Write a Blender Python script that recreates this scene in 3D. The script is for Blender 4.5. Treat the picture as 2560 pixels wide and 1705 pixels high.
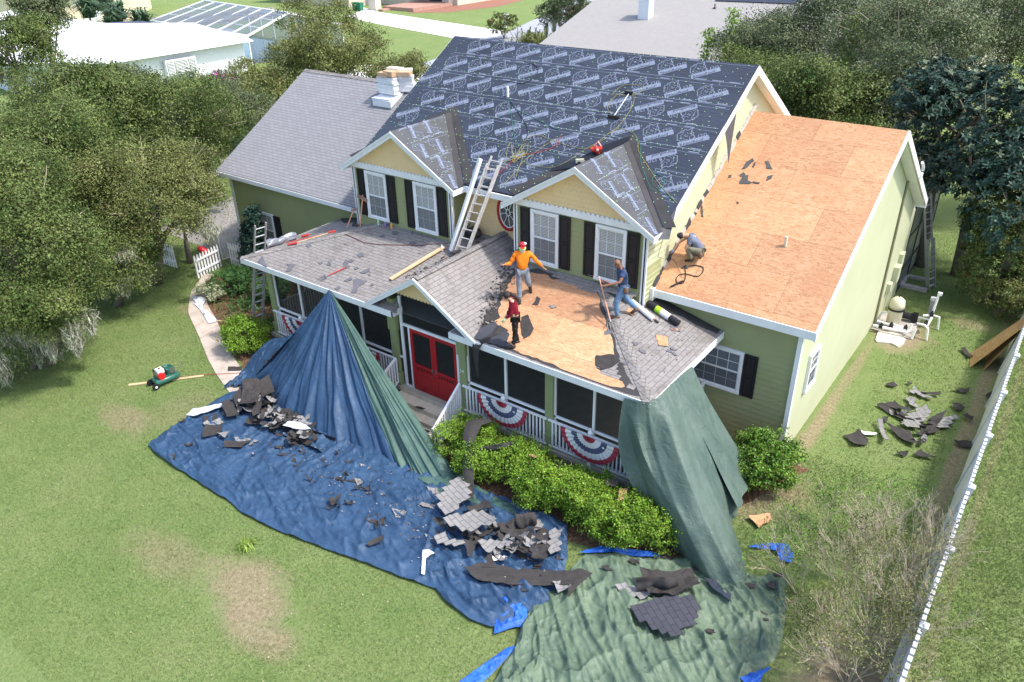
import bpy, bmesh, math, random
import numpy as np
from mathutils import Vector, Matrix, noise
R = math.radians
scene = bpy.context.scene
for o in list(bpy.data.objects): bpy.data.objects.remove(o)
col = scene.collection
# ---------------------------------------------------------------- camera
cam = bpy.data.cameras.new('camera'); camo = bpy.data.objects.new('camera', cam); col.objects.link(camo)
scene.camera = camo
cam.sensor_width = 36; cam.lens = 36*1958.76/2560; cam.clip_start = .3; cam.clip_end = 1500
def cam_axes(pitch=29.263, yaw=36.859, roll=-1.096):
    p, y, r_ = R(pitch), R(yaw), R(roll)
    fw = Vector((-math.sin(y)*math.cos(p), math.cos(y)*math.cos(p), -math.sin(p)))
    r = Vector((math.cos(y), math.sin(y), 0)); u = r.cross(fw)
    return r*math.cos(r_)+u*math.sin(r_), -r*math.sin(r_)+u*math.cos(r_), fw
_r, _u, _f = cam_axes()
M = Matrix((( _r.x,_u.x,-_f.x,13.912),(_r.y,_u.y,-_f.y,-14.286),(_r.z,_u.z,-_f.z,13.81),(0,0,0,1)))
camo.matrix_world = M
# ---------------------------------------------------------------- world, sun, exposure
SUN = Vector((.62, .18, 1.0)).normalized()
w = bpy.data.worlds.new('World'); scene.world = w; w.use_nodes = True
nt = w.node_tree; nt.nodes.clear()
sky = nt.nodes.new('ShaderNodeTexSky'); sky.sky_type = 'NISHITA'; sky.sun_disc = False
sky.sun_elevation = math.asin(SUN.z); sky.sun_rotation = math.atan2(SUN.x, SUN.y)
sky.air_density = 1.0; sky.dust_density = 2.5; sky.ozone_density = 1.0
bg = nt.nodes.new('ShaderNodeBackground'); bg.inputs[1].default_value = .15
wo = nt.nodes.new('ShaderNodeOutputWorld')
nt.links.new(sky.outputs[0], bg.inputs[0]); nt.links.new(bg.outputs[0], wo.inputs[0])
sl = bpy.data.lights.new('sun', 'SUN'); sl.energy = 2.0; sl.angle = R(3); sl.color = (1, .95, .87)
so = bpy.data.objects.new('sun', sl); col.objects.link(so)
so.rotation_euler = SUN.to_track_quat('Z', 'Y').to_euler(); so.location = (40, 40, 60)
scene.view_settings.view_transform = 'Standard'; scene.view_settings.look = 'None'
scene.view_settings.exposure = 1.22; scene.view_settings.gamma = 1
scene.render.resolution_x = 1024; scene.render.resolution_y = 682
scene.render.engine = 'CYCLES'
scene.cycles.max_bounces = 6; scene.cycles.transparent_max_bounces = 12
scene.cycles.use_adaptive_sampling = True
# ---------------------------------------------------------------- helpers
rnd = random.Random(7)
def tag(o, label=None, cat=None, group=None, kind=None):
    if label: o['label'] = label
    if cat: o['category'] = cat
    if group: o['group'] = group
    if kind: o['kind'] = kind
    return o
def empty(name, loc=(0,0,0), rz=0, label=None, cat=None, group=None):
    o = bpy.data.objects.new(name, None); col.objects.link(o)
    o.location = loc; o.rotation_euler = (0,0,rz); o.empty_display_size = .3
    return tag(o, label, cat, group)
def auto_uv(me):
    uv = me.uv_layers.new(name='UVMap')
    for p in me.polygons:
        n = p.normal
        u = Vector((-n.y, n.x, 0))
        if abs(n.z) > .9995 or u.length < 1e-4: u = Vector((1,0,0))
        u.normalize(); v = n.cross(u)
        if v.z < -1e-6: v = -v; u = -u
        for li in p.loop_indices:
            c = me.vertices[me.loops[li].vertex_index].co
            uv.data[li].uv = (c.dot(u), c.dot(v))
class MB:
    def __init__(s): s.v = []; s.f = []; s.m = []; s.cm = 0
    def mat(s, i): s.cm = i; return s
    def add(s, vs, fs):
        b = len(s.v); s.v += [tuple(x) for x in vs]
        for f in fs: s.f.append([b+i for i in f]); s.m.append(s.cm)
    def quad(s, *p): s.add(p, [list(range(len(p)))]); return s
    def box(s, x0, x1, y0, y1, z0, z1):
        s.add([(x0,y0,z0),(x1,y0,z0),(x1,y1,z0),(x0,y1,z0),(x0,y0,z1),(x1,y0,z1),(x1,y1,z1),(x0,y1,z1)],
              [(0,3,2,1),(4,5,6,7),(0,1,5,4),(1,2,6,5),(2,3,7,6),(3,0,4,7)]); return s
    def hexa(s, bot, top):
        s.add(list(bot)+list(top), [(3,2,1,0),(4,5,6,7),(0,1,5,4),(1,2,6,5),(2,3,7,6),(3,0,4,7)]); return s
    def beam(s, a, b, w, h, up=(0,0,1)):
        a = Vector(a); b = Vector(b); d = (b-a).normalized(); up = Vector(up)
        r = d.cross(up)
        if r.length < 1e-3: r = d.cross(Vector((1,0,0)))
        r.normalize(); u = r.cross(d)
        r *= w/2; u *= h/2
        s.hexa([a-r-u, a+r-u, b+r-u, b-r-u], [a-r+u, a+r+u, b+r+u, b-r+u]); return s
    def tube(s, pts, r, n=6, cap=True):
        pts = [Vector(p) for p in pts]; N = len(pts)
        rs = r if isinstance(r, (list, tuple)) else [r]*N
        vs = []; ref = Vector((0,0,1))
        for i, p in enumerate(pts):
            d = (pts[min(i+1,N-1)]-pts[max(i-1,0)])
            if d.length < 1e-6: d = Vector((0,0,1))
            d.normalize()
            a = d.cross(ref)
            if a.length < .1: a = d.cross(Vector((1,0,0)))
            a.normalize(); b = d.cross(a)
            for k in range(n):
                t = 2*math.pi*k/n; vs.append(p + a*(rs[i]*math.cos(t)) + b*(rs[i]*math.sin(t)))
        fs = [(i*n+k, i*n+(k+1)%n, (i+1)*n+(k+1)%n, (i+1)*n+k) for i in range(N-1) for k in range(n)]
        if cap: fs += [tuple(range(n))[::-1], tuple((N-1)*n+k for k in range(n))]
        s.add(vs, fs); return s
    def lathe(s, c, prof, n=16):
        c = Vector(c); vs = []; N = len(prof)
        for r, z in prof:
            for k in range(n):
                t = 2*math.pi*k/n; vs.append(c+Vector((r*math.cos(t), r*math.sin(t), z)))
        fs = [(i*n+k, i*n+(k+1)%n, (i+1)*n+(k+1)%n, (i+1)*n+k) for i in range(N-1) for k in range(n)]
        fs += [tuple(range(n))[::-1], tuple((N-1)*n+k for k in range(n))]
        s.add(vs, fs); return s
    def ball(s, c, rx, ry=None, rz=None, n=10, m=7):
        ry = ry or rx; rz = rz or rx; c = Vector(c); vs = [c+Vector((0,0,-rz))]
        for j in range(1, m):
            ph = math.pi*j/m
            for k in range(n):
                t = 2*math.pi*k/n; vs.append(c+Vector((rx*math.sin(ph)*math.cos(t), ry*math.sin(ph)*math.sin(t), -rz*math.cos(ph))))
        vs.append(c+Vector((0,0,rz))); L = len(vs)-1
        fs = [(0, 1+(k+1)%n, 1+k) for k in range(n)]
        fs += [(1+j*n+k, 1+j*n+(k+1)%n, 1+(j+1)*n+(k+1)%n, 1+(j+1)*n+k) for j in range(m-2) for k in range(n)]
        fs += [(1+(m-2)*n+k, 1+(m-2)*n+(k+1)%n, L) for k in range(n)]
        s.add(vs, fs); return s
    def plate(s, pts, t, n=None):
        """polygon pts (3D, planar) extruded downwards by t along its normal; top stays at pts"""
        pts = [Vector(p) for p in pts]
        if n is None:
            n = Vector((0,0,0))
            for i in range(len(pts)):
                a = pts[i]; b = pts[(i+1)%len(pts)]
                n += Vector(((a.y-b.y)*(a.z+b.z), (a.z-b.z)*(a.x+b.x), (a.x-b.x)*(a.y+b.y)))
            n.normalize()
            if n.z < -1e-6: pts = pts[::-1]; n = -n
        n = Vector(n); N = len(pts)
        s.add(pts+[p-n*t for p in pts], [tuple(range(N)), tuple(range(2*N-1, N-1, -1))]+[(i, i+N, (i+1)%N+N, (i+1)%N) for i in range(N)]); return s
    def build(s, name, mats, parent=None, uv=True, smooth=False, **kw):
        me = bpy.data.meshes.new(name); me.from_pydata(s.v, [], s.f)
        if not isinstance(mats, (list, tuple)): mats = [mats]
        for m in mats: me.materials.append(m)
        if len(mats) > 1: me.polygons.foreach_set('material_index', s.m)
        me.update()
        if uv: auto_uv(me)
        if smooth: me.polygons.foreach_set('use_smooth', [True]*len(me.polygons))
        o = bpy.data.objects.new(name, me); col.objects.link(o); o.parent = parent
        return tag(o, **kw)
def np_mesh(name, V, F, mats, parent=None, smooth=False, midx=None, uv=None):
    """V (n,3), F (m,k) numpy arrays"""
    me = bpy.data.meshes.new(name); V = np.asarray(V, 'f'); F = np.asarray(F, 'i'); m, k = F.shape
    me.vertices.add(len(V)); me.vertices.foreach_set('co', V.ravel())
    me.loops.add(m*k); me.loops.foreach_set('vertex_index', F.ravel())
    me.polygons.add(m); me.polygons.foreach_set('loop_start', np.arange(0, m*k, k, dtype='i')); me.polygons.foreach_set('loop_total', np.full(m, k, 'i'))
    if not isinstance(mats, (list, tuple)): mats = [mats]
    for q in mats: me.materials.append(q)
    if midx is not None: me.polygons.foreach_set('material_index', np.asarray(midx, 'i'))
    if smooth: me.polygons.foreach_set('use_smooth', np.ones(m, bool))
    if uv is not None:
        l = me.uv_layers.new(name='UVMap'); l.data.foreach_set('uv', np.asarray(uv, 'f')[F.ravel()].ravel())
    me.update(calc_edges=True)
    o = bpy.data.objects.new(name, me); col.objects.link(o); o.parent = parent
    return o
def copy_tree(o, parent=None):
    c = o.copy(); col.objects.link(c); c.parent = parent
    for ch in list(o.children): copy_tree(ch, c)
    return c
# ---------------------------------------------------------------- materials
_mats = {}
class NT:
    def __init__(s, name):
        s.m = bpy.data.materials.new(name); s.m.use_nodes = True; s.t = s.m.node_tree
        s.b = s.t.nodes['Principled BSDF']; s.out = s.t.nodes['Material Output']
        s.b.inputs['Roughness'].default_value = .8
        s.b.inputs['Specular IOR Level'].default_value = .3
    def n(s, typ, **kw):
        x = s.t.nodes.new('ShaderNode'+typ)
        for k, v in kw.items():
            if hasattr(x, k): setattr(x, k, v)
            else: x.inputs[k.replace('_', ' ')].default_value = v
        return x
    def l(s, a, b): s.t.links.new(a, b)
    def uv(s, sc=(1,1,1), rot=0):
        c = s.n('TexCoord'); mp = s.n('Mapping'); mp.inputs['Scale'].default_value = sc; mp.inputs['Rotation'].default_value = (0,0,rot)
        s.l(c.outputs['UV'], mp.inputs['Vector']); return mp.outputs['Vector']
    def obj(s, sc=(1,1,1)):
        c = s.n('TexCoord'); mp = s.n('Mapping'); mp.inputs['Scale'].default_value = sc
        s.l(c.outputs['Object'], mp.inputs['Vector']); return mp.outputs['Vector']
    def geo(s, sc=(1,1,1)):
        c = s.n('NewGeometry'); mp = s.n('Mapping'); mp.inputs['Scale'].default_value = sc
        s.l(c.outputs['Position'], mp.inputs['Vector']); return mp.outputs['Vector']
    def noise(s, vec, sc, det=3, rough=.55, dist=0):
        x = s.n('TexNoise'); x.inputs['Scale'].default_value = sc; x.inputs['Detail'].default_value = det
        x.inputs['Roughness'].default_value = rough; x.inputs['Distortion'].default_value = dist
        s.l(vec, x.inputs['Vector']); return x.outputs['Fac']
    def ramp(s, fac, stops):
        x = s.n('ValToRGB'); e = x.color_ramp.elements
        while len(e) < len(stops): e.new(.5)
        for i, (p, c) in enumerate(stops):
            e[i].position = p; e[i].color = (*c, 1) if len(c) == 3 else c
        s.l(fac, x.inputs['Fac']); return x.outputs['Color']
    def mix(s, f, a, b, mode='MIX'):
        x = s.n('Mix', data_type='RGBA', blend_type=mode)
        for i, v in ((0, f), (6, a), (7, b)):
            if isinstance(v, (int, float)): x.inputs[i].default_value = v
            elif isinstance(v, tuple): x.inputs[i].default_value = (*v, 1) if len(v) == 3 else v
            else: s.l(v, x.inputs[i])
        return x.outputs[2]
    def math(s, op, a, b=0):
        x = s.n('Math', operation=op)
        for i, v in ((0, a), (1, b)):
            if isinstance(v, (int, float)): x.inputs[i].default_value = v
            else: s.l(v, x.inputs[i])
        return x.outputs[0]
    def col(s, c):
        if isinstance(c, tuple): s.b.inputs['Base Color'].default_value = (*c, 1)
        else: s.l(c, s.b.inputs['Base Color'])
        return s
    def bump(s, h, st=.5, d=.02):
        x = s.n('Bump'); x.inputs['Strength'].default_value = st; x.inputs['Distance'].default_value = d
        s.l(h, x.inputs['Height']); s.l(x.outputs[0], s.b.inputs['Normal']); return s
    def rough(s, r, spec=None):
        if isinstance(r, (int, float)): s.b.inputs['Roughness'].default_value = r
        else: s.l(r, s.b.inputs['Roughness'])
        if spec is not None: s.b.inputs['Specular IOR Level'].default_value = spec
        return s
def paint(name, c, r=.5, spec=.35, dirt=.12, sc=3.):
    """painted or plain surface with faint dirt"""
    if name in _mats: return _mats[name]
    t = NT(name); v = t.geo()
    f = t.noise(v, sc, 5, .6); f2 = t.noise(v, sc*14, 2)
    a = tuple(min(1, x*(1+dirt*.5)) for x in c); b = tuple(x*(1-dirt) for x in c)
    cc = t.ramp(f, [(.3, b), (.62, a)])
    cc = t.mix(.25, cc, t.ramp(f2, [(.3, b), (.7, a)]))
    t.col(cc).rough(r, spec); _mats[name] = t.m; return t.m
def metal(name, c, r=.4):
    t = NT(name); t.col(c).rough(r); t.b.inputs['Metallic'].default_value = .8; return t.m
def shingle(name, c1, c2, mort, stain=0):
    t = NT(name); v = t.uv()
    br = t.n('TexBrick'); br.offset = .5; br.offset_frequency = 2; br.squash = 1
    t.l(v, br.inputs['Vector'])
    br.inputs['Scale'].default_value = 1.; br.inputs['Brick Width'].default_value = .305; br.inputs['Row Height'].default_value = .142
    br.inputs['Mortar Size'].default_value = .010; br.inputs['Mortar Smooth'].default_value = .3; br.inputs['Bias'].default_value = 0
    br.inputs['Color1'].default_value = (*c1, 1); br.inputs['Color2'].default_value = (*c2, 1); br.inputs['Mortar'].default_value = (*mort, 1)
    g = t.geo(); f = t.noise(g, 1.3, 5, .65)
    cc = t.mix(t.math('MULTIPLY', f, .5), br.outputs['Color'], tuple(x*.62 for x in c1))
    if stain: cc = t.mix(t.ramp(t.noise(g, 1.9, 6, .72, .5), [(.49, (0,0,0)), (.61, (stain,)*3)]), cc, (.10,.085,.07)); cc = t.mix(t.ramp(t.noise(g, 6.5, 4, .7), [(.56, (0,0,0)), (.63, (stain*.8,)*3)]), cc, (.07,.065,.06))
    gr = t.noise(g, 160, 2)
    cc = t.mix(.35, cc, t.ramp(gr, [(.3, tuple(x*.5 for x in c1)), (.7, tuple(min(1, x*1.5) for x in c1))]))
    # per-row step so each course laps the next
    sv = t.n('SeparateXYZ'); t.l(v, sv.inputs[0])
    fr = t.math('FRACT', t.math('DIVIDE', sv.outputs['Y'], .142))
    h = t.math('SUBTRACT', t.math('MULTIPLY', br.outputs['Fac'], -.7), t.math('MULTIPLY', fr, .6))
    t.col(cc).rough(.9, .2).bump(h, .8, .012); return t.m
def osb_mat(name='osb', tint=(1,1,1), seams=True):
    t = NT(name); u = t.uv()
    w1 = t.n('TexVoronoi'); w1.inputs['Scale'].default_value = 1; w1.feature = 'F1'
    d = t.noise(u, 5, 2)
    mp = t.n('Mapping'); mp.inputs['Scale'].default_value = (9, 26, 1); mp.inputs['Rotation'].default_value = (0,0,.5); t.l(u, mp.inputs['Vector']); t.l(mp.outputs[0], w1.inputs['Vector'])
    w2 = t.n('TexVoronoi'); mp2 = t.n('Mapping'); mp2.inputs['Scale'].default_value = (28, 10, 1); mp2.inputs['Rotation'].default_value = (0,0,.25); t.l(u, mp2.inputs['Vector']); t.l(mp2.outputs[0], w2.inputs['Vector'])
    m = t.mix(.5, w1.outputs['Color'], w2.outputs['Color']); bw = t.n('RGBToBW'); t.l(m, bw.inputs[0])
    T = lambda c: tuple(a*b for a, b in zip(c, tint))
    cc = t.ramp(bw.outputs[0], [(.22, T((.36,.175,.085))), (.38, T((.52,.29,.155))), (.66, T((.58,.35,.20))), (.9, T((.69,.45,.28)))])
    big = t.noise(u, .9, 4, .6)
    cc = t.mix(t.math('MULTIPLY', t.math('SUBTRACT', big, .42), 1.6), cc, T((.50,.23,.12)))
    sp = t.noise(u, 19, 2, .5); cc = t.mix(t.ramp(sp, [(.69, (0,0,0)), (.73, (1,1,1))]), cc, T((.25,.11,.05)))
    h = bw.outputs[0]
    if seams:
        br = t.n('TexBrick'); t.l(u, br.inputs['Vector']); br.inputs['Scale'].default_value = 1
        br.inputs['Brick Width'].default_value = 2.44; br.inputs['Row Height'].default_value = 1.22; br.inputs['Mortar Size'].default_value = .004; br.inputs['Mortar Smooth'].default_value = 0
        br.inputs['Color1'].default_value = (.76,.75,.75,1); br.inputs['Color2'].default_value = (1.10,1.08,1.06,1); br.inputs['Mortar'].default_value = (1,1,1,1)
        cc = t.mix(1.0, cc, br.outputs['Color'], 'MULTIPLY'); cc = t.mix(t.math('MULTIPLY', br.outputs['Fac'], .8), cc, (.14,.07,.04))
    t.col(cc).rough(.75, .25).bump(h, .25, .004); return t.m
def underlay_mat(name, c):
    t = NT(name); u = t.uv(); g = t.geo()
    f = t.noise(g, .8, 4); cc = t.ramp(f, [(.3, tuple(x*.8 for x in c)), (.7, tuple(x*1.25 for x in c))])
    wv = t.noise(t.uv((1.2, 6, 1)), 2.2, 4, .6, .6)
    t.col(cc).rough(.62, .35).bump(wv, .7, .05); return t.m
def tarp_mat(name, c, c2, bs=.5):
    t = NT(name); g = t.geo()
    f = t.noise(g, 1.1, 5, .62); cc = t.ramp(f, [(.28, c2), (.68, c)])
    d = t.noise(g, 7, 4, .7); cc = t.mix(t.ramp(d, [(.64, (0,0,0)), (.78, (.16,.16,.16))]), cc, tuple(min(1, x*1.5+.04) for x in c))
    wv = t.noise(t.geo((1,1,1)), 3.2, 5, .62, 1.2)
    wv2 = t.noise(g, 55, 2)
    t.col(cc).rough(.52, .35).bump(t.math('ADD', wv, t.math('MULTIPLY', wv2, .05)), bs, .05); return t.m
def leaf_mat(name, dark, light, sc=.9, trans=.25, rough=.5, tipmix=.0):
    t = NT(name); g = t.n('NewGeometry')
    f = t.noise(g.outputs['Position'], sc, 3)
    a = t.ramp(f, [(.35, dark), (.65, light)]); a = t.mix(t.ramp(t.noise(g.outputs['Position'], sc*3.1, 2), [(.55, (0,0,0)), (.7, (.5,.5,.5))]), a, tuple(min(1, x*1.45) for x in light))
    hv = t.n('HueSaturation'); t.l(a, hv.inputs['Color'])
    rp = g.outputs['Random Per Island']
    t.l(t.math('ADD', t.math('MULTIPLY', rp, .9), .55), hv.inputs['Value'])
    t.l(t.math('ADD', t.math('MULTIPLY', rp, .04), .48), hv.inputs['Hue'])
    t.col(hv.outputs[0]).rough(rough, .2)
    tr = t.n('BsdfTranslucent'); t.l(hv.outputs[0], tr.inputs['Color'])
    mx = t.n('MixShader'); mx.inputs[0].default_value = trans
    t.l(t.b.outputs[0], mx.inputs[1]); t.l(tr.outputs[0], mx.inputs[2]); t.l(mx.outputs[0], t.out.inputs['Surface'])
    return t.m
def screen_mat(name, c, alpha):
    t = NT(name); t.col(c).rough(.6)
    tr = t.n('BsdfTransparent'); mx = t.n('MixShader'); mx.inputs[0].default_value = alpha
    t.l(tr.outputs[0], mx.inputs[1]); t.l(t.b.outputs[0], mx.inputs[2]); t.l(mx.outputs[0], t.out.inputs['Surface']); return t.m
def scallop_mat(name, c):
    """fish-scale shingle siding drawn by geometry elsewhere; this is only paint"""
    return paint(name, c, .55, .3, .1)
WHITE = paint('white_trim_paint', (.80,.81,.82), .45, .35, .08)
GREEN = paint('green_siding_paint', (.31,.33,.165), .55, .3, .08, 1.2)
GREENW = paint('sunlit_green_wall_paint', (.50,.52,.35), .6, .3, .06, .8)  # house's sage green made paler, sun's brightness put into the colour
YELLOW = paint('yellow_shingle_paint', (.80,.59,.32), .55, .3, .07)
POSTG = paint('olive_post_paint', (.25,.29,.14), .55, .3, .08)
BLACK = paint('dark_shutter_paint', (.016,.016,.02), .45, .35, .1)
RED = paint('red_door_paint', (.38,.018,.022), .45, .35, .12)
CREAM = paint('cream_step_paint', (.66,.60,.48), .7, .25, .2, 5)
SH = shingle('grey_shingle', (.285,.285,.30), (.225,.225,.24), (.05,.05,.055))
SHP = shingle('worn_grey_shingle', (.285,.268,.26), (.23,.216,.21), (.075,.07,.068), .6)
SHD = paint('dark_shingle_underside', (.050,.046,.045), .85, .2, .3, 6)
SHG = shingle('scrap_shingle_face', (.27,.265,.265), (.21,.207,.205), (.05,.05,.05))
OSB = osb_mat()
UL = underlay_mat('blue_black_underlayment', (.033,.042,.064))
ULG = underlay_mat('grey_underlayment', (.075,.077,.083))
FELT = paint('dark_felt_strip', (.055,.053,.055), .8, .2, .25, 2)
INK = paint('pale_print_ink', (.19,.22,.30), .6, .3, .1, 30)
INKD = paint('dark_print_ink', (.02,.025,.04), .7, .2, .1, 30)
LIME = paint('lime_cap_nail_plastic', (.34,.60,.26), .4, .4, .05)
GLASS = screen_mat('window_glass', (.22,.26,.30), .22)
GLASS.node_tree.nodes['Principled BSDF'].inputs['Roughness'].default_value = .06
INSECT = screen_mat('insect_screen', (.14,.15,.17), .42)
SCREEN = screen_mat('porch_screen_mesh', (.014,.016,.020), .60)
BLIND = paint('white_blind', (.78,.79,.78), .6, .3, .05)
DARKIN = paint('dark_interior', (.03,.033,.037), .8, .2, .1)
WOOD = paint('pine_board', (.66,.47,.28), .7, .25, .18, 4)
CONC = paint('concrete', (.40,.37,.34), .85, .2, .25, 2)
ALU = metal('brushed_aluminium', (.55,.56,.58), .42)
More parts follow.
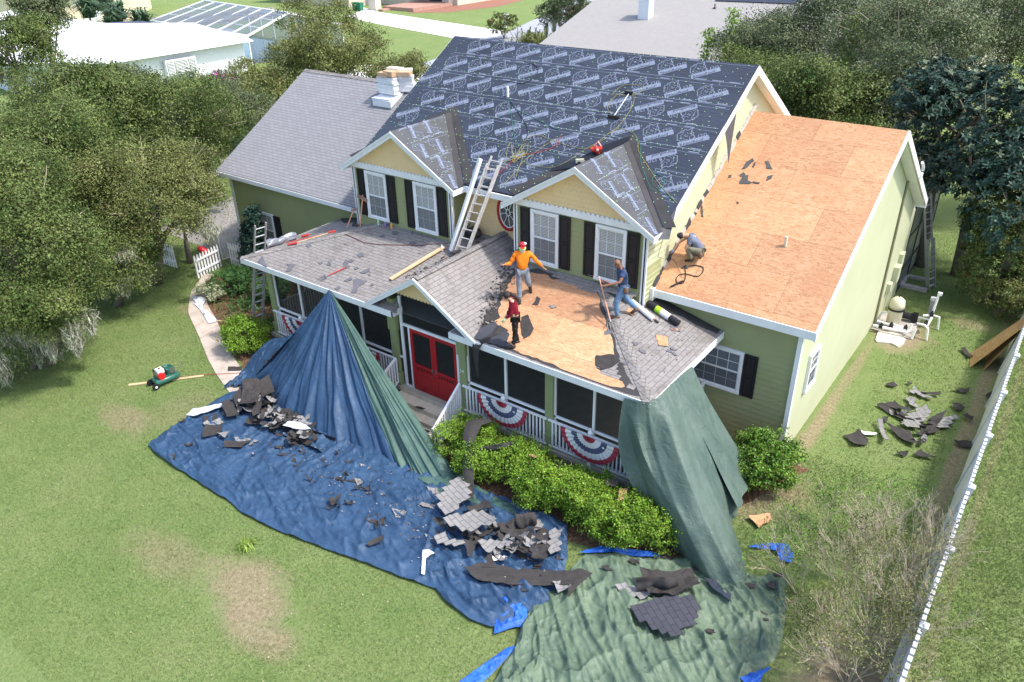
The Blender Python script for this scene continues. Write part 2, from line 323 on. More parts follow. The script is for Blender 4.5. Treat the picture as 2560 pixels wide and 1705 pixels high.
D={'osb':[(1.39,2.24),(1.2,2.79),(1.62,3.14),(2.18,3.19),(2.49,3.07),(2.7,3.2),(3.07,3.14),(3.49,3.19),(3.83,3.09),(4.11,2.89),(4.43,2.41),(4.73,2.17),(5.06,1.74),(5.31,1.57),(5.64,1.1),(5.36,0.9),(5.26,0.79),(5.47,0.49),(5.82,0.39),(6.16,0.36),(6.51,0.24),(6.43,0.14),(6.07,0.04),(5.79,0.05),(5.3,0.06),(5.06,0.04),(4.68,0.09),(4.27,0.1),(3.73,0.13),(3.42,0.12),(3.04,0.19),(2.67,0.39),(2.26,0.64),(1.96,0.81),(1.83,1.22),(1.6,1.67)],
'hole_dark':[(1.09,2.36),(1.08,3.05),(1.71,3.35),(2.39,3.41),(3.44,3.54),(3.87,3.19),(4.42,2.64),(4.99,1.99),(5.46,1.49),(5.84,0.99),(6.45,0.43),(7.06,0.14),(6.65,0.0),(5.84,-0.04),(4.32,0.03),(3.12,0.09),(1.87,0.03),(1.78,0.28),(1.65,0.83),(1.42,1.76)],
'feltA':[(1.87,0.03),(1.8,0.4),(1.98,0.82),(2.7,0.58),(2.78,0.29),(3.14,0.2),(2.83,0.1)],
'feltB':[(2.57,1.31),(2.66,1.46),(2.95,1.24),(3.16,1.04),(3.22,0.78),(3.17,0.61),(2.91,0.78)],
'feltC':[(1.65,0.75),(1.54,1.17),(1.78,1.27),(2.02,1.03),(1.87,0.77)],
'feltD':[(5.23,0.84),(5.53,0.95),(5.93,0.93),(5.85,0.66),(5.68,0.46),(5.43,0.51)],
'feltE':[(2.56,1.88),(2.43,2.23),(2.61,2.18),(2.71,1.91)],
'valleyR':[(0.79,3.06),(0.95,2.39),(1.26,1.85),(1.52,1.08),(1.83,0.3)],
'scrapL1':[(-5.99,0.04),(-6.13,0.31),(-6.29,0.38),(-6.02,0.48),(-5.85,0.16)],
'scrapL2':[(-4.24,0.98),(-4.45,1.18),(-4.5,1.36),(-4.36,1.35),(-4.13,1.05)],
'scrapL3':[(-3.01,0.14),(-3.21,0.44),(-3.45,0.65),(-3.38,0.74),(-3.18,0.73),(-2.98,0.78),(-2.95,0.67),(-3.02,0.49),(-2.87,0.17)],
'scrapL4':[(-6.48,1.38),(-6.52,1.54),(-6.31,1.48),(-6.31,1.34)],
'scrapL5':[(-3.7,0.09),(-3.65,0.23),(-3.53,0.16),(-3.56,0.03)],
'scrapL6':[(-3.87,1.1),(-3.83,1.21),(-3.73,1.18),(-3.79,1.07)],
'scrapL7':[(-3.51,0.99),(-3.46,1.2),(-3.35,1.31),(-3.26,1.19),(-3.35,1.03)],
'scrapL8':[(-4.89,0.87),(-5.01,1.06),(-4.9,1.03),(-4.85,0.88)],
'scrapL9':[(-3.47,3.37),(-3.46,3.49),(-3.27,3.28)],
'cornerflap':[(-7.46,0.06),(-7.52,0.36),(-6.86,-0.06),(-7.01,-0.16)],
'fork1':[(-4.18,0.97),(-4.38,0.48),(-4.48,0.19)],
'mattock':[(-6.61,1.4),(-6.42,2.5)],
'pry':[(-8.29,2.81),(-7.78,2.66),(-7.06,2.53)],
'hose1':[(-5.7,2.44),(-5.27,2.4),(-4.62,2.32),(-4.09,2.41),(-3.63,2.56),(-3.18,2.72),(-2.62,2.92),(-2.35,3.1),(-1.81,3.33)],
'board_h':[(-1.88,2.65),(-1.73,3.36)],
'board_h2':[(-2.2,1.15),(-1.78,2.89)],
'foilroll':[(-8.13,0.97),(-8.25,2.01)],
'rws0':[(5.79,8.09),(5.81,8.36),(5.93,8.53),(6.0,8.45),(5.93,8.21)],
'rws1':[(6.05,8.23),(6.03,8.39),(6.08,8.4),(6.11,8.24)],
'rws2':[(6.32,8.49),(6.43,8.51),(6.65,8.26),(6.48,8.28)],
'rws3':[(6.65,7.86),(6.63,8.02),(6.74,8.09),(6.77,7.97)],
'rws4':[(5.93,7.62),(5.93,7.85),(5.82,7.92),(5.89,8.02),(6.02,7.93),(6.07,7.97),(6.14,7.78),(6.28,7.72),(6.25,7.66)],
'rws5':[(6.29,7.72),(6.29,7.78),(6.5,7.78),(6.5,7.73)],
'rws6':[(5.54,7.75),(5.52,7.83),(5.59,7.86),(5.62,7.78)],
'rws7':[(6.17,6.99),(6.15,7.05),(6.21,7.05),(6.23,6.99)],
'rws8':[(5.2,6.72),(5.26,6.73),(5.46,6.38),(5.4,6.37)],
'rws9':[(5.63,4.74),(5.71,4.87),(5.83,4.79)],
'rwcord':[(5.79,4.84),(6.0,4.92),(6.19,4.92),(6.26,4.84),(6.25,4.69),(6.16,4.62),(5.88,4.62),(5.71,4.56),(5.66,4.45),(5.72,4.34),(5.83,4.31),(5.92,4.37),(5.87,4.57),(5.76,4.75),(5.7,4.83)],
'rwbar':[(5.64,4.15),(5.89,4.4)],
'rwpipe':[(9.18,6.41)],
'rwtear':[(9.66,9.57)],
'lumber1':[(-0.69,13.43)],
'rollW':[(4.83,3.62),(5.75,3.21)],
'rollB':[(5.27,3.76),(6.29,3.59)],
'rollF':[(4.85,3.69),(5.78,3.41)],
'osbscrap':[(6.07,3.06),(6.24,3.27),(6.54,2.97),(6.39,2.76)],
'bagpile':[(5.46,4.1)],
'tinyosb':[(6.09,3.95)],
'blk':[(4.88,3.72),(5.01,3.62),(5.06,3.78)],
'ladfeet':[(-1.11,3.69),(-0.61,3.72)],
'lad_top':[(-1.17,4.86,6.82),(-0.63,4.85,6.81)],
'whitepost_top':[(-1.46,4.75,6.75)],
'whitepost_bot':[(-1.43,3.07,4.18)],
'hoseR':[(0.72,5.99,7.49),(0.8,5.63,7.28),(0.41,5.32,7.09),(-0.07,5.1,6.96),(-0.3,4.81,6.79),(-0.55,4.03,6.32)],
'hoseY1':[(-0.04,4.01,6.31),(0.08,4.64,6.68),(-0.07,5.1,6.96),(-0.36,5.43,7.15),(-0.27,5.76,7.35),(0.02,5.87,7.42),(0.58,5.78,7.36),(1.38,5.68,7.3),(1.92,5.74,7.34),(2.18,6.25,7.64),(2.39,6.65,7.88),(2.42,7.27,8.25),(2.28,7.7,8.51),(1.96,7.85,8.59),(1.66,7.67,8.49),(1.64,7.22,8.22),(1.98,6.95,8.06)],
'hoseY2':[(0.21,4.36,6.52),(0.07,4.82,6.79),(0.4,5.5,7.2),(0.65,5.86,7.41)],
'hoseY3':[(0.18,4.84,6.81),(1.08,4.87,6.82),(1.48,5.15,6.99),(1.74,5.56,7.23),(1.9,5.77,7.36),(2.25,6.14,7.58)],
'hoseY4':[(1.5,7.65,8.48),(1.66,8.06,8.72),(2.13,8.16,8.78),(2.4,8.04,8.71),(2.2,7.75,8.54),(1.62,7.73,8.53)],
'hoseG':[(-0.49,5.34,7.1),(-1.1,6.0,7.5),(-1.57,6.53,7.81),(-1.99,7.01,8.09),(-1.45,6.68,7.9),(-0.65,6.47,7.78),(0.13,6.27,7.66),(0.58,6.16,7.59)],
'hoseB':[(-1.99,7.01,8.09),(-1.3,6.57,7.83),(-0.67,6.14,7.58),(-0.4,5.8,7.38),(-0.38,5.36,7.11),(-0.58,5.2,7.02),(-0.48,4.96,6.88),(-0.06,4.92,6.85)],
'hoseY5':[(2.18,6.25,7.64),(2.46,6.54,7.81),(2.88,6.49,7.78),(3.21,6.3,7.68),(3.5,5.89,7.43),(3.98,5.52,7.21),(4.69,4.99,6.9),(5.43,4.56,6.64)],
'hoseG2':[(3.13,6.35,7.7),(3.43,6.11,7.56),(3.7,5.64,7.28),(4.14,5.16,6.99),(4.55,4.8,6.78),(4.79,4.91,6.84),(4.67,5.21,7.02),(4.36,5.31,7.09),(4.41,5.04,6.93),(4.73,4.84,6.8),(5.22,4.67,6.71)],
'hoseD':[(-2.6,7.7,8.5),(-1.9,7.68,8.5),(-1.62,7.97,8.67),(-1.72,8.31,8.87),(-2.05,8.49,8.97),(-2.31,8.45,8.96)],
'vent':[(-2.02,7.04,8.11),(-2.18,7.26,8.24)],
'broom':[(2.06,6.91,8.03),(2.05,7.79,8.56)],
'redcan':[(2.55,6.01,7.5)],
'junk':[(2.24,5.77,7.36)],
'felt_strip':[(3.08,6.28,7.66),(5.47,4.57,6.64),(5.92,4.0,6.31),(3.7,5.92,7.45),(-3.97,6.29,7.67),(-3.49,6.33,7.69),(-1.3,4.06,6.34),(-1.3,3.81,6.19)],
'flap':[(5.13,7.2,7.39),(5.13,7.95,7.68),(5.13,7.84,6.64)],
'boxes':[(-10.74,9.12,7.18),(-9.66,8.95,7.07),(-9.17,9.61,7.47),(-10.81,8.99,7.1)],
'bt_out':[(-5.89,-5.77),(-5.25,-5.9),(-4.27,-5.93),(-3.58,-5.91),(-2.73,-5.95),(-2.0,-5.91),(-1.12,-6.02),(-0.48,-5.96),(0.69,-5.81),(1.74,-5.62),(2.84,-5.37),(3.74,-5.27),(4.28,-5.1),(4.65,-5.07),(5.16,-5.21),(5.86,-5.29),(6.37,-5.17),(6.78,-4.77),(6.72,-4.6),(6.99,-3.88),(6.94,-3.28),(6.61,-2.52),(6.06,-1.63),(5.48,-1.45),(5.02,-1.57),(4.22,-1.63),(3.38,-1.68),(2.58,-1.81),(1.19,-1.12),(-1.07,-0.57),(-3.28,-0.31),(-5.37,-1.44),(-6.07,-1.77),(-6.35,-2.76),(-6.27,-3.62),(-6.23,-4.12),(-6.12,-4.8),(-6.04,-5.29)],
'gt_out':[(7.3,-6.52),(7.25,-6.16),(7.08,-5.26),(6.8,-4.54),(6.83,-4.0),(6.87,-3.17),(6.89,-2.14),(7.51,-1.66),(8.28,-1.33),(9.09,-0.67),(9.79,-0.77),(10.58,-0.37),(11.01,0.02),(11.38,-0.9),(11.59,-1.77),(11.49,-2.25),(11.69,-2.43),(11.25,-3.3),(11.38,-4.06),(7.4,-6.92)],
'cone_base':[(-6.3,-2.02),(-5.94,-1.89),(-5.3,-1.93),(-4.41,-2.24),(-3.73,-2.54),(-3.43,-2.6),(-2.74,-2.54),(-2.13,-2.42),(-1.37,-2.39),(-1.06,-2.42),(-0.18,-2.28),(0.81,-2.23),(1.32,-2.23),(1.71,-2.26),(2.22,-2.16),(2.62,-1.92),(2.56,-1.75)],
'bulge':[(-6.72,-1.29),(-6.1,-1.63),(-5.58,-1.64)],
'drape_base':[(8.6,-0.6),(9.24,-0.99),(9.74,-1.14),(10.37,-1.13),(10.31,-0.57),(9.68,0.56),(8.89,2.2),(9.1,2.79),(8.08,4.48)],
'path':[(-14.36,1.28),(-13.19,0.54),(-11.79,-0.29),(-10.83,-0.72),(-9.37,-1.44),(-8.75,-1.66),(-8.0,-1.13),(-8.6,-0.9),(-9.96,-0.29),(-11.01,0.24),(-12.58,0.95),(-13.42,1.33),(-14.07,1.99),(-14.84,2.19),(-14.74,1.74)],
'path2':[(-13.74,0.86),(-12.62,0.03),(-10.74,-0.8),(-8.85,-1.69),(-7.75,-2.14),(-6.31,-2.63),(-5.63,-2.16),(-6.07,-1.86),(-7.46,-1.41),(-8.62,-0.97),(-10.03,-0.31),(-11.44,0.33),(-12.65,0.88)],
'bed':[(-15.01,1.55),(-15.15,1.98),(-15.46,2.75),(-15.24,3.79),(-13.66,3.97),(-7.82,1.03),(-8.09,0.06),(-7.98,-0.92),(-8.47,-0.96),(-10.24,-0.16),(-12.0,0.71),(-13.13,1.34),(-14.02,1.42)],
'plastic':[(-13.48,0.81),(-13.71,1.04),(-13.43,1.14),(-12.91,1.1),(-12.78,0.77),(-13.06,0.72),(-13.1,0.6),(-12.4,0.43),(-11.74,0.17),(-11.07,-0.1),(-10.96,0.28),(-11.48,0.26),(-12.13,0.44),(-12.73,0.58)],
'fence1':[(-15.19,2.43),(-14.89,3.13),(-14.79,3.64),(-13.78,3.88)],
'fence1t':[(-14.82,2.25),(-15.37,3.61),(-14.73,3.8),(-13.79,3.86)],
'fence0':[(-18.24,2.17),(-18.56,3.22)],
'fence0t':[(-18.04,2.16),(-16.98,2.45)],
'gateb':[(-15.33,3.54),(-15.24,4.06)],
'gatet':[(-15.11,3.36),(-15.14,3.95)],
'kayak':[(-15.92,3.66),(-14.32,2.87)],
'ladL':[(-9.22,0.47),(-9.02,0.69)],
'ladLt':[(-6.89,0.26,4.6),(-6.94,0.65,4.6)],
'bushL':[(-6.52,-1.25),(-8.84,-0.3),(-8.25,0.9)],
'mag':[(-14.89,5.88),(-20.69,10.51)],
'ferns':[(-14.14,2.99),(-13.94,2.28),(-11.85,1.73),(-11.24,1.69),(-11.03,0.92),(-9.47,-0.27),(-10.38,2.28),(-8.87,0.87)],
'comp':[(-8.78,-3.82),(-8.7,-2.98),(-8.74,-3.4)],
'board1':[(-10.38,-3.38),(-8.28,-2.72)],
'board2':[(-16.95,0.97),(-16.17,1.6)],
'gcord':[(-8.88,-2.79),(-8.65,-2.37),(-8.51,-1.8),(-8.23,-0.98)],
'planks':[(-10.31,0.47),(-9.93,0.98),(-9.79,0.2),(-9.66,0.53)],
'hedge':[(2.27,-1.85),(1.96,-0.88),(3.79,-0.78),(5.6,-0.52),(7.64,-0.11),(8.63,-0.93),(8.07,-1.33),(7.21,-1.68),(6.01,-1.88),(4.26,-1.77),(3.0,-1.82)],
'bushR':[(9.26,3.02),(10.2,4.12),(9.78,3.48)],
'curb':[(13.69,5.18),(13.46,9.27),(13.35,12.03)],
'gs0':[(10.8,9.95),(10.96,10.1),(11.12,10.05),(11.05,9.86),(10.86,9.81)],
'gs1':[(11.32,10.35),(11.38,10.47),(11.48,10.37),(11.43,10.23)],
'gs2':[(11.48,10.13),(11.83,10.02),(11.82,9.83),(12.21,9.93),(12.22,9.77),(11.56,9.66)],
'gs3':[(11.82,9.95),(12.31,10.24),(12.34,10.09),(11.89,9.85)],
'gs4':[(12.6,10.73),(12.76,10.96),(13.02,11.08),(13.03,10.86),(12.84,10.72)],
'gs5':[(13.47,10.93),(13.63,11.39),(13.73,11.0),(13.63,10.76)],
'gs6':[(12.75,9.8),(12.93,9.98),(13.12,9.79),(13.02,9.45),(12.83,9.59)],
'gs7':[(13.11,9.3),(13.2,9.47),(13.4,9.34),(13.39,9.13)],
'gs8':[(10.87,8.49),(11.0,8.64),(11.87,8.27),(11.78,8.05),(11.32,8.21)],
'gs9':[(11.02,8.65),(11.29,8.95),(11.62,8.74),(11.48,8.54)],
'gs10':[(11.56,9.25),(11.7,9.47),(11.91,9.16),(11.73,8.92)],
'gs11':[(11.89,8.82),(12.12,9.09),(12.34,8.92),(12.03,7.56),(11.79,7.6)],
'gs12':[(12.31,8.58),(12.46,9.0),(12.68,9.32),(12.61,8.69),(12.42,8.5)],
'gs13':[(12.53,8.42),(12.79,9.18),(13.0,9.17),(12.72,8.14)],
'gs14':[(12.35,7.88),(12.41,8.34),(12.72,8.35),(12.71,7.94),(12.49,7.73)],
'gs15':[(11.06,7.44),(11.2,7.54),(11.64,6.7),(11.54,6.48)],
'gs16':[(10.52,6.31),(10.81,6.71),(11.15,6.5),(11.18,6.18),(10.89,5.93)],
'gs17':[(10.85,6.73),(11.25,6.99),(11.31,6.85),(11.01,6.65)],
'gs18':[(11.37,7.51),(11.67,7.51),(12.03,7.56),(12.37,6.92),(12.18,6.88),(11.81,7.11)],
'gs19':[(12.35,7.34),(12.41,7.58),(12.53,7.42),(12.47,7.18)],
'gs20':[(13.13,7.74),(13.43,8.1),(13.67,8.07),(13.58,7.72),(13.34,7.61)],
'gs21':[(11.93,6.24),(12.03,6.4),(12.23,6.45),(12.19,6.24)],
'gs22':[(12.36,6.45),(12.47,6.76),(12.92,6.66),(12.7,6.5)],
'gs23':[(10.64,3.66),(10.67,3.76),(10.77,3.67),(10.73,3.51)],
'gs24':[(11.18,8.0),(11.33,8.0),(11.35,7.7),(11.27,7.75)],
'gs25':[(12.31,13.66),(12.41,13.81),(12.74,13.35),(12.68,13.11)],
'tb0':[(1.78,-4.44),(1.72,-4.27),(2.11,-4.11),(2.32,-4.3)],
'tb1':[(2.06,-3.75),(2.16,-3.65),(2.43,-3.59),(2.49,-3.8),(2.31,-3.89)],
'tb2':[(2.4,-3.11),(2.56,-2.96),(2.93,-2.95),(2.87,-3.18),(2.56,-3.26)],
'tb3':[(2.48,-5.08),(2.5,-4.78),(2.61,-4.6),(2.73,-4.74),(2.58,-5.07)],
'tb4':[(0.47,-2.58),(0.3,-2.01),(0.77,-2.12),(1.04,-2.35),(1.66,-2.64),(1.11,-2.79),(0.77,-2.62)],
'tb5':[(1.23,-2.42),(1.39,-1.77),(1.54,-1.87),(1.29,-2.3)],
'tb6':[(0.03,-2.93),(0.19,-2.82),(0.4,-2.88),(0.23,-3.04)],
'tb7':[(2.18,-2.59),(2.41,-2.42),(2.65,-2.56),(2.48,-2.68)],
'tb8':[(2.0,-3.39),(2.1,-3.29),(2.2,-3.4),(2.12,-3.46)],
'tb9':[(2.81,-1.99),(2.97,-1.79),(3.63,-2.61),(3.55,-3.37),(3.41,-3.39),(2.92,-2.89)],
'tb10':[(2.98,-1.87),(3.15,-1.82),(3.76,-2.51),(3.53,-2.46)],
'tb11':[(3.66,-3.62),(3.72,-3.27),(4.17,-2.72),(4.63,-2.8),(4.73,-3.0),(4.4,-3.56),(4.03,-3.69)],
'tb12':[(3.69,-4.0),(3.81,-3.85),(4.47,-3.76),(4.45,-3.85),(3.89,-4.05)],
'tb13':[(4.81,-3.62),(5.08,-3.08),(5.3,-2.92),(5.39,-3.11),(5.11,-3.66)],
'tb14':[(4.38,-3.64),(4.65,-3.44),(4.82,-3.95),(4.76,-4.0)],
'tb15':[(3.1,-3.33),(3.26,-3.22),(3.58,-3.41),(3.57,-3.75),(3.34,-3.72)],
'tb16':[(3.32,-3.93),(3.55,-3.84),(3.64,-3.94),(3.46,-4.03)],
'tb17':[(5.45,-3.13),(5.67,-2.85),(6.15,-2.64),(6.26,-2.87),(5.75,-3.23)],
'tb18':[(5.58,-2.66),(6.01,-2.42),(6.12,-2.66),(5.73,-2.87)],
'tb19':[(5.9,-2.23),(6.14,-2.0),(6.45,-2.48),(6.45,-2.68),(6.28,-2.86)],
'tb20':[(4.76,-2.78),(5.01,-2.47),(5.39,-2.92),(4.99,-2.95)],
'tb21':[(5.04,-2.51),(5.29,-2.26),(5.8,-2.11),(5.95,-2.4),(5.54,-2.68),(5.23,-2.71)],
'tb22':[(5.12,-3.92),(5.09,-3.52),(5.48,-3.85),(5.27,-4.05)],
'tb23':[(5.98,-3.73),(6.33,-3.48),(6.62,-3.33),(6.42,-3.67),(6.06,-4.02)],
'tb24':[(6.86,-3.5),(7.07,-3.24),(7.28,-3.37),(7.11,-3.69)],
'tb25':[(6.97,-3.02),(7.16,-2.77),(7.46,-2.79),(7.37,-3.31),(7.41,-3.72)],
'tb26':[(6.29,-3.97),(6.44,-3.83),(6.5,-3.96),(6.37,-4.02)],
'tb27':[(6.39,-2.66),(6.57,-2.53),(6.62,-2.68),(6.47,-2.78)],
'tl0':[(-5.55,-3.01),(-5.77,-2.47),(-5.36,-2.65),(-4.88,-3.33)],
'tl1':[(-4.82,-3.28),(-5.73,-2.44),(-5.45,-2.13),(-5.24,-2.1),(-4.23,-3.08),(-4.48,-3.26)],
'tl2':[(-5.37,-2.19),(-5.34,-1.69),(-4.42,-2.23),(-4.5,-2.62)],
'tl3':[(-5.62,-3.4),(-5.56,-3.07),(-4.54,-3.52),(-4.88,-3.75)],
'tl4':[(-4.21,-3.29),(-4.56,-2.89),(-4.36,-2.8),(-3.98,-3.12),(-3.99,-3.39)],
'tl5':[(-5.72,-4.02),(-5.43,-3.71),(-5.21,-3.88),(-5.39,-4.22)],
'tl6':[(-5.43,-4.25),(-5.0,-3.84),(-4.55,-4.05),(-4.98,-4.45)],
'tl7':[(-4.64,-4.77),(-5.16,-4.32),(-4.67,-4.03),(-4.39,-4.34)],
'tl8':[(-4.47,-4.4),(-4.18,-4.09),(-4.06,-4.41)],
'tl9':[(-3.76,-4.68),(-3.96,-4.48),(-3.32,-4.03),(-3.32,-4.38)],
'tl10':[(-3.91,-4.26),(-3.87,-4.03),(-3.2,-4.0),(-3.15,-4.16)],
'tl11':[(-3.75,-3.99),(-3.31,-3.83),(-3.27,-3.95),(-3.61,-4.04)],
'tl12':[(-4.91,-5.2),(-4.84,-5.05),(-4.68,-5.04),(-4.77,-5.2)],
'tl13':[(-4.79,-5.74),(-4.76,-5.62),(-4.48,-5.75),(-4.54,-5.84)],
'tl14':[(-6.04,-4.67),(-6.09,-4.44),(-5.95,-4.45)],
'tl15':[(-2.13,-4.38),(-1.94,-4.24),(-1.83,-4.39),(-1.97,-4.44)],
'tl16':[(-0.48,-3.03),(-0.44,-2.87),(-0.3,-2.91),(-0.29,-3.08)],
'tl17':[(0.03,-2.94),(0.31,-2.84),(0.36,-2.94),(0.18,-3.02)],
'tl18':[(-1.5,-4.02),(-1.39,-3.81),(-1.32,-3.99)],
'tl19':[(-0.05,-3.7),(0.01,-3.49),(0.21,-3.73)],
'tl20':[(-0.42,-3.88),(0.5,-3.4),(0.48,-3.5)],
'tl21':[(-2.53,-4.29),(-2.43,-4.22),(-2.35,-4.35)],
'tl22':[(-2.96,-4.31),(-2.9,-4.27),(-2.79,-4.38)],
'tl23':[(-1.4,-4.57),(-1.31,-4.46),(-1.22,-4.57)],
'tl24':[(1.18,-3.01),(1.26,-2.95),(1.29,-3.06)],
'tl25':[(0.34,-3.43),(0.45,-3.35),(0.68,-3.45),(0.56,-3.57)],
'tl26':[(-0.38,-4.56),(-0.33,-4.49),(-0.22,-4.58)],
'tl27':[(-2.34,-3.97),(-2.09,-3.7),(-1.73,-3.64),(-1.94,-3.83)],
'tl28':[(-1.11,-3.39),(-1.02,-3.28),(-0.92,-3.43)],
'whiteboard':[(-6.12,-4.32),(-6.22,-4.01),(-5.77,-3.3),(-5.57,-3.39),(-5.87,-4.25)],
'blackroll':[(-3.06,-3.36),(-2.04,-3.71),(-1.52,-3.49),(-1.14,-3.08),(-1.3,-2.81),(-1.86,-3.01)],
'whitepatch':[(-1.95,-3.52),(-1.64,-3.11),(-1.46,-3.69)],
'feltscrap':[(-1.62,-2.48),(-1.42,-2.34),(-0.92,-2.86)],
'bigroll':[(5.86,-3.8),(6.98,-2.77)],
'trash1':[(3.67,-4.38),(3.78,-4.28),(3.98,-4.29),(3.87,-4.49),(4.25,-4.95),(4.16,-4.98)],
'trash2':[(5.11,-3.67),(5.29,-3.48),(5.48,-3.35),(5.44,-3.5),(5.29,-3.67)],
'trash3':[(5.74,-4.06),(5.81,-3.92),(5.95,-3.94),(5.98,-4.03),(5.85,-4.1)],
'gtb':[(7.91,-2.7),(8.27,-2.38),(8.28,-2.11),(8.75,-2.21),(8.65,-2.73)],
'gtb2':[(7.72,-2.82),(7.85,-2.62),(8.09,-2.62),(8.07,-2.86)],
'gtb3':[(8.41,-3.1),(8.66,-2.49),(9.06,-2.59),(9.2,-2.86),(8.95,-3.39),(8.52,-3.29)],
'gtb4':[(8.27,-2.88),(8.4,-2.62),(8.57,-3.0),(8.48,-3.17)],
'print':[(9.54,-1.31),(9.79,-1.25),(10.24,-1.4),(10.35,-1.64),(9.89,-1.5)],
'blueflap1':[(6.62,-4.49),(6.81,-4.05),(7.39,-4.41),(6.98,-4.59),(7.07,-4.89)],
'blueedge':[(7.25,-6.21),(7.16,-5.74),(7.13,-5.09),(7.21,-5.47),(7.4,-6.1)],
'blueedge2':[(6.72,-2.63),(6.71,-2.27),(7.06,-1.92),(7.57,-1.69),(7.97,-1.74),(7.39,-1.97),(6.83,-2.24)],
'blueedge3':[(11.31,-2.88),(11.35,-2.38),(11.58,-2.52),(11.47,-2.7)],
'bluebits':[(10.73,0.49),(10.83,0.57),(10.89,0.26),(9.63,0.66),(10.02,0.94),(10.34,0.98),(10.6,0.85)],
'osbpiece':[(9.57,1.35),(9.98,1.79),(10.11,1.58),(9.93,1.1)],
'treeR_base':[(13.12,-0.96),(13.27,-0.85)],
'bedR':[(12.65,-1.53),(13.06,-0.75),(13.54,-0.16),(13.99,-0.8),(13.96,-1.35),(12.99,-2.05)],
'feltstrip_hedge':[(2.45,-1.16),(3.12,-2.17),(3.52,-2.71)],
'felttent':[(2.68,-1.84),(3.02,-1.59)],
'feltbent':[(3.21,-1.3),(3.68,-0.55)],
'filter':[(9.87,14.34)],
'pump':[(10.09,14.96)],
'slab':[(9.65,13.54),(10.22,13.63),(10.6,13.42),(10.62,13.01),(10.52,12.69),(10.26,12.83),(9.84,12.64),(9.74,12.76)],
'pstand':[(9.39,13.89),(10.37,13.88),(10.5,14.27),(10.82,14.19),(10.73,15.28),(10.42,15.91)],
'pchlor':[(10.37,15.88)],
'whitedrive':[(-75.51,73.9),(-47.05,67.46),(-45.24,61.07),(-49.99,60.14),(-68.52,65.12),(-74.28,68.01),(-79.42,74.62)],
'greydrive':[(-45.24,61.07),(-47.05,67.46),(-49.22,81.55),(-54.78,93.31),(-39.81,67.74),(-39.03,60.42)],
'mailbox':[(-48.86,70.49)],
'bins':[(-77.91,74.71),(-76.75,74.62)],
'thouse':[(-82.67,72.9),(-78.35,73.78),(-75.38,73.97),(-77.12,77.26),(-74.26,77.34),(-72.92,83.87),(-71.64,84.54),(-71.31,89.35),(-70.93,92.77)],
'planter':[(-76.94,76.64),(-70.02,72.85),(-69.11,73.99),(-70.98,80.49),(-69.36,85.73),(-68.26,92.51),(-70.36,94.72)],
'mulch_right':[(10.09,4.32),(9.49,5.68),(9.36,8.29),(9.33,10.92),(9.38,13.86),(9.27,18.11),(9.85,17.93),(10.6,16.66),(11.05,15.32),(10.89,13.68),(9.87,12.4),(9.47,11.01),(9.69,7.72),(9.62,6.8)],
'osbsheets':[(12.65,13.48),(12.8,12.53),(13.82,17.23),(13.67,18.43),(13.18,12.66),(13.9,16.51)],
'lwall':[(-24.01,9.09),(-18.75,7.05),(-22.03,9.5)],
'culvert':[(-51.69,30.92),(-47.04,29.4),(-43.19,26.28)],
'palm':[(-46.3,26.62)],
'boug':[(-49.82,30.34)],
'patch1':[(-0.56,-7.26),(-0.11,-6.26),(1.01,-5.77),(2.07,-6.13),(2.36,-6.93),(2.96,-7.75),(2.82,-8.02),(1.53,-8.04),(0.39,-7.94),(-0.14,-7.76)],
'spot':[(-8.2,-4.82),(9.67,3.64)],
'shadowT':[(-30.04,7.11),(-9.52,-7.6)]}
# ================================================================ THE HOUSE
ZE, XPL, XPR, PS = 3.41, -8.25, 7.25, .25
MS = .595                     # main slope
def zmain(y): return 9.50-MS*(9.37-y)
def zrw(y): return 7.987-.6*(10.18-y)
def zlw(y): return 7.44-.6*(9.56-y)
house = empty('house', (0,4,0), label='two-storey sage green house with white trim and its roof half stripped', cat='house')
class HB(MB):
    """parts of the house are written in world coordinates, house origin at (0,4,0)"""
    def build(s, name, mats, parent=None, **kw):
        parent = parent or house
        s.v = [(x, y-4, z) for x, y, z in s.v] if parent is house else s.v
        return MB.build(s, name, mats, parent, **kw)
def sub(mb, name, mats, part, **kw):
    """sub-part of a house part (part sits at the house origin)"""
    mb.v = [(x, y-4, z) for x, y, z in mb.v]
    return MB.build(mb, name, mats, part, **kw)
def clip(poly, v0, v1):
    """clip 2D polygon (u,v) to v0<=v<=v1"""
    def cut(P, f):
        o = []
        for i in range(len(P)):
            a, b = P[i], P[(i+1)%len(P)]; fa, fb = f(a), f(b)
            if fa >= 0: o.append(a)
            if (fa > 0 and fb < 0) or (fa < 0 and fb > 0):
                t = fa/(fa-fb); o.append((a[0]+(b[0]-a[0])*t, a[1]+(b[1]-a[1])*t))
        return o
    P = cut(poly, lambda p: p[1]-v0)
    if len(P) > 2: P = cut(P, lambda p: v1-p[1])
    return P if len(P) > 2 else []
def lap_wall(mb, org, ud, nd, poly, e=.16, lip=.018):
    """overlapping boards on a vertical wall; poly in (u,z)"""
    org, ud, nd = Vector(org), Vector(ud), Vector(nd)
    z0 = min(p[1] for p in poly); z1 = max(p[1] for p in poly); z = z0
    pos = lambda p, off: org+ud*p[0]+Vector((0,0,p[1]))+nd*off
    while z < z1-1e-4:
        P = clip(poly, z, min(z+e, z1))
        if P:
            if ud.cross(Vector((0,0,1))).dot(nd) < 0: P = P[::-1]
            mb.quad(*[pos(p, lip*(1-(p[1]-z)/e)) for p in P])
            bs = [p for p in P if abs(p[1]-z) < 1e-5]
            if len(bs) == 2:
                a, b = bs; mb.quad(pos(a, 0), pos(a, lip), pos(b, lip), pos(b, 0))
        z += e
    return mb
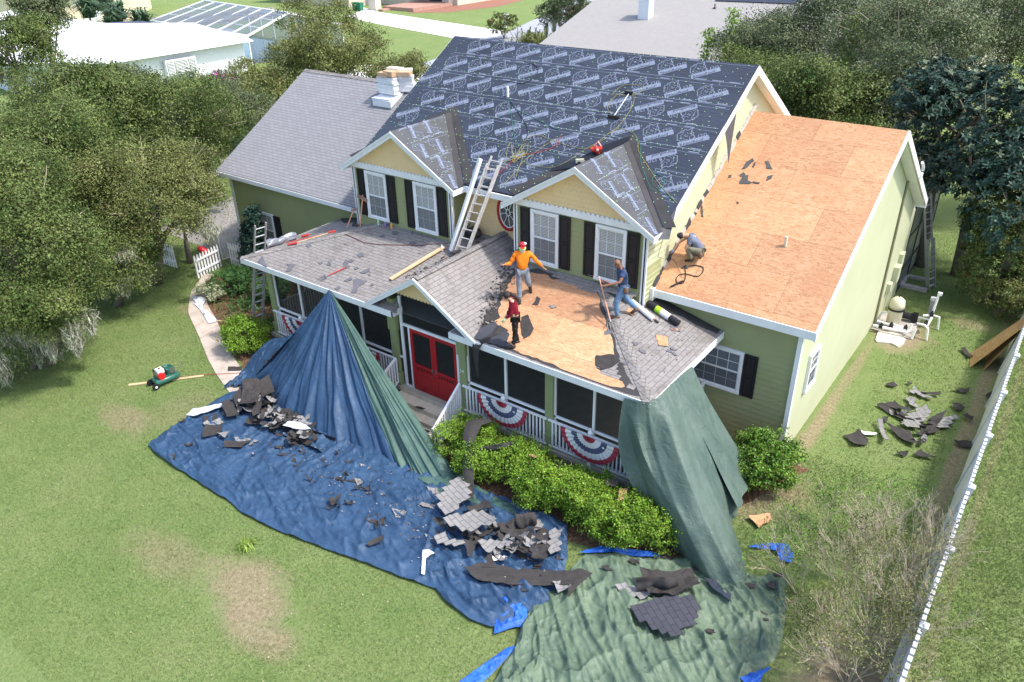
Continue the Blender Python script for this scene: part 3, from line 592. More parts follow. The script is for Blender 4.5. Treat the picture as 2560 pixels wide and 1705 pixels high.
def scallop_wall(mb, org, ud, nd, poly, e=.15, w=.15, lip=.009):
    """rows of half-round shingles on a vertical wall"""
    org, ud, nd = Vector(org), Vector(ud), Vector(nd)
    z0 = min(p[1] for p in poly); z1 = max(p[1] for p in poly); z = z0; row = 0
    us = [p[0] for p in poly]
    pos = lambda u, zz, off: org+ud*u+Vector((0,0,zz))+nd*off
    sgn = ud.cross(Vector((0,0,1))).dot(nd) > 0
    mb.quad(*[pos(p[0], p[1], 0) for p in (poly if sgn else poly[::-1])])
    while z < z1:
        u = min(us)-w*(row % 2)/2
        while u < max(us):
            P = [(u, z+e*1.0)]
            for k in range(5):
                a = math.pi+math.pi*k/4; P.append((u+w/2+w/2*math.cos(a), z+.055+.055*math.sin(a)))
            P.append((u+w, z+e)); 
            def inside(p):
                s_ = None
                for i in range(len(poly)):
                    a, b = poly[i], poly[(i+1)%len(poly)]
                    c = (b[0]-a[0])*(p[1]-a[1])-(b[1]-a[1])*(p[0]-a[0])
                    if s_ is None: s_ = c > 0
                    elif (c > 0) != s_: return False
                return True
            if inside((u+w/2, z+e*.5)) and inside((u+.02, z+e*.9)) and inside((u+w-.02, z+e*.9)):
                if not sgn: P = P[::-1]
                mb.quad(*[pos(p[0], p[1], lip*(1-(p[1]-z)/e)+.003) for p in P])
            u += w
        z += e; row += 1
    return mb
# ---- walls
m = HB()
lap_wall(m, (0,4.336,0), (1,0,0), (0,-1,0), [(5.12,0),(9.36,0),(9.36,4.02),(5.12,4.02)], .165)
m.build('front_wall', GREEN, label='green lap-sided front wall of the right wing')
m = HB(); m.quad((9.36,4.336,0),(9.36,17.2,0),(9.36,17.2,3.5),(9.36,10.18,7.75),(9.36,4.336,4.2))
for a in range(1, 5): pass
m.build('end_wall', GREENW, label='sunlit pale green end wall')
m = HB(); lap_wall(m, (0,4.5,0), (1,0,0), (0,-1,0), [(-14.75,0),(-5.97,0),(-5.97,4.2),(-14.75,4.2)], .165)
m.box(-14.78,-14.75,4.5,14.5,0,4.0)
m.build('garage_wall', GREEN, label='green front wall of the left wing')
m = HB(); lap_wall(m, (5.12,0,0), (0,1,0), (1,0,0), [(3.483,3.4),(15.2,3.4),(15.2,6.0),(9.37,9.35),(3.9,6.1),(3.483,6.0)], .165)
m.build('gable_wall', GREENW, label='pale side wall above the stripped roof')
m = HB(); m.box(-5.97,-5.93,3.5,15.2,3.4,6.0); m.box(-5.97,5.12,15.2,15.24,0,6.0)
m.hexa([(-5.97,4.3,3.0),(-5.93,4.3,3.0),(-5.93,15,3.0),(-5.97,15,3.0)], [(-5.97,9.3,9.3),(-5.93,9.3,9.3),(-5.93,9.4,9.3),(-5.97,9.4,9.3)])
m.build('rear_wall', GREEN)
m = HB(); scallop_wall(m, (0,4.233,0), (1,0,0), (0,-1,0), [(-1.71,4.1),(.86,4.1),(.86,6.08),(-1.71,6.08)])
m.build('recess_wall', YELLOW, label='yellow scalloped wall between the dormers')
m = HB(); lap_wall(m, (0,4.4,0), (1,0,0), (0,-1,0), [(-5.97,.63),(5.12,.63),(5.12,3.5),(-5.97,3.5)])
m.build('porch_wall', GREEN, label='shaded wall inside the porch')
# corner boards
m = HB()
m.box(9.27,9.39,4.24,4.30,0,4.05); m.box(9.365,9.39,4.302,4.38,0,4.05)
m.build('corner_board', WHITE); m = HB(); m.box(-14.83,-14.70,4.42,4.47,0,4.1)
m.build('corner_board', WHITE)
# ---- roofs
def slab(mb, pts, t=.16): return mb.plate(pts, t)
m = HB(); m.mat(0)
slab(m, [(-6.22,3.8,zmain(3.8)),(5.46,3.8,zmain(3.8)),(5.46,9.37,9.5),(-6.22,9.37,9.5)], .05)
slab(m, [(-6.22,9.37,9.5),(5.46,9.37,9.5),(5.46,15.1,zmain(3.64)),(-6.22,15.1,zmain(3.64))], .05)
m.mat(4)
for x in (-6.24, 5.44):
    m.hexa([(x,3.78,zmain(3.78)-.26),(x+.04,3.78,zmain(3.78)-.26),(x+.04,9.37,9.24),(x,9.37,9.24)],[(x,3.78,zmain(3.78)-.02),(x+.04,3.78,zmain(3.78)-.02),(x+.04,9.37,9.49),(x,9.37,9.49)])
    m.hexa([(x,9.37,9.24),(x+.04,9.37,9.24),(x+.04,15.1,zmain(3.64)-.26),(x,15.1,zmain(3.64)-.26)],[(x,9.37,9.49),(x+.04,9.37,9.49),(x+.04,15.1,zmain(3.64)-.02),(x,15.1,zmain(3.64)-.02)])
m.box(-1.45,.6,3.74,3.8,zmain(3.8)-.24,zmain(3.8)-.055)
m.quad((5.14,4.0,zmain(4)-.2),(5.44,4.0,zmain(4)-.2),(5.44,9.37,9.3),(5.14,9.37,9.3))
m.quad((5.14,9.37,9.28),(5.44,9.37,9.28),(5.44,15.1,zmain(3.64)-.21),(5.14,15.1,zmain(3.64)-.21))
m.box(-1.45,.6,3.8,4.23,zmain(3.8)-.23,zmain(3.8)-.20)
# printed logos, lap lines and cap nails lying on the underlayment
def ribbon(mb, pts, w, P, off=.006, closed=False):
    n = len(pts)
    for i in range(n if closed else n-1):
        a = Vector(pts[i]); b = Vector(pts[(i+1)%n]); d = b-a
        if d.length < 1e-5: continue
        d.normalize(); k = Vector((-d.y, d.x))*w/2; e = d*w*.3
        mb.quad(P(a-k-e, off), P(b-k+e, off), P(b+k+e, off), P(a+k-e, off))
def text_mesh(s, size):
    cu = bpy.data.curves.new('t', 'FONT'); cu.body = s; cu.size = size; cu.resolution_u = 2
    o = bpy.data.objects.new('t', cu); col.objects.link(o)
    dg = bpy.context.evaluated_depsgraph_get(); me = bpy.data.meshes.new_from_object(o.evaluated_get(dg))
    vs = [(v.co.x, v.co.y) for v in me.vertices]; fs = [tuple(p.vertices) for p in me.polygons]
    bpy.data.objects.remove(o); return vs, fs
TU, TR = text_mesh('U20', .215), text_mesh('RhinoRoof', .150)
HEAD = [(.02,.22),(.00,.30),(.04,.35),(.03,.42),(.09,.45),(.12,.52),(.19,.50),(.24,.55),(.27,.63),(.30,.56),(.33,.50),(.40,.47),(.43,.40),(.50,.36),(.52,.28),(.55,.20),(.52,.12),(.43,.10),(.36,.04),(.26,.03),(.20,.07),(.12,.06),(.08,.14)]
IN = [[(.12,.40),(.15,.33),(.12,.25),(.17,.20),(.16,.13)],[(.22,.42),(.28,.38),(.34,.40)],[(.22,.34),(.27,.30),(.33,.31),(.29,.26),(.23,.28),(.22,.34)],[(.40,.40),(.38,.30),(.43,.22),(.48,.24)],[(.22,.20),(.30,.16),(.38,.18),(.44,.15)],[(.06,.34),(.09,.38),(.11,.46)],[(.30,.52),(.36,.42),(.44,.36)],[(.20,.12),(.27,.10),(.34,.12)]]
def logo(mb, P, u0, v0, flip, sc=1.0, base=0.0):
    s = -1 if flip else 1
    rot = R(-8)+base
    def Q(p, off):
        x, y = (p[0]-.45)*sc, (p[1]-.28)*sc
        x, y = x*math.cos(rot)-y*math.sin(rot), x*math.sin(rot)+y*math.cos(rot)
        return P(Vector((u0+s*x, v0+s*y)), off)
    mb.mat(1)
    ribbon(mb, HEAD, .024, Q, .007, True)
    for k in IN: ribbon(mb, k, .015, Q, .007)
    c, sn = math.cos(R(40)), math.sin(R(40))
    def T(v, ox, oy): return (ox+v[0]*c-v[1]*sn, oy+v[0]*sn+v[1]*c)
    vs, fs = TU; mb.add([Q(T(v, .56, .26), .008) for v in vs], fs)
    mb.quad(*[Q(T(v, .30, -.16), .009) for v in ((0,0),(.86,0),(.86,.19),(0,.19))])
    mb.mat(2); vs, fs = TR; mb.add([Q(T(v, .33, -.12), .012) for v in vs], fs)
def underlay_print(mb, P, U0, U1, V0, V1, inside, seed, dv=.95, du=1.09, sc=.93, pattern='NNFNFNNF', nails=True, base=0.0):
    r = random.Random(seed); row = 0; v = V0+dv*.5
    while v < V1+.3:
        u = U0+(row*.41 % 1)*du-.2
        fl = pattern[row % len(pattern)] == 'F'
        while u < U1+.4:
            if all(inside(u+a*sc, v+b*sc) for a, b in (((-.42,-.18),(.42,-.1),(.45,.30),(-.4,.22),(0,0)) if not base else ((-.2,-.2),(.2,-.2),(.2,.2),(-.2,.2)))): logo(mb, P, u, v, fl, sc, base)
            u += du
        vl = v+dv*.5
        mb.mat(1)
        for off, hh in ((.03,.018),(-.10,.012)):
            uu = U0
            while uu < U1:
                L = .55
                if inside(uu, vl+off) and inside(uu+L, vl+off):
                    wv = .008*math.sin(uu*3+row)
                    mb.quad(P(Vector((uu, vl+off+wv)), .006), P(Vector((uu+L, vl+off+wv)), .006), P(Vector((uu+L, vl+off+hh+wv)), .006), P(Vector((uu, vl+off+hh+wv)), .006))
                    if r.random() < .45: mb.quad(P(Vector((uu+.1, vl+off+.03)), .006), P(Vector((uu+.42, vl+off+.03)), .006), P(Vector((uu+.42, vl+off+.065)), .006), P(Vector((uu+.1, vl+off+.065)), .006))
                uu += L
        row += 1; v += dv
    if not nails: return
    mb.mat(3); v = V0+.1; k = 0
    while v < V1:
        dense = abs(((v-V0)/dv) % 1 - .0) < .13 or ((v-V0)/dv) % 1 > .93
        step = .17 if dense else .52
        u = U0+.05
        while u < U1:
            a, b = u+r.uniform(-.04,.04), v+r.uniform(-.04,.04)
            if inside(a, b):
                q = .016
                mb.quad(*[P(Vector((a+q*math.cos(t*math.pi/3), b+q*math.sin(t*math.pi/3))), .013) for t in range(6)])
            u += step*r.uniform(.85,1.15)
        v += .19; k += 1
cs = math.sqrt(1+MS*MS)
def Pm(p, off):
    y = 9.37+p[1]/cs; return Vector((p[0], y, zmain(y)))+Vector((0,-MS,1)).normalized()*off
D1, D2, HWD, DS = -3.84, 2.99, 2.47, .593
def in_main(u, v):
    y = 9.37+v/cs
    if not (-6.17 < u < 5.42 and 3.85 < y < 9.33): return False
    for c in (D1, D2):
        if zmain(y) < 7.605-DS*abs(u-c)+.02 and abs(u-c) < HWD: return False
    return True
underlay_print(m, Pm, -6.2, 5.4, -6.40, 0, in_main, 3, dv=.915, sc=1.02)
m.build('main_roof', [UL, INK, INKD, LIME, WHITE], label='main roof under dark printed underlayment')
m2 = bpy.data.objects  # (white slot 1 is shared by trim and print on the main roof)
# shingle roof of the left wing
m = HB(); m.mat(0)
slab(m, [(-15.25,4.18,zlw(4.18)),(-5.9,4.18,zlw(4.18)),(-5.9,9.56,7.44),(-15.25,9.56,7.44)], .03)
slab(m, [(-15.25,9.56,7.44),(-5.9,9.56,7.44),(-5.9,14.9,zlw(4.22)),(-15.25,14.9,zlw(4.22))], .03)
m.mat(1)
m.box(-15.25,-5.98,4.14,4.175,zlw(4.18)-.2,zlw(4.18)-.035)
m.hexa([(-15.26,4.16,4.0),(-15.22,4.16,4.0),(-15.22,9.56,7.22),(-15.26,9.56,7.22)],[(-15.26,4.16,4.185),(-15.22,4.16,4.185),(-15.22,9.56,7.40),(-15.26,9.56,7.40)])
m.box(-15.2,-5.98,4.18,4.49,4.0,4.03)
for k in range(31):       # ridge caps
    x = -15.2+k*.3
    m.mat(2); m.hexa([(x,9.42,7.375),(x+.32,9.42,7.365),(x+.32,9.56,7.455),(x,9.56,7.465)],[(x,9.42,7.385),(x+.32,9.42,7.375),(x+.32,9.56,7.465),(x,9.56,7.475)])
m.build('garage_roof', [SH, WHITE, SHP], label='pale grey shingle roof of the left wing, still intact')
# stripped roof of the right wing
m = HB(); m.mat(0)
slab(m, [(5.13,4.01,zrw(4.01)),(9.745,4.01,zrw(4.01)),(9.745,10.18,7.987),(5.13,10.18,7.987)], .03)
slab(m, [(5.13,10.18,7.987),(9.745,10.18,7.987),(9.745,16.62,4.13),(5.13,16.62,4.13)], .03)
m.mat(1)
m.box(5.15,9.745,3.965,4.008,zrw(4.01)-.24,zrw(4.01)-.01)
m.box(5.12,5.24,3.9,4.3,3.95,4.31)
for x in (9.71,):
    m.hexa([(x,3.96,4.02),(x+.045,3.96,4.02),(x+.045,10.18,7.74),(x,10.18,7.74)],[(x,3.96,zrw(3.96)+.005),(x+.045,3.96,zrw(3.96)+.005),(x+.045,10.18,7.992),(x,10.18,7.992)])
    m.hexa([(x,10.18,7.74),(x+.045,10.18,7.74),(x+.045,16.66,3.86),(x,16.66,3.86)],[(x,10.18,7.992),(x+.045,10.18,7.992),(x+.045,16.66,4.12),(x,16.66,4.12)])
m.quad((9.37,10.18,7.72),(9.71,10.18,7.72),(9.71,16.6,3.86),(9.37,16.6,3.86))
m.quad((9.37,4.2,4.1),(9.71,4.2,4.1),(9.71,10.18,7.72),(9.37,10.18,7.72))
m.box(5.2,9.70,4.01,4.33,4.02,4.05)
m.box(9.36,9.80,13.6,13.9,5.70,5.83); m.tube([(9.78,13.75,5.95),(9.80,13.55,6.12),(9.80,13.2,6.34)],.05,8)
m.box(9.36,9.75,16.58,16.70,3.80,4.05)
m.build('stripped_roof', [OSB, WHITE], label='right wing roof stripped to bare orange OSB sheathing')
m = HB()                   # ragged flashing left along the wall
r = random.Random(5); y = 4.05
while y < 10.1:
    L = r.uniform(.1,.4); hh = r.uniform(.03,.12)
    m.mat(r.randint(0,1)); z = zrw(y)
    m.hexa([(5.145,y,z+.005),(5.145+r.uniform(.03,.09),y,z+.004),(5.145+r.uniform(.03,.09),y+L,zrw(y+L)+.004),(5.145,y+L,zrw(y+L)+.005)],
           [(5.14,y,z+hh),(5.15,y,z+hh*.8),(5.15,y+L,zrw(y+L)+hh),(5.14,y+L,zrw(y+L)+hh)])
    y += L*.9
m.build('wall_flashing', [FELT, CONC])
# ---- dormers
def dormer(cx, label, seed):
    """wall dormer with its own gable roof, windows and shutters"""
    yb = 9.37-(9.5-7.605)/MS
    w = HB(); w.mat(0)
    WH = 2.13
    lap_wall(w, (cx,3.483,0), (1,0,0), (0,-1,0), [(-WH,3.42),(WH,3.42),(WH,6.20),(-WH,6.20)], .15)
    lap_wall(w, (cx+WH,0,0), (0,1,0), (1,0,0), [(3.483,3.4),(4.5,3.4),(4.5,6.15),(3.483,6.15)], .15)
    lap_wall(w, (cx-WH,0,0), (0,1,0), (-1,0,0), [(3.483,3.4),(4.6,3.4),(4.6,6.15),(3.483,6.15)], .15)
    w.mat(1)
    scallop_wall(w, (cx,3.47,0), (1,0,0), (0,-1,0), [(-2.0,6.27),(2.0,6.27),(0,7.45)], .14, .15)
    w.mat(2)
    w.box(cx-WH-.02,cx+WH+.02,3.40,3.48,6.10,6.27)
    for k in range(28):
        x = cx-2.05+k*.15; w.mat(1) if False else w.mat(2)
        w.ball((x,3.43,6.275),.06,.02,.04,8,4)
    for s in (-1, 1):
        w.box(cx+s*WH-.07+s*.02,cx+s*WH+.07+s*.02,3.43,3.47,3.4,6.1)
        w.box(cx+s*WH-.02+s*.02,cx+s*WH+.02+s*.02,3.43,3.58,3.4,6.1)
    w.build('dormer_wall', [GREEN, YELLOW, WHITE], label=label+', wall with yellow scalloped gable')
    m = HB(); m.mat(0)
    for s in (-1, 1):
        A = [(cx, 3.225, 7.605), (cx+s*HWD, 3.225, 7.605-DS*HWD), (cx+s*HWD, 4.4, 7.605-DS*HWD), (cx, yb+.05, 7.605)]
        # reach the main roof along the valley
        yv = 9.37-(9.5-(7.605-DS*HWD))/MS
        A[2] = (cx+s*HWD, max(yv, 3.8)+.02, 7.605-DS*HWD)
        m.plate(A, .04)
    m.mat(5)
    for s in (-1, 1):
        for (yy, t0, t1, wd) in ((3.215,.03,.20,.03),(3.19,.0,.075,.03)):
            a = Vector((cx, yy, 7.60-t0)); b = Vector((cx+s*(HWD+.01), yy, 7.60-t0-DS*HWD)); dz = Vector((0,0,t1-t0)); dy = Vector((0,wd,0))
            m.hexa([a-dz, b-dz, b-dz+dy, a-dz+dy], [a, b, b+dy, a+dy])
        e = cx+s*HWD; z = 7.605-DS*HWD
        m.box(min(e,e+s*.03),max(e,e+s*.03),3.19,4.1,z-.19,z-.02)
        m.quad((cx,3.24,7.42),(cx+s*HWD,3.24,7.42-DS*HWD),(cx+s*HWD,3.48,7.42-DS*HWD),(cx,3.48,7.42))
    ds = math.sqrt(1+DS*DS)
    for s in (-1, 1):
        def Pd(p, off, s=s):
            u, v = p; d = v/ds            # u along y, v down the slope (negative)
            return Vector((cx-s*d, 3.225+(u if s < 0 else -u), 7.605+DS*d))+Vector((s*DS,0,1)).normalized()*off
        def ins(u, v, s=s):
            y = 3.225+(u if s < 0 else -u); d = -v/ds
            return 3.28 < y and 0.03 < d < HWD-.05 and zmain(y) < 7.605-DS*d-.16
        underlay_print(m, Pd, (0 if s < 0 else -3), (3 if s < 0 else 0), -HWD*ds, 0, ins, seed+s, .72, .74, .72, 'NF', True, R(-95))
    m.mat(4)                # plain felt strip in the valleys
    for s in (-1, 1):
        P = []
        for t in (0, 1):
            y0 = yb if t == 0 else max(9.37-(9.5-(7.605-DS*HWD))/MS, 3.8)
            d = 0 if t == 0 else HWD
            P.append((y0, d))
        def top(y, d, off): return Vector((cx+s*d, y, 7.605-DS*d+off))
        m.quad(top(P[0][0],0,.012), top(P[0][0]-.30,.0,.012), top(P[1][0]-.30,P[1][1],.012), top(P[1][0],P[1][1],.012))
        def mp(x, y, off): return Vector((x, y, zmain(y)+off))
        m.quad(mp(cx,P[0][0],.014), mp(cx+s*.02,P[0][0]+.28,.014), mp(cx+s*(HWD+.3),P[1][0]+.10,.014), mp(cx+s*HWD,P[1][0],.014))
    m.build('dormer_roof', [ULG, INK, INKD, LIME, FELT, WHITE], label=label+', roof under grey printed underlayment')
dormer(D1, 'left dormer', 11); dormer(D2, 'right dormer', 23)
def fixwin(): pass
def sash_window(cx, z0, z1, w, y=None, x=None, face='front', label=None, blinds=True, back=None, grid=(3,2), screen=True, tw=.085):
    """double-hung window: frame, sash, muntin bars, blind, pane; on a wall facing -y (front) or +x (side)"""
    if face == 'front': P = lambda a, o, z: (cx+a, y-o, z)
    else: P = lambda a, o, z: (x+o, cx+a, z)
    def bx(mb, a0, a1, o0, o1, zz0, zz1):
        q = [P(a0,o0,zz0), P(a1,o1,zz1)]
        mb.box(min(q[0][0],q[1][0]),max(q[0][0],q[1][0]),min(q[0][1],q[1][1]),max(q[0][1],q[1][1]),min(zz0,zz1),max(zz0,zz1))
    h = w/2
    f = HB(); bx(f,-h,-h+tw,.0,.085,z0,z1); bx(f,h-tw,h,.0,.085,z0,z1); bx(f,-h+tw,h-tw,.0,.085,z1-tw,z1); bx(f,-h-.01,h+.01,.0,.10,z0,z0+tw)
    part = f.build('window', WHITE, label=label)
    a = h-tw; zm = (z0+z1)/2
    s = MB(); bx(s,-a,a,.045,.065,zm-.025,zm+.025)
    for zz in (z0+tw, z1-tw-.03): bx(s,-a,a,.045,.062,zz,zz+.03)
    for q in (-a, a-.03): bx(s,q,q+.03,.045,.062,z0+tw,z1-tw)
    sub(s, 'sash', WHITE, part)
    g = MB()
    for k in range(1, grid[0]): bx(g, -a+2*a*k/grid[0]-.008, -a+2*a*k/grid[0]+.008, .046,.054, z0+tw, z1-tw)
    for zz in ((z0+tw+zm)/2, (z1-tw+zm)/2): bx(g,-a,a,.046,.053,zz-.008,zz+.008)
    sub(g, 'muntin', WHITE, part)
    if blinds:
        b = MB(); n = int((z1-z0-2*tw)/.045)
        for k in range(n):
            zz = z0+tw+.01+k*.045
            q = [P(-a+.02,.024,zz), P(a-.02,.024,zz), P(a-.02,.034,zz+.041), P(-a+.02,.034,zz+.041)]
            b.quad(*q)
        sub(b, 'blind', BLIND, part)
    k = MB(); q = [P(-a,.022,z0+tw), P(a,.022,z0+tw), P(a,.022,z1-tw), P(-a,.022,z1-tw)]; k.quad(*q); sub(k, 'backing', back or DARKIN, part)
    p = MB(); q = [P(-a,.040,z0+tw), P(a,.040,z0+tw), P(a,.040,z1-tw), P(-a,.040,z1-tw)]; p.quad(*q); sub(p, 'pane', GLASS, part)
    if screen:
        p = MB(); q = [P(-a,.058,z0+tw), P(a,.058,z0+tw), P(a,.058,zm), P(-a,.058,zm)]; p.quad(*q); sub(p, 'bug_screen', INSECT, part)
def shutter(cx, z0, z1, y, w=.36, label=None):
    s = HB(); s.box(cx-w/2,cx+w/2,y-.045,y-.018,z0,z1)
    t = .055; zm = z0+(z1-z0)*.5
    for a, b in ((cx-w/2,cx-w/2+t),(cx+w/2-t,cx+w/2)): s.box(a,b,y-.062,y-.046,z0,z1)
    for a, b in ((z0,z0+t*1.4),(zm-t/2,zm+t/2),(z1-t,z1)): s.box(cx-w/2+t,cx+w/2-t,y-.062,y-.046,a,b)
    for a, b in ((z0+t*1.4+.03,zm-t/2-.03),(zm+t/2+.03,z1-t-.03)): s.box(cx-w/2+t+.025,cx+w/2-t-.025,y-.056,y-.046,a,b)
    s.build('shutter', BLACK, label=label)
for cx in (D1, D2):
    for s in (-1, 1):
        wx = cx+s*1.10
        sash_window(wx, 4.40, 6.055, .97, y=3.483)
        for t in (-1, 1): shutter(wx+t*.685, 4.42, 6.04, 3.483, .37)
sash_window(7.17, 1.62, 2.95, 1.50, y=4.336, grid=(4,2), blinds=False, back=paint('grey_backing', (.20,.23,.25), .8, .2, .3, 2), label='wide window of the right wing')  # plain grey backing behind the pane, lighter than in the other windows
shutter(8.13, 1.60, 2.93, 4.336, .38)
sash_window(-12.9, 1.25, 2.75, 1.15, y=4.5, label='window of the left wing'); shutter(-13.68, 1.25, 2.72, 4.5, .38); shutter(-12.1, 1.25, 2.72, 4.5, .38)
sash_window(5.75, 1.62, 2.85, .85, x=9.36, face='side', grid=(2,2), label='small window in the pale end wall')
# oval window
part = HB(); n = 28
cxo, zo, ax, az = .02, 5.42, .33, .50
def ring(mb, y0, y1, a0, b0, a1, b1):
    for k in range(n):
        t0, t1 = 2*math.pi*k/n, 2*math.pi*(k+1)/n
        p = lambda a, b, t, y: (cxo+a*math.cos(t), y, zo+b*math.sin(t))
        mb.quad(p(a0,b0,t0,y1),p(a1,b1,t0,y1),p(a1,b1,t1,y1),p(a0,b0,t1,y1)); mb.quad(p(a1,b1,t0,y1),p(a1,b1,t0,y0),p(a1,b1,t1,y0),p(a1,b1,t1,y1)); mb.quad(p(a0,b0,t0,y0),p(a0,b0,t0,y1),p(a0,b0,t1,y1),p(a0,b0,t1,y0))
ring(part, 4.233, 4.15, ax, az, ax+.10, az+.10)
ov = part.build('oval_window', RED, label='oval window with red surround')
s = MB(); ring(s, 4.2, 4.16, ax-.03, az-.03, ax, az); ring(s, 4.2, 4.165, .06, .09, .085, .12)
for k in range(8):
    t = math.pi*k/4+.2; s.beam((cxo+.075*math.cos(t),4.175,zo+.11*math.sin(t)),(cxo+(ax-.02)*math.cos(t),4.175,zo+(az-.02)*math.sin(t)),.018,.018,(0,1,0))
sub(s, 'spoke', WHITE, ov)
s = MB(); s.quad(*[(cxo+ax*math.cos(2*math.pi*k/n),4.195,zo+az*math.sin(2*math.pi*k/n)) for k in range(n)]); sub(s, 'pane', paint('dim_glass', (.08,.10,.10), .08, .6, .3), ov)
# ---- porch
def zf(y): return ZE+PS*y
GX, GZ, GS = -.16, 4.736, .63
m = HB(); m.mat(0)
gl, gr = GX-(GZ-ZE)/GS, GX+(GZ-ZE)/GS
vy = (GZ-ZE)/PS        # valley reaches ridge height here (beyond the wall)
vx = lambda y: (GZ-zf(y))/GS
y1 = 4.45
t = .03
m.plate([(XPL,0,ZE),(GX-.85,0,ZE),(GX-vx(1.2),1.2,zf(1.2)),(GX-vx(y1),y1,zf(y1)),(XPL+y1,y1,zf(y1))], t)
m.plate([(XPL,0,ZE),(XPL+y1,y1,zf(y1)),(XPL,y1+.02,ZE)], t)
m.plate([(GX+.85+.4,0,ZE),(XPR,0,ZE),(XPR-4.3,4.3,zf(4.3)),(GX+vx(4.3),4.3,zf(4.3)),(GX+vx(1.2),1.2,zf(1.2))], t)
m.plate([(XPR,0,ZE),(XPR,4.32,ZE),(XPR-4.3,4.32,zf(4.3))], t)
m.plate([(GX,-.02,GZ),(GX,4.25,GZ),(GX-vx(4.25),4.25,GZ-GS*vx(4.25)),(gl,-.02,ZE)], t)
m.plate([(GX,-.02,GZ),(gr,-.02,ZE),(GX+vx(4.25),4.25,GZ-GS*vx(4.25)),(GX,4.25,GZ)], t)
m.mat(1)
m.box(XPL,GX-1.0,-.03,.0,ZE-.20,ZE-.01); m.box(GX+1.20,XPR,-.03,.0,ZE-.20,ZE-.01)
m.box(GX-1.03,GX-1.0,-.03,.42,ZE-.20,ZE-.01); m.box(GX+1.17,GX+1.2,-.03,.42,ZE-.20,ZE-.01)
m.box(XPR,XPR+.03,-.03,4.3,ZE-.20,ZE-.01); m.box(XPL-.03,XPL,-.03,4.5,ZE-.20,ZE-.01)
m.box(XPL,GX-1.03,.0,.36,ZE-.20,ZE-.18); m.box(GX+1.2,XPR,.0,.36,ZE-.20,ZE-.18)
for s in (-1, 1):
    L = (GZ-ZE)/GS+.03
    for yy, a0, a1 in ((-.05,.0,.17),(-.075,-.005,.06)):
        a = Vector((GX,yy,GZ-a0)); b = Vector((GX+s*L,yy,GZ-a0-GS*L)); dz = Vector((0,0,a1-a0)); dy = Vector((0,.03,0))
        m.hexa([a-dz,b-dz,b-dz+dy,a-dz+dy],[a,b,b+dy,a+dy])
    m.quad((GX,-.02,GZ-.16),(GX+s*1.6,-.02,GZ-.16-GS*1.6),(GX+s*1.6,.33,GZ-.16-GS*1.6),(GX,.33,GZ-.16))
# hip caps
def caps(a, b, w=.16):
    a, b = Vector(a), Vector(b); L = (b-a).length; nn = int(L/.14)
    for k in range(nn):
        p = a.lerp(b, k/nn); q = a.lerp(b, (k+1.25)/nn); up = Vector((0,0,1)); side = (b-a).cross(up).normalized()*w
        m.quad(p-side+up*-.028, p+up*.022, q+up*.010, q-side+up*-.040); m.quad(p+up*.022, p+side+up*-.028, q+side+up*-.040, q+up*.010)
m.mat(0); caps((XPR,0,ZE+.02),(XPR-4.2,4.2,zf(4.2)+.02)); caps((XPL,0,ZE+.02),(XPL+4.3,4.3,zf(4.3)+.02)); caps((GX,0,GZ+.015),(GX,4.2,GZ+.015),.14)
m.build('porch_roof', [SHP, WHITE], label='hipped grey shingle porch roof with small entrance gable')
m = HB(); scallop_wall(m, (GX,.36,0), (1,0,0), (0,-1,0), [(-1.12,3.87),(1.12,3.87),(0,4.58)], .12, .13)
for k in range(17):
    x = GX-1.12+.065+k*.132; m.quad(*[(x+.064*math.cos(math.pi+math.pi*q/6), .352, 3.88+.06*math.sin(math.pi+math.pi*q/6)) for q in range(7)])
m.build('porch_gable', YELLOW, label='small yellow scalloped gable over the entrance')
for px in (-7.32,-4.43,-1.536,1.175,4.173,6.88):
    p = HB(); y = .42; a = .125
    p.box(px-a,px+a,y-a,y+a,.62,3.22 if abs(px) > 2 else 3.6)
    p.box(px-.17,px+.17,y-.17,y+.17,.0,1.02); p.box(px-.185,px+.185,y-.185,y+.185,1.02,1.05); p.box(px-.16,px+.16,y-.16,y+.16,2.55 if abs(px) < 2 else 3.0,3.22)
    p.build('porch_post', POSTG)
m = HB(); m.box(-7.62,7.0,.20,4.4,.50,.63); m.box(-7.5,6.95,.38,4.4,0,.50)
m.build('porch_deck', paint('porch_deck_paint', (.40,.38,.32), .7, .25, .15))
m = HB(); m.quad((-7.6,.4,3.2),(-7.6,4.38,3.2),(6.9,4.38,3.2),(6.9,.4,3.2)); m.build('porch_ceiling', paint('ceiling_paint', (.45,.47,.48), .7, .2, .05))
bays = [(-7.195,-4.555),(-4.305,-1.66),(1.30,4.048),(4.298,6.755)]
for a, b in bays:
    c = (a+b)/2; y = .40
    s = HB(); s.box(a,b,y-.03,y+.03,1.62,1.69); s.box(a,b,y-.03,y+.03,3.10,3.2); s.box(a,b,y-.03,y+.03,.63,.70); s.box(c-.035,c+.035,y-.035,y+.035,.70,3.1)
    s.box(a,a+.05,y-.03,y+.03,.7,3.1); s.box(b-.05,b,y-.03,y+.03,.7,3.1)
    fr = s.build('screen_frame', WHITE)
    q = MB(); q.quad((a,y+.01,.65),(b,y+.01,.65),(b,y+.01,3.15),(a,y+.01,3.15)); sub(q, 'screen', SCREEN, fr)
    s = HB(); yr = .24; s.box(a-.1,b+.1,yr-.035,yr+.035,1.56,1.60); s.box(a-.08,b+.08,yr-.02,yr+.02,.72,.76)
    k = 0; x = a+.02
    while x < b-.01: s.box(x,x+.04,yr-.018,yr+.018,.76,1.56); x += .118
    s.box(c-.05,c+.05,yr-.05,yr+.05,.64,1.64); s.lathe((c,yr,1.64),[(.03,0),(.075,.03),(.08,.06),(.05,.10),(.02,.14),(.03,.17),(.0,.20)],10)
    s.build('railing', WHITE)
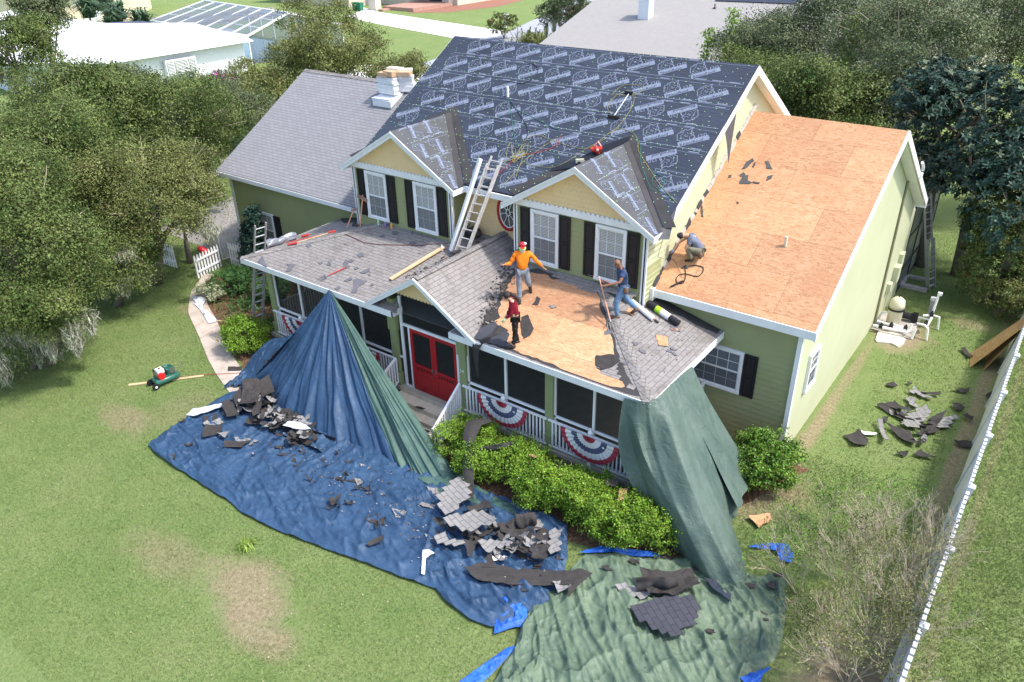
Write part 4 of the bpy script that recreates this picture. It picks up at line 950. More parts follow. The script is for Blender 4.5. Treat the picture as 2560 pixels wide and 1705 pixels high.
# left side of the porch, seen through the screens
s = HB(); s.box(-7.5,-7.44,.5,4.4,1.62,1.68); s.box(-7.5,-7.44,.5,4.4,.66,.72)
y = .6
while y < 4.3: s.box(-7.49,-7.45,y,y+.04,.7,1.62); y += .12
for yy in (1.8,3.2): s.box(-7.5,-7.44,yy,yy+.06,.7,3.1)
s.build('side_screen', WHITE)
s = HB(); s.box(6.86,6.92,.5,4.4,1.62,1.68); s.box(6.86,6.92,2.3,2.36,.7,3.2); s.box(6.86,6.92,.5,4.3,3.1,3.2)
y = .6
while y < 4.3: s.box(6.88,6.92,y,y+.04,.7,1.62); y += .12
s.build('side_railing', WHITE)
# entrance: white frame, screens, red double door
m = HB(); y = .40
m.box(-1.27,-1.19,y-.035,y+.035,.63,3.75); m.box(-.97,-.91,y-.035,y+.035,.63,2.78); m.box(-1.27,1.03,y-.036,y+.036,2.78,2.86); m.box(.91,.99,y-.035,y+.035,.63,2.78); m.box(-1.27,-.9,y-.034,y+.034,.63,.68)
m.box(-1.41,-1.27,y-.03,y+.03,1.6,1.66)
fr = m.build('entrance_frame', WHITE)
q = MB(); q.quad((-1.45,y+.01,.64),(-.91,y+.01,.64),(-.91,y+.01,2.8),(-1.45,y+.01,2.8)); q.quad((-1.19,y+.01,2.86),(1.05,y+.01,2.86),(1.05,y+.01,3.5),(-.16,y+.01,4.2),(-1.19,y+.01,3.7)); sub(q, 'screen', SCREEN, fr)
for s in (-1, 1):
    d = HB(); x0, x1 = (-.905,-.004) if s < 0 else (.004,.905); y0, y1 = y-.03, y+.015
    d.box(x0,x0+.10,y0,y1,.65,2.77); d.box(x1-.10,x1,y0,y1,.65,2.77); d.box(x0+.1,x1-.1,y0,y1,2.66,2.77); d.box(x0+.1,x1-.1,y0,y1,.65,.80); d.box(x0+.1,x1-.1,y0,y1,1.28,1.36); d.box(x0+.1,x1-.1,y0,y1,1.50,1.58)
    d.box(x0+.1,x1-.1,y0+.012,y1-.01,.80,1.28); d.box(x0+.16,x1-.16,y0+.004,y1-.01,.87,1.21)
    k = 0
    while k < 7: d.box(x0+.1+k*.103,x0+.1+k*.103+.045,y0+.01,y1-.01,1.36,1.50); k += 1
    dp = d.build('screen_door', RED)
    q = MB(); q.quad((x0+.05,y+.005,1.3),(x1-.05,y+.005,1.3),(x1-.05,y+.005,2.72),(x0+.05,y+.005,2.72)); sub(q, 'screen', SCREEN, dp)
    q = MB(); xh = -.06 if s < 0 else .06; q.box(xh-.02,xh+.02,y-.06,y-.03,1.5,1.62); q.beam((xh,y-.07,1.56),(xh-.1*s,y-.07,1.56),.015,.02); sub(q, 'handle', metal('door_handle_metal', (.4,.38,.35)), dp)
# french doors in the back wall of the porch
m = HB(); dr = paint('dark_red_wood', (.07,.02,.02), .4, .4, .1)
for x0 in (-3.25,-2.35,.2,1.05):
    pass
for c in (-.55, .35):
    m.box(c-.44,c+.44,4.33,4.385,.63,3.0)
fd = m.build('front_door', dr, label='dark red glazed front doors inside the porch')
q = MB()
for c in (-.55, .35):
    q.box(c-.27,c+.27,4.315,4.33,1.3,2.85)
sub(q, 'pane', paint('door_glass', (.10,.12,.14), .1, .5, .1), fd)
q = MB()
for c in (-.55, .35):
    for k in range(4): q.box(c-.27+k*.18-.008,c-.27+k*.18+.008,4.30,4.315,1.3,2.85)
    for k in range(5): q.box(c-.27,c+.27,4.302,4.313,1.3+k*.3875-.008,1.3+k*.3875+.008)
sub(q, 'muntin', BLIND, fd)
# door steps and their rails
m = HB()
for k, (yy, z) in enumerate(((.0,.47),(-.33,.31),(-.66,.155))): m.box(-1.35,1.05,yy-.19,.3+.0,z-.155,z)
m.box(-1.35,1.05,.19,.21,.0,.62)
m.build('porch_steps', CREAM, label='cream painted front steps')
def stair_rail(x, name='step_rail'):
    s = HB(); a, b = Vector((x,.22,1.62)), Vector((x,-1.0,.72 if x > 0 else 1.0))
    if x < 0: b = Vector((x,-.45,1.28))
    dz = Vector((0,0,.86)); s.beam(a, b, .07, .045); s.beam(a-dz, b-dz+Vector((0,0,.05)), .045, .04)
    L = (b-a).length; n = int(L/.11)
    for k in range(n+1):
        p = a.lerp(b, k/n); s.box(x-.02,x+.02,p.y-.02,p.y+.02,p.z-.88,p.z)
    s.box(x-.04,x+.04,b.y-.06,b.y+.02,0,b.z+.03); s.build(name, WHITE)
stair_rail(1.10); stair_rail(-1.45)
m = HB(); vs, fs = text_mesh('34', .17); m.add([(1.065+x, .288, 1.95+y+x*.15) for x, y in vs], fs); m.build('house_number', WHITE)
# downspout and meters on the pale end wall
m = HB(); m.tube([(9.40,13.9,5.5),(9.40,13.9,.1)],.045,8); m.build('downspout', paint('olive_downspout', (.22,.21,.12), .6, .3, .2))
m = HB(); m.box(9.36,9.55,15.5,15.95,1.15,1.75); m.box(9.36,9.5,16.0,16.4,1.5,2.1); m.box(9.36,9.5,14.9,15.2,.95,1.3); m.tube([(9.42,15.7,1.15),(9.42,15.7,.0)],.025,6); m.tube([(9.42,15.05,.95),(9.42,15.05,.0)],.025,6)
m.build('meter_box', GREENW)
# screened enclosure behind the end wall
m = HB(); bm_ = paint('bronze_screen_frame', (.03,.03,.035), .5, .4, .1)
for yy in (17.25,19.0,20.8,22.5): m.box(9.33,9.39,yy,yy+.06,0,3.6)
for z in (.05,.95,2.3,3.6): m.box(9.33,9.39,17.2,22.5,z,z+.05)
m.box(5.2,9.36,22.5,22.56,3.55,3.65)
sc = m.build('screen_enclosure', bm_, label='dark framed screened enclosure behind the house')
q = MB(); q.quad((9.36,17.2,.05),(9.36,22.5,.05),(9.36,22.5,3.6),(9.36,17.2,3.6)); q.quad((5.2,22.5,.05),(5.2,22.5,3.6),(9.36,22.5,3.6),(9.36,22.5,.05)); sub(q, 'screen', screen_mat('grey_screen', (.16,.17,.20), .6), sc)
# ================================================================ GROUND
def mask_blob(t, g, x, y, rx, ry, soft=.5, rot=0):
    """soft irregular patch of worn ground around (x,y)"""
    mp = t.n('Mapping'); mp.inputs['Location'].default_value = (-x, -y, 0); t.l(g, mp.inputs['Vector'])
    m2 = t.n('Mapping'); m2.inputs['Rotation'].default_value = (0,0,-rot); m2.inputs['Scale'].default_value = (1/rx, 1/ry, 0); t.l(mp.outputs[0], m2.inputs['Vector'])
    ln = t.n('VectorMath', operation='LENGTH'); t.l(m2.outputs[0], ln.inputs[0])
    return ln.outputs['Value']
def grass_color(t, g):
    big = t.noise(g, .22, 5, .65, .4); mid = t.noise(g, .8, 5, .7, .4); fine = t.noise(g, 13, 4, .75); vf = t.noise(g, 48, 2, .6)
    c = t.ramp(big, [(.32, (.120,.225,.055)), (.5, (.195,.280,.095)), (.68, (.285,.330,.150))])
    c = t.mix(.55, c, t.ramp(mid, [(.30, (.105,.205,.048)), (.5, (.205,.270,.095)), (.72, (.310,.330,.155))]))
    c = t.mix(.42, c, t.ramp(fine, [(.30, (.050,.110,.022)), (.5, (.165,.245,.080)), (.72, (.42,.43,.24))]))
    c = t.mix(.22, c, t.ramp(vf, [(.3, (.04,.08,.015)), (.7, (.30,.34,.13))]))
    dirt = t.ramp(t.noise(g, 9, 5, .75), [(.3, (.20,.16,.10)), (.55, (.36,.29,.19)), (.75, (.47,.41,.29))])
    w = t.math('MULTIPLY', t.noise(g, 1.1, 5, .72), 1.5)
    for x, y, rx, ry, st, rot in ((1.0,-7.5,1.5,.9,.8,-.3),(2.2,-8.2,1.3,.6,.75,-.6),(-6.9,-4.2,1.0,1.7,.3,.5),(-1.5,-8.0,1.6,.7,.45,0),(-8.0,-5.4,1.3,.7,.6,0),(9.68,9.5,.22,5.2,.6,0),(10.4,13.8,1.1,1.6,1,0),
                                  (13.38,6,.27,14,.85,0),(14.2,7,.15,16,.35,0),(-12.6,.2,1.0,.4,.5,-.5),(9.4,2.6,1.5,1.3,.9,0),(13.0,-2.4,1.2,2.3,1,0),(14.4,-2.6,.4,1.5,.8,0),(9.7,5.5,.3,3,.8,0),(12.2,16,1,.6,.5,0),(5.2,-8.6,1.2,.5,.5,0)):
        d = mask_blob(t, g, x, y, rx, ry, rot=rot)
        f = t.math('SUBTRACT', t.math('ADD', 1.0, t.math('SUBTRACT', w, .55)), d)
        f = t.ramp(f, [(.15, (0,0,0)), (.75, (st,)*3)])
        c = t.mix(f, c, dirt)
    return c, fine, vf, mid
t = NT('lawn_ground'); g = t.geo(); c, fine, vf, mid = grass_color(t, g)
t.col(c).rough(.95, .1).bump(t.math('ADD', t.math('ADD', fine, t.math('MULTIPLY', vf, .5)), mid), 1.0, .06)
LAWN = t.m
t = NT('grass_blades'); gg = t.n('NewGeometry'); c, fine, vf, mid = grass_color(t, gg.outputs['Position'])
hv = t.n('HueSaturation'); t.l(c, hv.inputs['Color']); t.l(t.math('ADD', t.math('MULTIPLY', gg.outputs['Random Per Island'], .5), .85), hv.inputs['Value'])
t.col(hv.outputs[0]).rough(.6, .2); tr = t.n('BsdfTranslucent'); t.l(hv.outputs[0], tr.inputs['Color']); mx = t.n('MixShader'); mx.inputs[0].default_value = .35
t.l(t.b.outputs[0], mx.inputs[1]); t.l(tr.outputs[0], mx.inputs[2]); t.l(mx.outputs[0], t.out.inputs['Surface'])
BLADE = t.m
g = MB(); g.quad((-600,-60,0),(400,-60,0),(400,900,0),(-600,900,0)); g.build('ground', LAWN, kind='structure')
def mulch_mat(name, a, b, c_):
    t = NT(name); g = t.geo(); f = t.noise(g, 22, 5, .8); v = t.n('TexVoronoi'); v.inputs['Scale'].default_value = 26; t.l(g, v.inputs['Vector']); bw = t.n('RGBToBW'); t.l(v.outputs['Color'], bw.inputs[0])
    cc = t.ramp(bw.outputs[0], [(.25, a), (.5, b), (.8, c_)]); cc = t.mix(.5, cc, t.ramp(f, [(.35, a), (.7, c_)]))
    gr = t.noise(g, 1.2, 4, .7); cc = t.mix(t.ramp(gr, [(.55, (0,0,0)), (.68, (.7,.7,.7))]), cc, (.07,.12,.03))
    t.col(cc).rough(.95, .1).bump(t.math('ADD', f, bw.outputs[0]), 1, .03); return t.m
MULCH = mulch_mat('pine_mulch', (.05,.025,.015), (.16,.085,.05), (.30,.19,.12))
SOIL = mulch_mat('bare_soil', (.10,.065,.04), (.22,.16,.11), (.34,.27,.20))
def sheet(name, pts, z, mat, jitter=.12, seed=1, t=None):
    r = random.Random(seed); P = []
    n = len(pts)
    for i in range(n):
        a, b = Vector(pts[i][:2]), Vector(pts[(i+1)%n][:2]); k = max(1, int((b-a).length/.35))
        for j in range(k):
            q = a.lerp(b, j/k); P.append((q.x+r.uniform(-jitter,jitter), q.y+r.uniform(-jitter,jitter)))
    bm = bmesh.new(); bm.faces.new([bm.verts.new((x, y, z)) for x, y in P]); bmesh.ops.triangulate(bm, faces=bm.faces[:])
    for f in bm.faces:
        if f.normal.z < 0: f.normal_flip()
    me = bpy.data.meshes.new(name); bm.to_mesh(me); bm.free(); me.materials.append(mat)
    o = bpy.data.objects.new(name, me); col.objects.link(o); o['kind'] = 'structure'; return P
bedL = sheet('mulch_bed', [(-15.0,2.0),(-14.6,2.9),(-14.7,4.4),(-7.6,4.4),(-7.6,.2),(-1.3,.2),(-1.3,-.6),(-6.6,-1.4),(-8.0,-1.1),(-10.0,-.3),(-11.4,.35),(-12.6,.9),(-13.5,1.5)], .008, MULCH, .1)
bedF = sheet('mulch_bed', [(1.2,.35),(7.2,.35),(8.6,.2),(9.4,2.0),(10.2,4.3),(7.0,4.3),(7.0,.5),(8.9,-.2),(9.2,-1.0),(8.6,-1.7),(6.0,-1.9),(3.5,-1.9),(1.2,-1.5)], .008, MULCH, .1, 2)
# walkway of poured slabs
LE = [(-14.2,1.25),(-13.74,.86),(-12.62,.03),(-10.74,-.80),(-8.85,-1.69),(-7.75,-2.14),(-6.31,-2.63),(-3.5,-2.9),(-.9,-2.6)]
RI = [(-14.5,2.1),(-14.07,1.80),(-12.65,.92),(-11.0,.22),(-8.62,-.93),(-7.46,-1.38),(-5.63,-2.0),(-3.3,-1.9),(-.9,-1.3)]
m = MB()
def lerp_chain(L, t):
    i = min(int(t), len(L)-2); a, b = Vector(L[i]), Vector(L[i+1]); return a.lerp(b, t-i)
n = 15; T = len(LE)-1
for k in range(n):
    a, b = T*k/n, T*(k+1)/n-.012
    P = [lerp_chain(LE, a), lerp_chain(LE, (a+b)/2), lerp_chain(LE, b), lerp_chain(RI, b), lerp_chain(RI, (a+b)/2), lerp_chain(RI, a)]
    m.plate([(p.x, p.y, .03) for p in P], .05)
m.plate([(-14.2,1.25,.03),(-14.5,2.1,.03),(-14.9,2.9,.03),(-15.3,2.6,.03)], .05)
t = NT('walkway_concrete'); g_ = t.geo(); c = t.ramp(t.noise(g_, 1.6, 6, .7), [(.3, (.33,.27,.22)), (.55, (.50,.43,.37)), (.75, (.58,.52,.46))])
c = t.mix(.3, c, t.ramp(t.noise(g_, 60, 2), [(.3, (.25,.2,.17)), (.7, (.62,.56,.5))])); t.col(c).rough(.9, .2)
WALK = t.m
m.build('path', WALK, kind='structure')
# ---- grass blades in the part of the lawn near the camera (one mass nobody could count)
def in_poly(x, y, P):
    P = np.asarray([p[:2] for p in P]); r = np.zeros(len(x), bool); j = len(P)-1
    for i in range(len(P)):
        xi, yi = P[i]; xj, yj = P[j]
        c = ((yi > y) != (yj > y)) & (x < (xj-xi)*(y-yi)/(yj-yi+1e-12)+xi); r ^= c; j = i
    return r
def blades(n, seed, box, h0, h1, w, keep=None):
    rg = np.random.default_rng(seed); x = rg.uniform(box[0], box[1], n); y = rg.uniform(box[2], box[3], n)
    k = np.ones(n, bool)
    for P in (D['bt_out'], D['gt_out'], D['cone_base'], bedL, bedF, LE+RI[::-1]): k &= ~in_poly(x, y, P)
    k &= ~((x > -15) & (x < 9.5) & (y > 4.2) & (y < 24)); k &= ~((x > -7.7) & (x < 7.1) & (y > -1.2) & (y < 5)); k &= ~((x > 9.3) & (x < 10.7) & (y > 12.3) & (y < 16.2))
    # thin where the soil shows
    k &= ~((np.abs(x-13.35) < .35) & (rg.random(n) < .8)); k &= ~((((x-1.3)/1.8)**2+((y+7.7)/.9)**2 < 1) & (rg.random(n) < .7)); k &= ~((((x-13)/1.2)**2+((y+2.4)/2.3)**2 < 1) & (rg.random(n) < .8)); k &= ~((((x-9.9)/.6)**2+((y-9.5)/5)**2 < 1) & (rg.random(n) < .8))
    k &= ~((((x-10.3)/1.0)**2+((y-13.8)/1.7)**2 < 1) & (rg.random(n) < .85))
    x = x[k]; y = y[k]; n = len(x)
    h = rg.uniform(h0, h1, n); a = rg.uniform(0, 2*np.pi, n); ln = rg.uniform(.3, 1.1, n)*h; d = rg.uniform(0, 2*np.pi, n)
    ca, sa = np.cos(a)*w, np.sin(a)*w; z = np.full(n, .002)
    V = np.stack([np.stack([x-ca, y-sa, z], 1), np.stack([x+ca, y+sa, z], 1), np.stack([x+np.cos(d)*ln, y+np.sin(d)*ln, h], 1)], 1).reshape(-1, 3)
    return V, np.arange(len(V)).reshape(-1, 3)
V1, F1 = blades(330000, 4, (-19, 15.5, -11.5, 5), .03, .07, .008)
V2, F2 = blades(200000, 5, (-26, 19, 2, 26), .03, .09, .012)
V3, F3 = blades(60000, 6, (13.9, 19, -6, 16), .05, .14, .012)
V = np.concatenate([V1, V2, V3]); F = np.arange(len(V)).reshape(-1, 3)
o = np_mesh('lawn_grass', V, F, BLADE); tag(o, 'short green lawn grass with worn straw-coloured patches', 'grass', kind='stuff')
# ================================================================ TREES AND SHRUBS
OAK = leaf_mat('oak_leaves', (.056,.094,.022), (.178,.220,.070), .8, .26, .6)
OAKG = leaf_mat('greyish_oak_leaves', (.060,.088,.038), (.192,.222,.115), .7, .22, .6)
OAKY = leaf_mat('yellowish_oak_leaves', (.080,.102,.026), (.235,.250,.090), .9, .24, .6)
DARKL = leaf_mat('dark_glossy_leaves', (.016,.042,.030), (.050,.095,.070), 1.5, .08, .45)
PALEL = leaf_mat('pale_new_leaves', (.16,.20,.11), (.32,.36,.22), 2, .2, .5)
HEDGE = leaf_mat('bright_hedge_leaves', (.085,.170,.018), (.260,.400,.050), 2.2, .28, .35)
HEDG2 = leaf_mat('deep_hedge_leaves', (.055,.130,.018), (.200,.330,.055), 2.2, .25, .35)
FERN = leaf_mat('fern_fronds', (.030,.085,.025), (.090,.180,.055), 2, .25, .5)
MOSS = leaf_mat('spanish_moss', (.34,.35,.27), (.52,.52,.42), 1.5, .3, .9)
PINK = leaf_mat('magenta_bracts', (.32,.02,.24), (.60,.06,.45), 2, .4, .6)
REDF = leaf_mat('red_flowers', (.45,.02,.01), (.75,.06,.03), 2, .3, .6)
VINE = leaf_mat('bright_vine_leaves', (.13,.22,.03), (.30,.42,.09), 2, .3, .5)
PALM = leaf_mat('palm_fronds', (.035,.075,.035), (.11,.17,.09), 1, .2, .45)
BARK = paint('grey_bark', (.20,.175,.145), .9, .15, .35, 6)
TWIG = paint('bare_twig', (.54,.47,.35), .85, .2, .25, 8)
def leaves(rg, C, N, L, W, spread, up=.45, rnd_=1.0):
    """one rhombic leaf per centre; N = preferred outward direction"""
    n = len(C)
    d = rg.normal(size=(n,3))*rnd_; nr = N+d*.8; nr[:,2] += up; nr /= np.linalg.norm(nr, axis=1, keepdims=True)
    r = rg.normal(size=(n,3)); a = np.cross(nr, r); a /= np.linalg.norm(a, axis=1, keepdims=True)+1e-9; b = np.cross(nr, a)
    l = (L*rg.uniform(.6,1.3,n))[:,None]; w_ = (W*rg.uniform(.7,1.25,n))[:,None]
    V = np.stack([C+a*l/2, C+b*w_/2+nr*w_*.12, C-a*l/2, C-b*w_/2+nr*w_*.12], 1).reshape(-1,3)
    return V
def lobes_crown(rg, c, r, nl, squash=.75, low=True):
    """list of (centre, radii) lobes filling a crown"""
    out = [(np.array(c, float), np.array([r*.72, r*.72, r*.72*squash]))]
    for i in range(nl):
        d = rg.normal(size=3); d[2] = d[2]*.75 if low else abs(d[2])*.7-.25; d /= np.linalg.norm(d)
        q = rg.uniform(.5,.95); rr = r*rg.uniform(.22,.42)
        out.append((np.array(c)+d*np.array([r,r,r*squash])*q, np.array([rr, rr, rr*rg.uniform(.6,.95)])))
    return out
def cluster_points(rg, lobes, n, per, spread):
    wts = np.array([l[1].prod()**(2/3) for l in lobes]); wts /= wts.sum()
    k = rg.choice(len(lobes), n, p=wts); c = np.array([l[0] for l in lobes])[k]; r = np.array([l[1] for l in lobes])[k]
    d = rg.normal(size=(n,3)); d /= np.linalg.norm(d, axis=1, keepdims=True)
    d[:,2] = np.where(d[:,2] < -.6, -d[:,2], d[:,2])
    f = np.where(rg.random(n) < .12, rg.uniform(1.05, 1.3, n), rg.uniform(.72, 1.06, n))[:,None]
    P = c+d*r*f
    C = np.repeat(P, per, 0)+rg.normal(size=(n*per,3))*spread*np.array([1,1,.7]); N = np.repeat(d, per, 0)
    return P, C, N
def add_parts(root, name, V, mat, midx=None):
    F = np.arange(len(V)).reshape(-1,4); o = np_mesh(name, V, F, mat, root); return o
def trunk(root, c, r, base, P, rg, tr=.22, n=9, mat=None):
    m = MB(); b = Vector(base); top = Vector((c[0]-base[0], c[1]-base[1], c[2]-r*.25))
    o = Vector((0,0,0)); mid = top*.5+Vector((rg.uniform(-.3,.3), rg.uniform(-.3,.3), 0))
    m.tube([o-Vector((0,0,.1)), mid*.5, mid, top], [tr*1.25, tr, tr*.8, tr*.55], 8)
    for i in range(n):
        q = P[rg.integers(len(P))]; q = Vector((q[0]-base[0], q[1]-base[1], q[2])); s = mid.lerp(top, rg.uniform(0,1))
        k = s.lerp(q, .5)+Vector((rg.uniform(-.3,.3), rg.uniform(-.3,.3), rg.uniform(0,.4)))
        m.tube([s, k, q], [tr*.42, tr*.26, tr*.08], 5)
    tw = MB()
    for i in range(n*5):
        q = P[rg.integers(len(P))]; q = Vector((q[0]-base[0], q[1]-base[1], q[2])); d = (q-top).normalized(); e = q+d*rg.uniform(.1,.45)+Vector(rg.normal(size=3)*.1); tw.tube([q-d*.7, q, e], [.022,.014,.005], 4)
    o_ = tw.build('twigs', TWIG, root, uv=False); o_['kind'] = 'stuff'
    m.build('trunk', mat or BARK, root, uv=False, smooth=True)
def moss_part(root, P, base, rg, n, L):
    """hanging beards of moss under the low edge of the crown"""
    P = P[P[:,2] > 1.3]; low = P[np.argsort(P[:,2]+rg.uniform(0,1.4,len(P)))[:max(n,4)*3]]
    for i in range(n):
        V = []; q = low[rg.integers(len(low))]; ns = int(rg.integers(170,260)); hl = min(L*rg.uniform(.45,1.1), q[2]-.45)
        if hl < .4: continue
        for e_ in ((.05,0),(0,.05)): V += [(q[0]-e_[0],q[1]-e_[1],q[2]+.2),(q[0]+e_[0],q[1]+e_[1],q[2]+.2),(q[0]+e_[0]*.3,q[1]+e_[1]*.3,q[2]-hl*.9),(q[0]-e_[0]*.3,q[1]-e_[1]*.3,q[2]-hl*.9)]
        for k in range(ns*2):
            t = rg.random()**.8; rad = .20*(1-t)+.03; x, y = q[0]+rg.normal()*rad, q[1]+rg.normal()*rad; z = q[2]+.15-t*hl*.85
            l = min(.5, hl)*rg.uniform(.25,.9); a = rg.uniform(0,6.28); w_ = .009+.012*rg.random(); dx, dy = math.cos(a)*w_, math.sin(a)*w_; u = rg.normal(size=4)*.05
            V += [(x-dx,y-dy,z),(x+dx,y+dy,z),(x+u[0]+dx,y+u[1]+dy,z-l*.5),(x+u[0]-dx,y+u[1]-dy,z-l*.5),(x+u[0]-dx,y+u[1]-dy,z-l*.5),(x+u[0]+dx,y+u[1]+dy,z-l*.5),(x+u[2]+dx*.3,y+u[3]+dy*.3,z-l),(x+u[2]-dx*.3,y+u[3]-dy*.3,z-l)]
        V = np.array(V)-np.array([base[0],base[1],0]); V[:,2] = np.maximum(V[:,2], .05); add_parts(root, 'moss', V, MOSS)
def tree(c, r, label, name='oak_tree', mat=None, n=900, per=34, L=.085, W=.05, spread=.2, squash=.8, nl=14, seed=1, moss=0, ml=1.2, group=None, cat='tree', base=None, tr=.2, extra=None, limbs=10):
    rg = np.random.default_rng(seed); base = base or (c[0]+rg.uniform(-.3,.3), c[1]+rg.uniform(-.3,.3))
    root = empty(name, (base[0], base[1], 0), 0, label, cat, group)
    lb = lobes_crown(rg, c, r, nl, squash); P, C, N = cluster_points(rg, lb, n, per, spread)
    off = np.array([base[0], base[1], 0])
    V = leaves(rg, C-off, N, L, W, spread)
    V[:,2] = np.maximum(V[:,2], .03)
    add_parts(root, 'crown', V, mat or OAK)
    trunk(root, c, r, base, P, rg, tr, limbs)
    if moss: moss_part(root, P, base, rg, moss, ml)
    if extra: extra(root, rg, P, off)
    return root
GL, GR = 'oaks left of the house', 'oaks beyond the stripped roof'
tree((-13.0,-5.1,4.1), 3.3, 'big oak nearest the camera with long grey moss over the left lawn', n=2500, per=34, seed=11, moss=20, ml=1.6, squash=1.0, nl=18, L=.09, W=.055)
tree((-11.4,-5.2,2.7), 1.4, 'low leafy oak bough at the left lawn edge trailing moss', n=620, squash=1.1, per=34, seed=12, moss=6, ml=1.3, nl=8, tr=.10, base=(-13.4,-5.6), limbs=6)
tree((-14.6,.6,4.1), 2.5, 'mossy oak leaning over the white picket fence', n=1500, squash=1.0, per=34, seed=13, mat=OAKY, moss=7, ml=.9, base=(-16.2,.9))
tree((-16.6,3.4,4.2), 1.5, 'yellowish twiggy oak against the corner of the left wing', n=380, per=30, seed=15, mat=OAKY, moss=3, ml=.8, base=(-16.9,3.0), tr=.12)
tree((-14.9,-.9,2.9), 1.8, 'small shaded oak with moss streamers left of the walkway', n=800, squash=1.15, per=34, seed=14, moss=5, ml=1.0, base=(-15.6,-1.2), tr=.14)
tree((-23.6,2.6,5.0), 4.3, 'broad dark oak between the white house and the near oak', n=2100, per=30, seed=16, L=.12, W=.07, moss=10, ml=1.4)
tree((-17.9,-2.3,5.5), 3.2, 'tall oak at the left edge above the moss', n=1700, per=32, seed=17, L=.10, W=.06, moss=10, ml=1.4)
tree((-23.0,6.9,4.5), 3.4, 'oak just behind the left wing corner', n=1500, per=30, seed=18, L=.11, W=.07, mat=OAK, moss=5, ml=1)
tree((-26.6,12.2,3.8), 3.0, 'light leafy oak beside the far end of the left wing roof', n=900, per=30, seed=19, L=.11, W=.07, mat=OAKG)
tree((-36.3,11.6,3.6), 3.2, 'grey-green oak in front of the white roof', n=800, per=30, seed=20, L=.16, W=.10, mat=OAKG)
tree((-43.0,9.1,6.0), 3.3, 'oak at the far left edge before the white roof', n=600, per=28, seed=21, L=.16, W=.10, moss=4)
tree((-31.0,13.0,3.2), 2.6, 'thin pale oak in front of the white bay window', n=700, per=28, seed=37, L=.14, W=.09, mat=OAKG)
tree((-47.1,13.3,8.0), 1.9, 'dark round tree by the cream house at top left', name='round_tree', n=420, per=26, seed=22, L=.18, W=.11, mat=OAKG)
tree((-28.6,23.0,5.3), 4.2, 'broad yellow-green oak behind the left wing ridge', n=1500, per=30, seed=23, L=.13, W=.08, mat=OAKY, squash=.8)
tree((-29.6,17.6,3.2), 2.7, 'spreading oak left of the yellow-green oak', n=1000, per=30, seed=24, L=.13, W=.08, mat=OAKY)
tree((-25.6,26.2,3.6), 2.1, 'small oak behind the bundle stack', n=420, per=28, seed=25, L=.12, W=.08, mat=OAKY)
for i, (c, r, lb, mt, n_) in enumerate((((-5.1,38.4,5.4), 3.1, 'vine-hung oak beside the grey neighbour roof', OAKG, 800), ((-.3,38.5,6.4), 4.2, 'tall grey-green oak at the top of the frame', OAKG, 1100), ((3.2,24.6,5.2), 2.9, 'dark oak just beyond the right gable peak', OAK, 900),
        ((5.2,33.0,7.4), 4.2, 'large oak above the bare sheathing', OAKG, 1100), ((8.6,38.5,7.6), 4.0, 'oak at the top right corner', OAKG, 900), ((6.2,26.4,5.4), 2.8, 'rounded oak above the ridge of the stripped roof', OAKG, 900), ((4.2,22.4,3.8), 2.3, 'low shaded oak behind the stripped roof ridge', OAK, 600),
        ((12.8,30.0,6.5), 3.2, 'deep green oak at the right edge behind the glossy tree', OAK, 600), ((-2.0,30.5,4.6), 2.8, 'dark oak close behind the main ridge end', OAK, 700), ((0.5,47.0,6.5), 4.5, 'far oak under the top edge', OAKG, 700), ((7.8,26.0,2.6), 1.8, 'low thicket tree between the stripped roof and the glossy tree', OAK, 350))):
    tree(c, r, lb, mat=mt, n=n_, per=30, seed=40+i, L=.13, W=.08, spread=.24, limbs=8)
# vines hanging on the first of them
def vine(x, y, z0, z1, seed, label):
    rg = np.random.default_rng(seed); root = empty('climbing_vine', (x, y, 0), 0, label, 'vine', 'vines on the far oak')
    n = 900; z = rg.uniform(z0, z1, n); C = np.stack([rg.normal(size=n)*.22, rg.normal(size=n)*.22, z], 1); N = np.stack([rg.normal(size=n), -np.ones(n), np.zeros(n)+.2], 1)
    add_parts(root, 'foliage', leaves(rg, C, N, .16, .11, .2), VINE); m = MB(); m.tube([(0,0,0),(0.05,0,z1)], .03, 5); m.build('stem', BARK, root, uv=False)
vine(-7.6,35.9,2.0,6.6,61,'tall bright vine column nearest the grey neighbour roof'); vine(-6.4,36.6,3.0,7.8,62,'bright vine column right of the tallest one'); vine(1.6,34.5,4.5,8.0,63,'short bright vine in the middle of the oaks')
# dark broad-leaved trees with whorls of long leaves
def whorl_tree(c, r, label, n, seed, pale=.12, L=.30, W=.085):
    rg = np.random.default_rng(seed); base = (c[0], c[1]); root = empty('loquat_tree', (c[0], c[1], 0), 0, label, 'tree')
    lb = lobes_crown(rg, c, r, 12, .95); P, _, N = cluster_points(rg, lb, n, 1, 0.01); V1 = []; V2 = []
    for i in range(n):
        p = P[i]-np.array([c[0],c[1],0]); ax = Vector(N[i]+np.array([0,0,.7])+rg.normal(size=3)*.25).normalized(); a = ax.orthogonal().normalized(); b = ax.cross(a)
        tip = rg.random() < pale and N[i][2] > 0
        for k in range(11):
            t = 2*math.pi*k/11*1.7+rg.uniform(-.2,.2); d = (a*math.cos(t)+b*math.sin(t))*(1-.06*k)+ax*(.15+.07*k); d.normalize(); l = L*rg.uniform(.7,1.1)*(1-.04*k); s = d.cross(ax).normalized()*(W/2)
            o = Vector(p); q = [o, o+d*l*.55+s-ax*.01, o+d*l-ax*.05, o+d*l*.55-s-ax*.01]; (V2 if tip and k > 4 else V1).extend([tuple(x) for x in q])
    add_parts(root, 'crown', np.array(V1), DARKL); add_parts(root, 'new_leaves', np.array(V2), PALEL); trunk(root, c, r, base, P, rg, .2, 8)
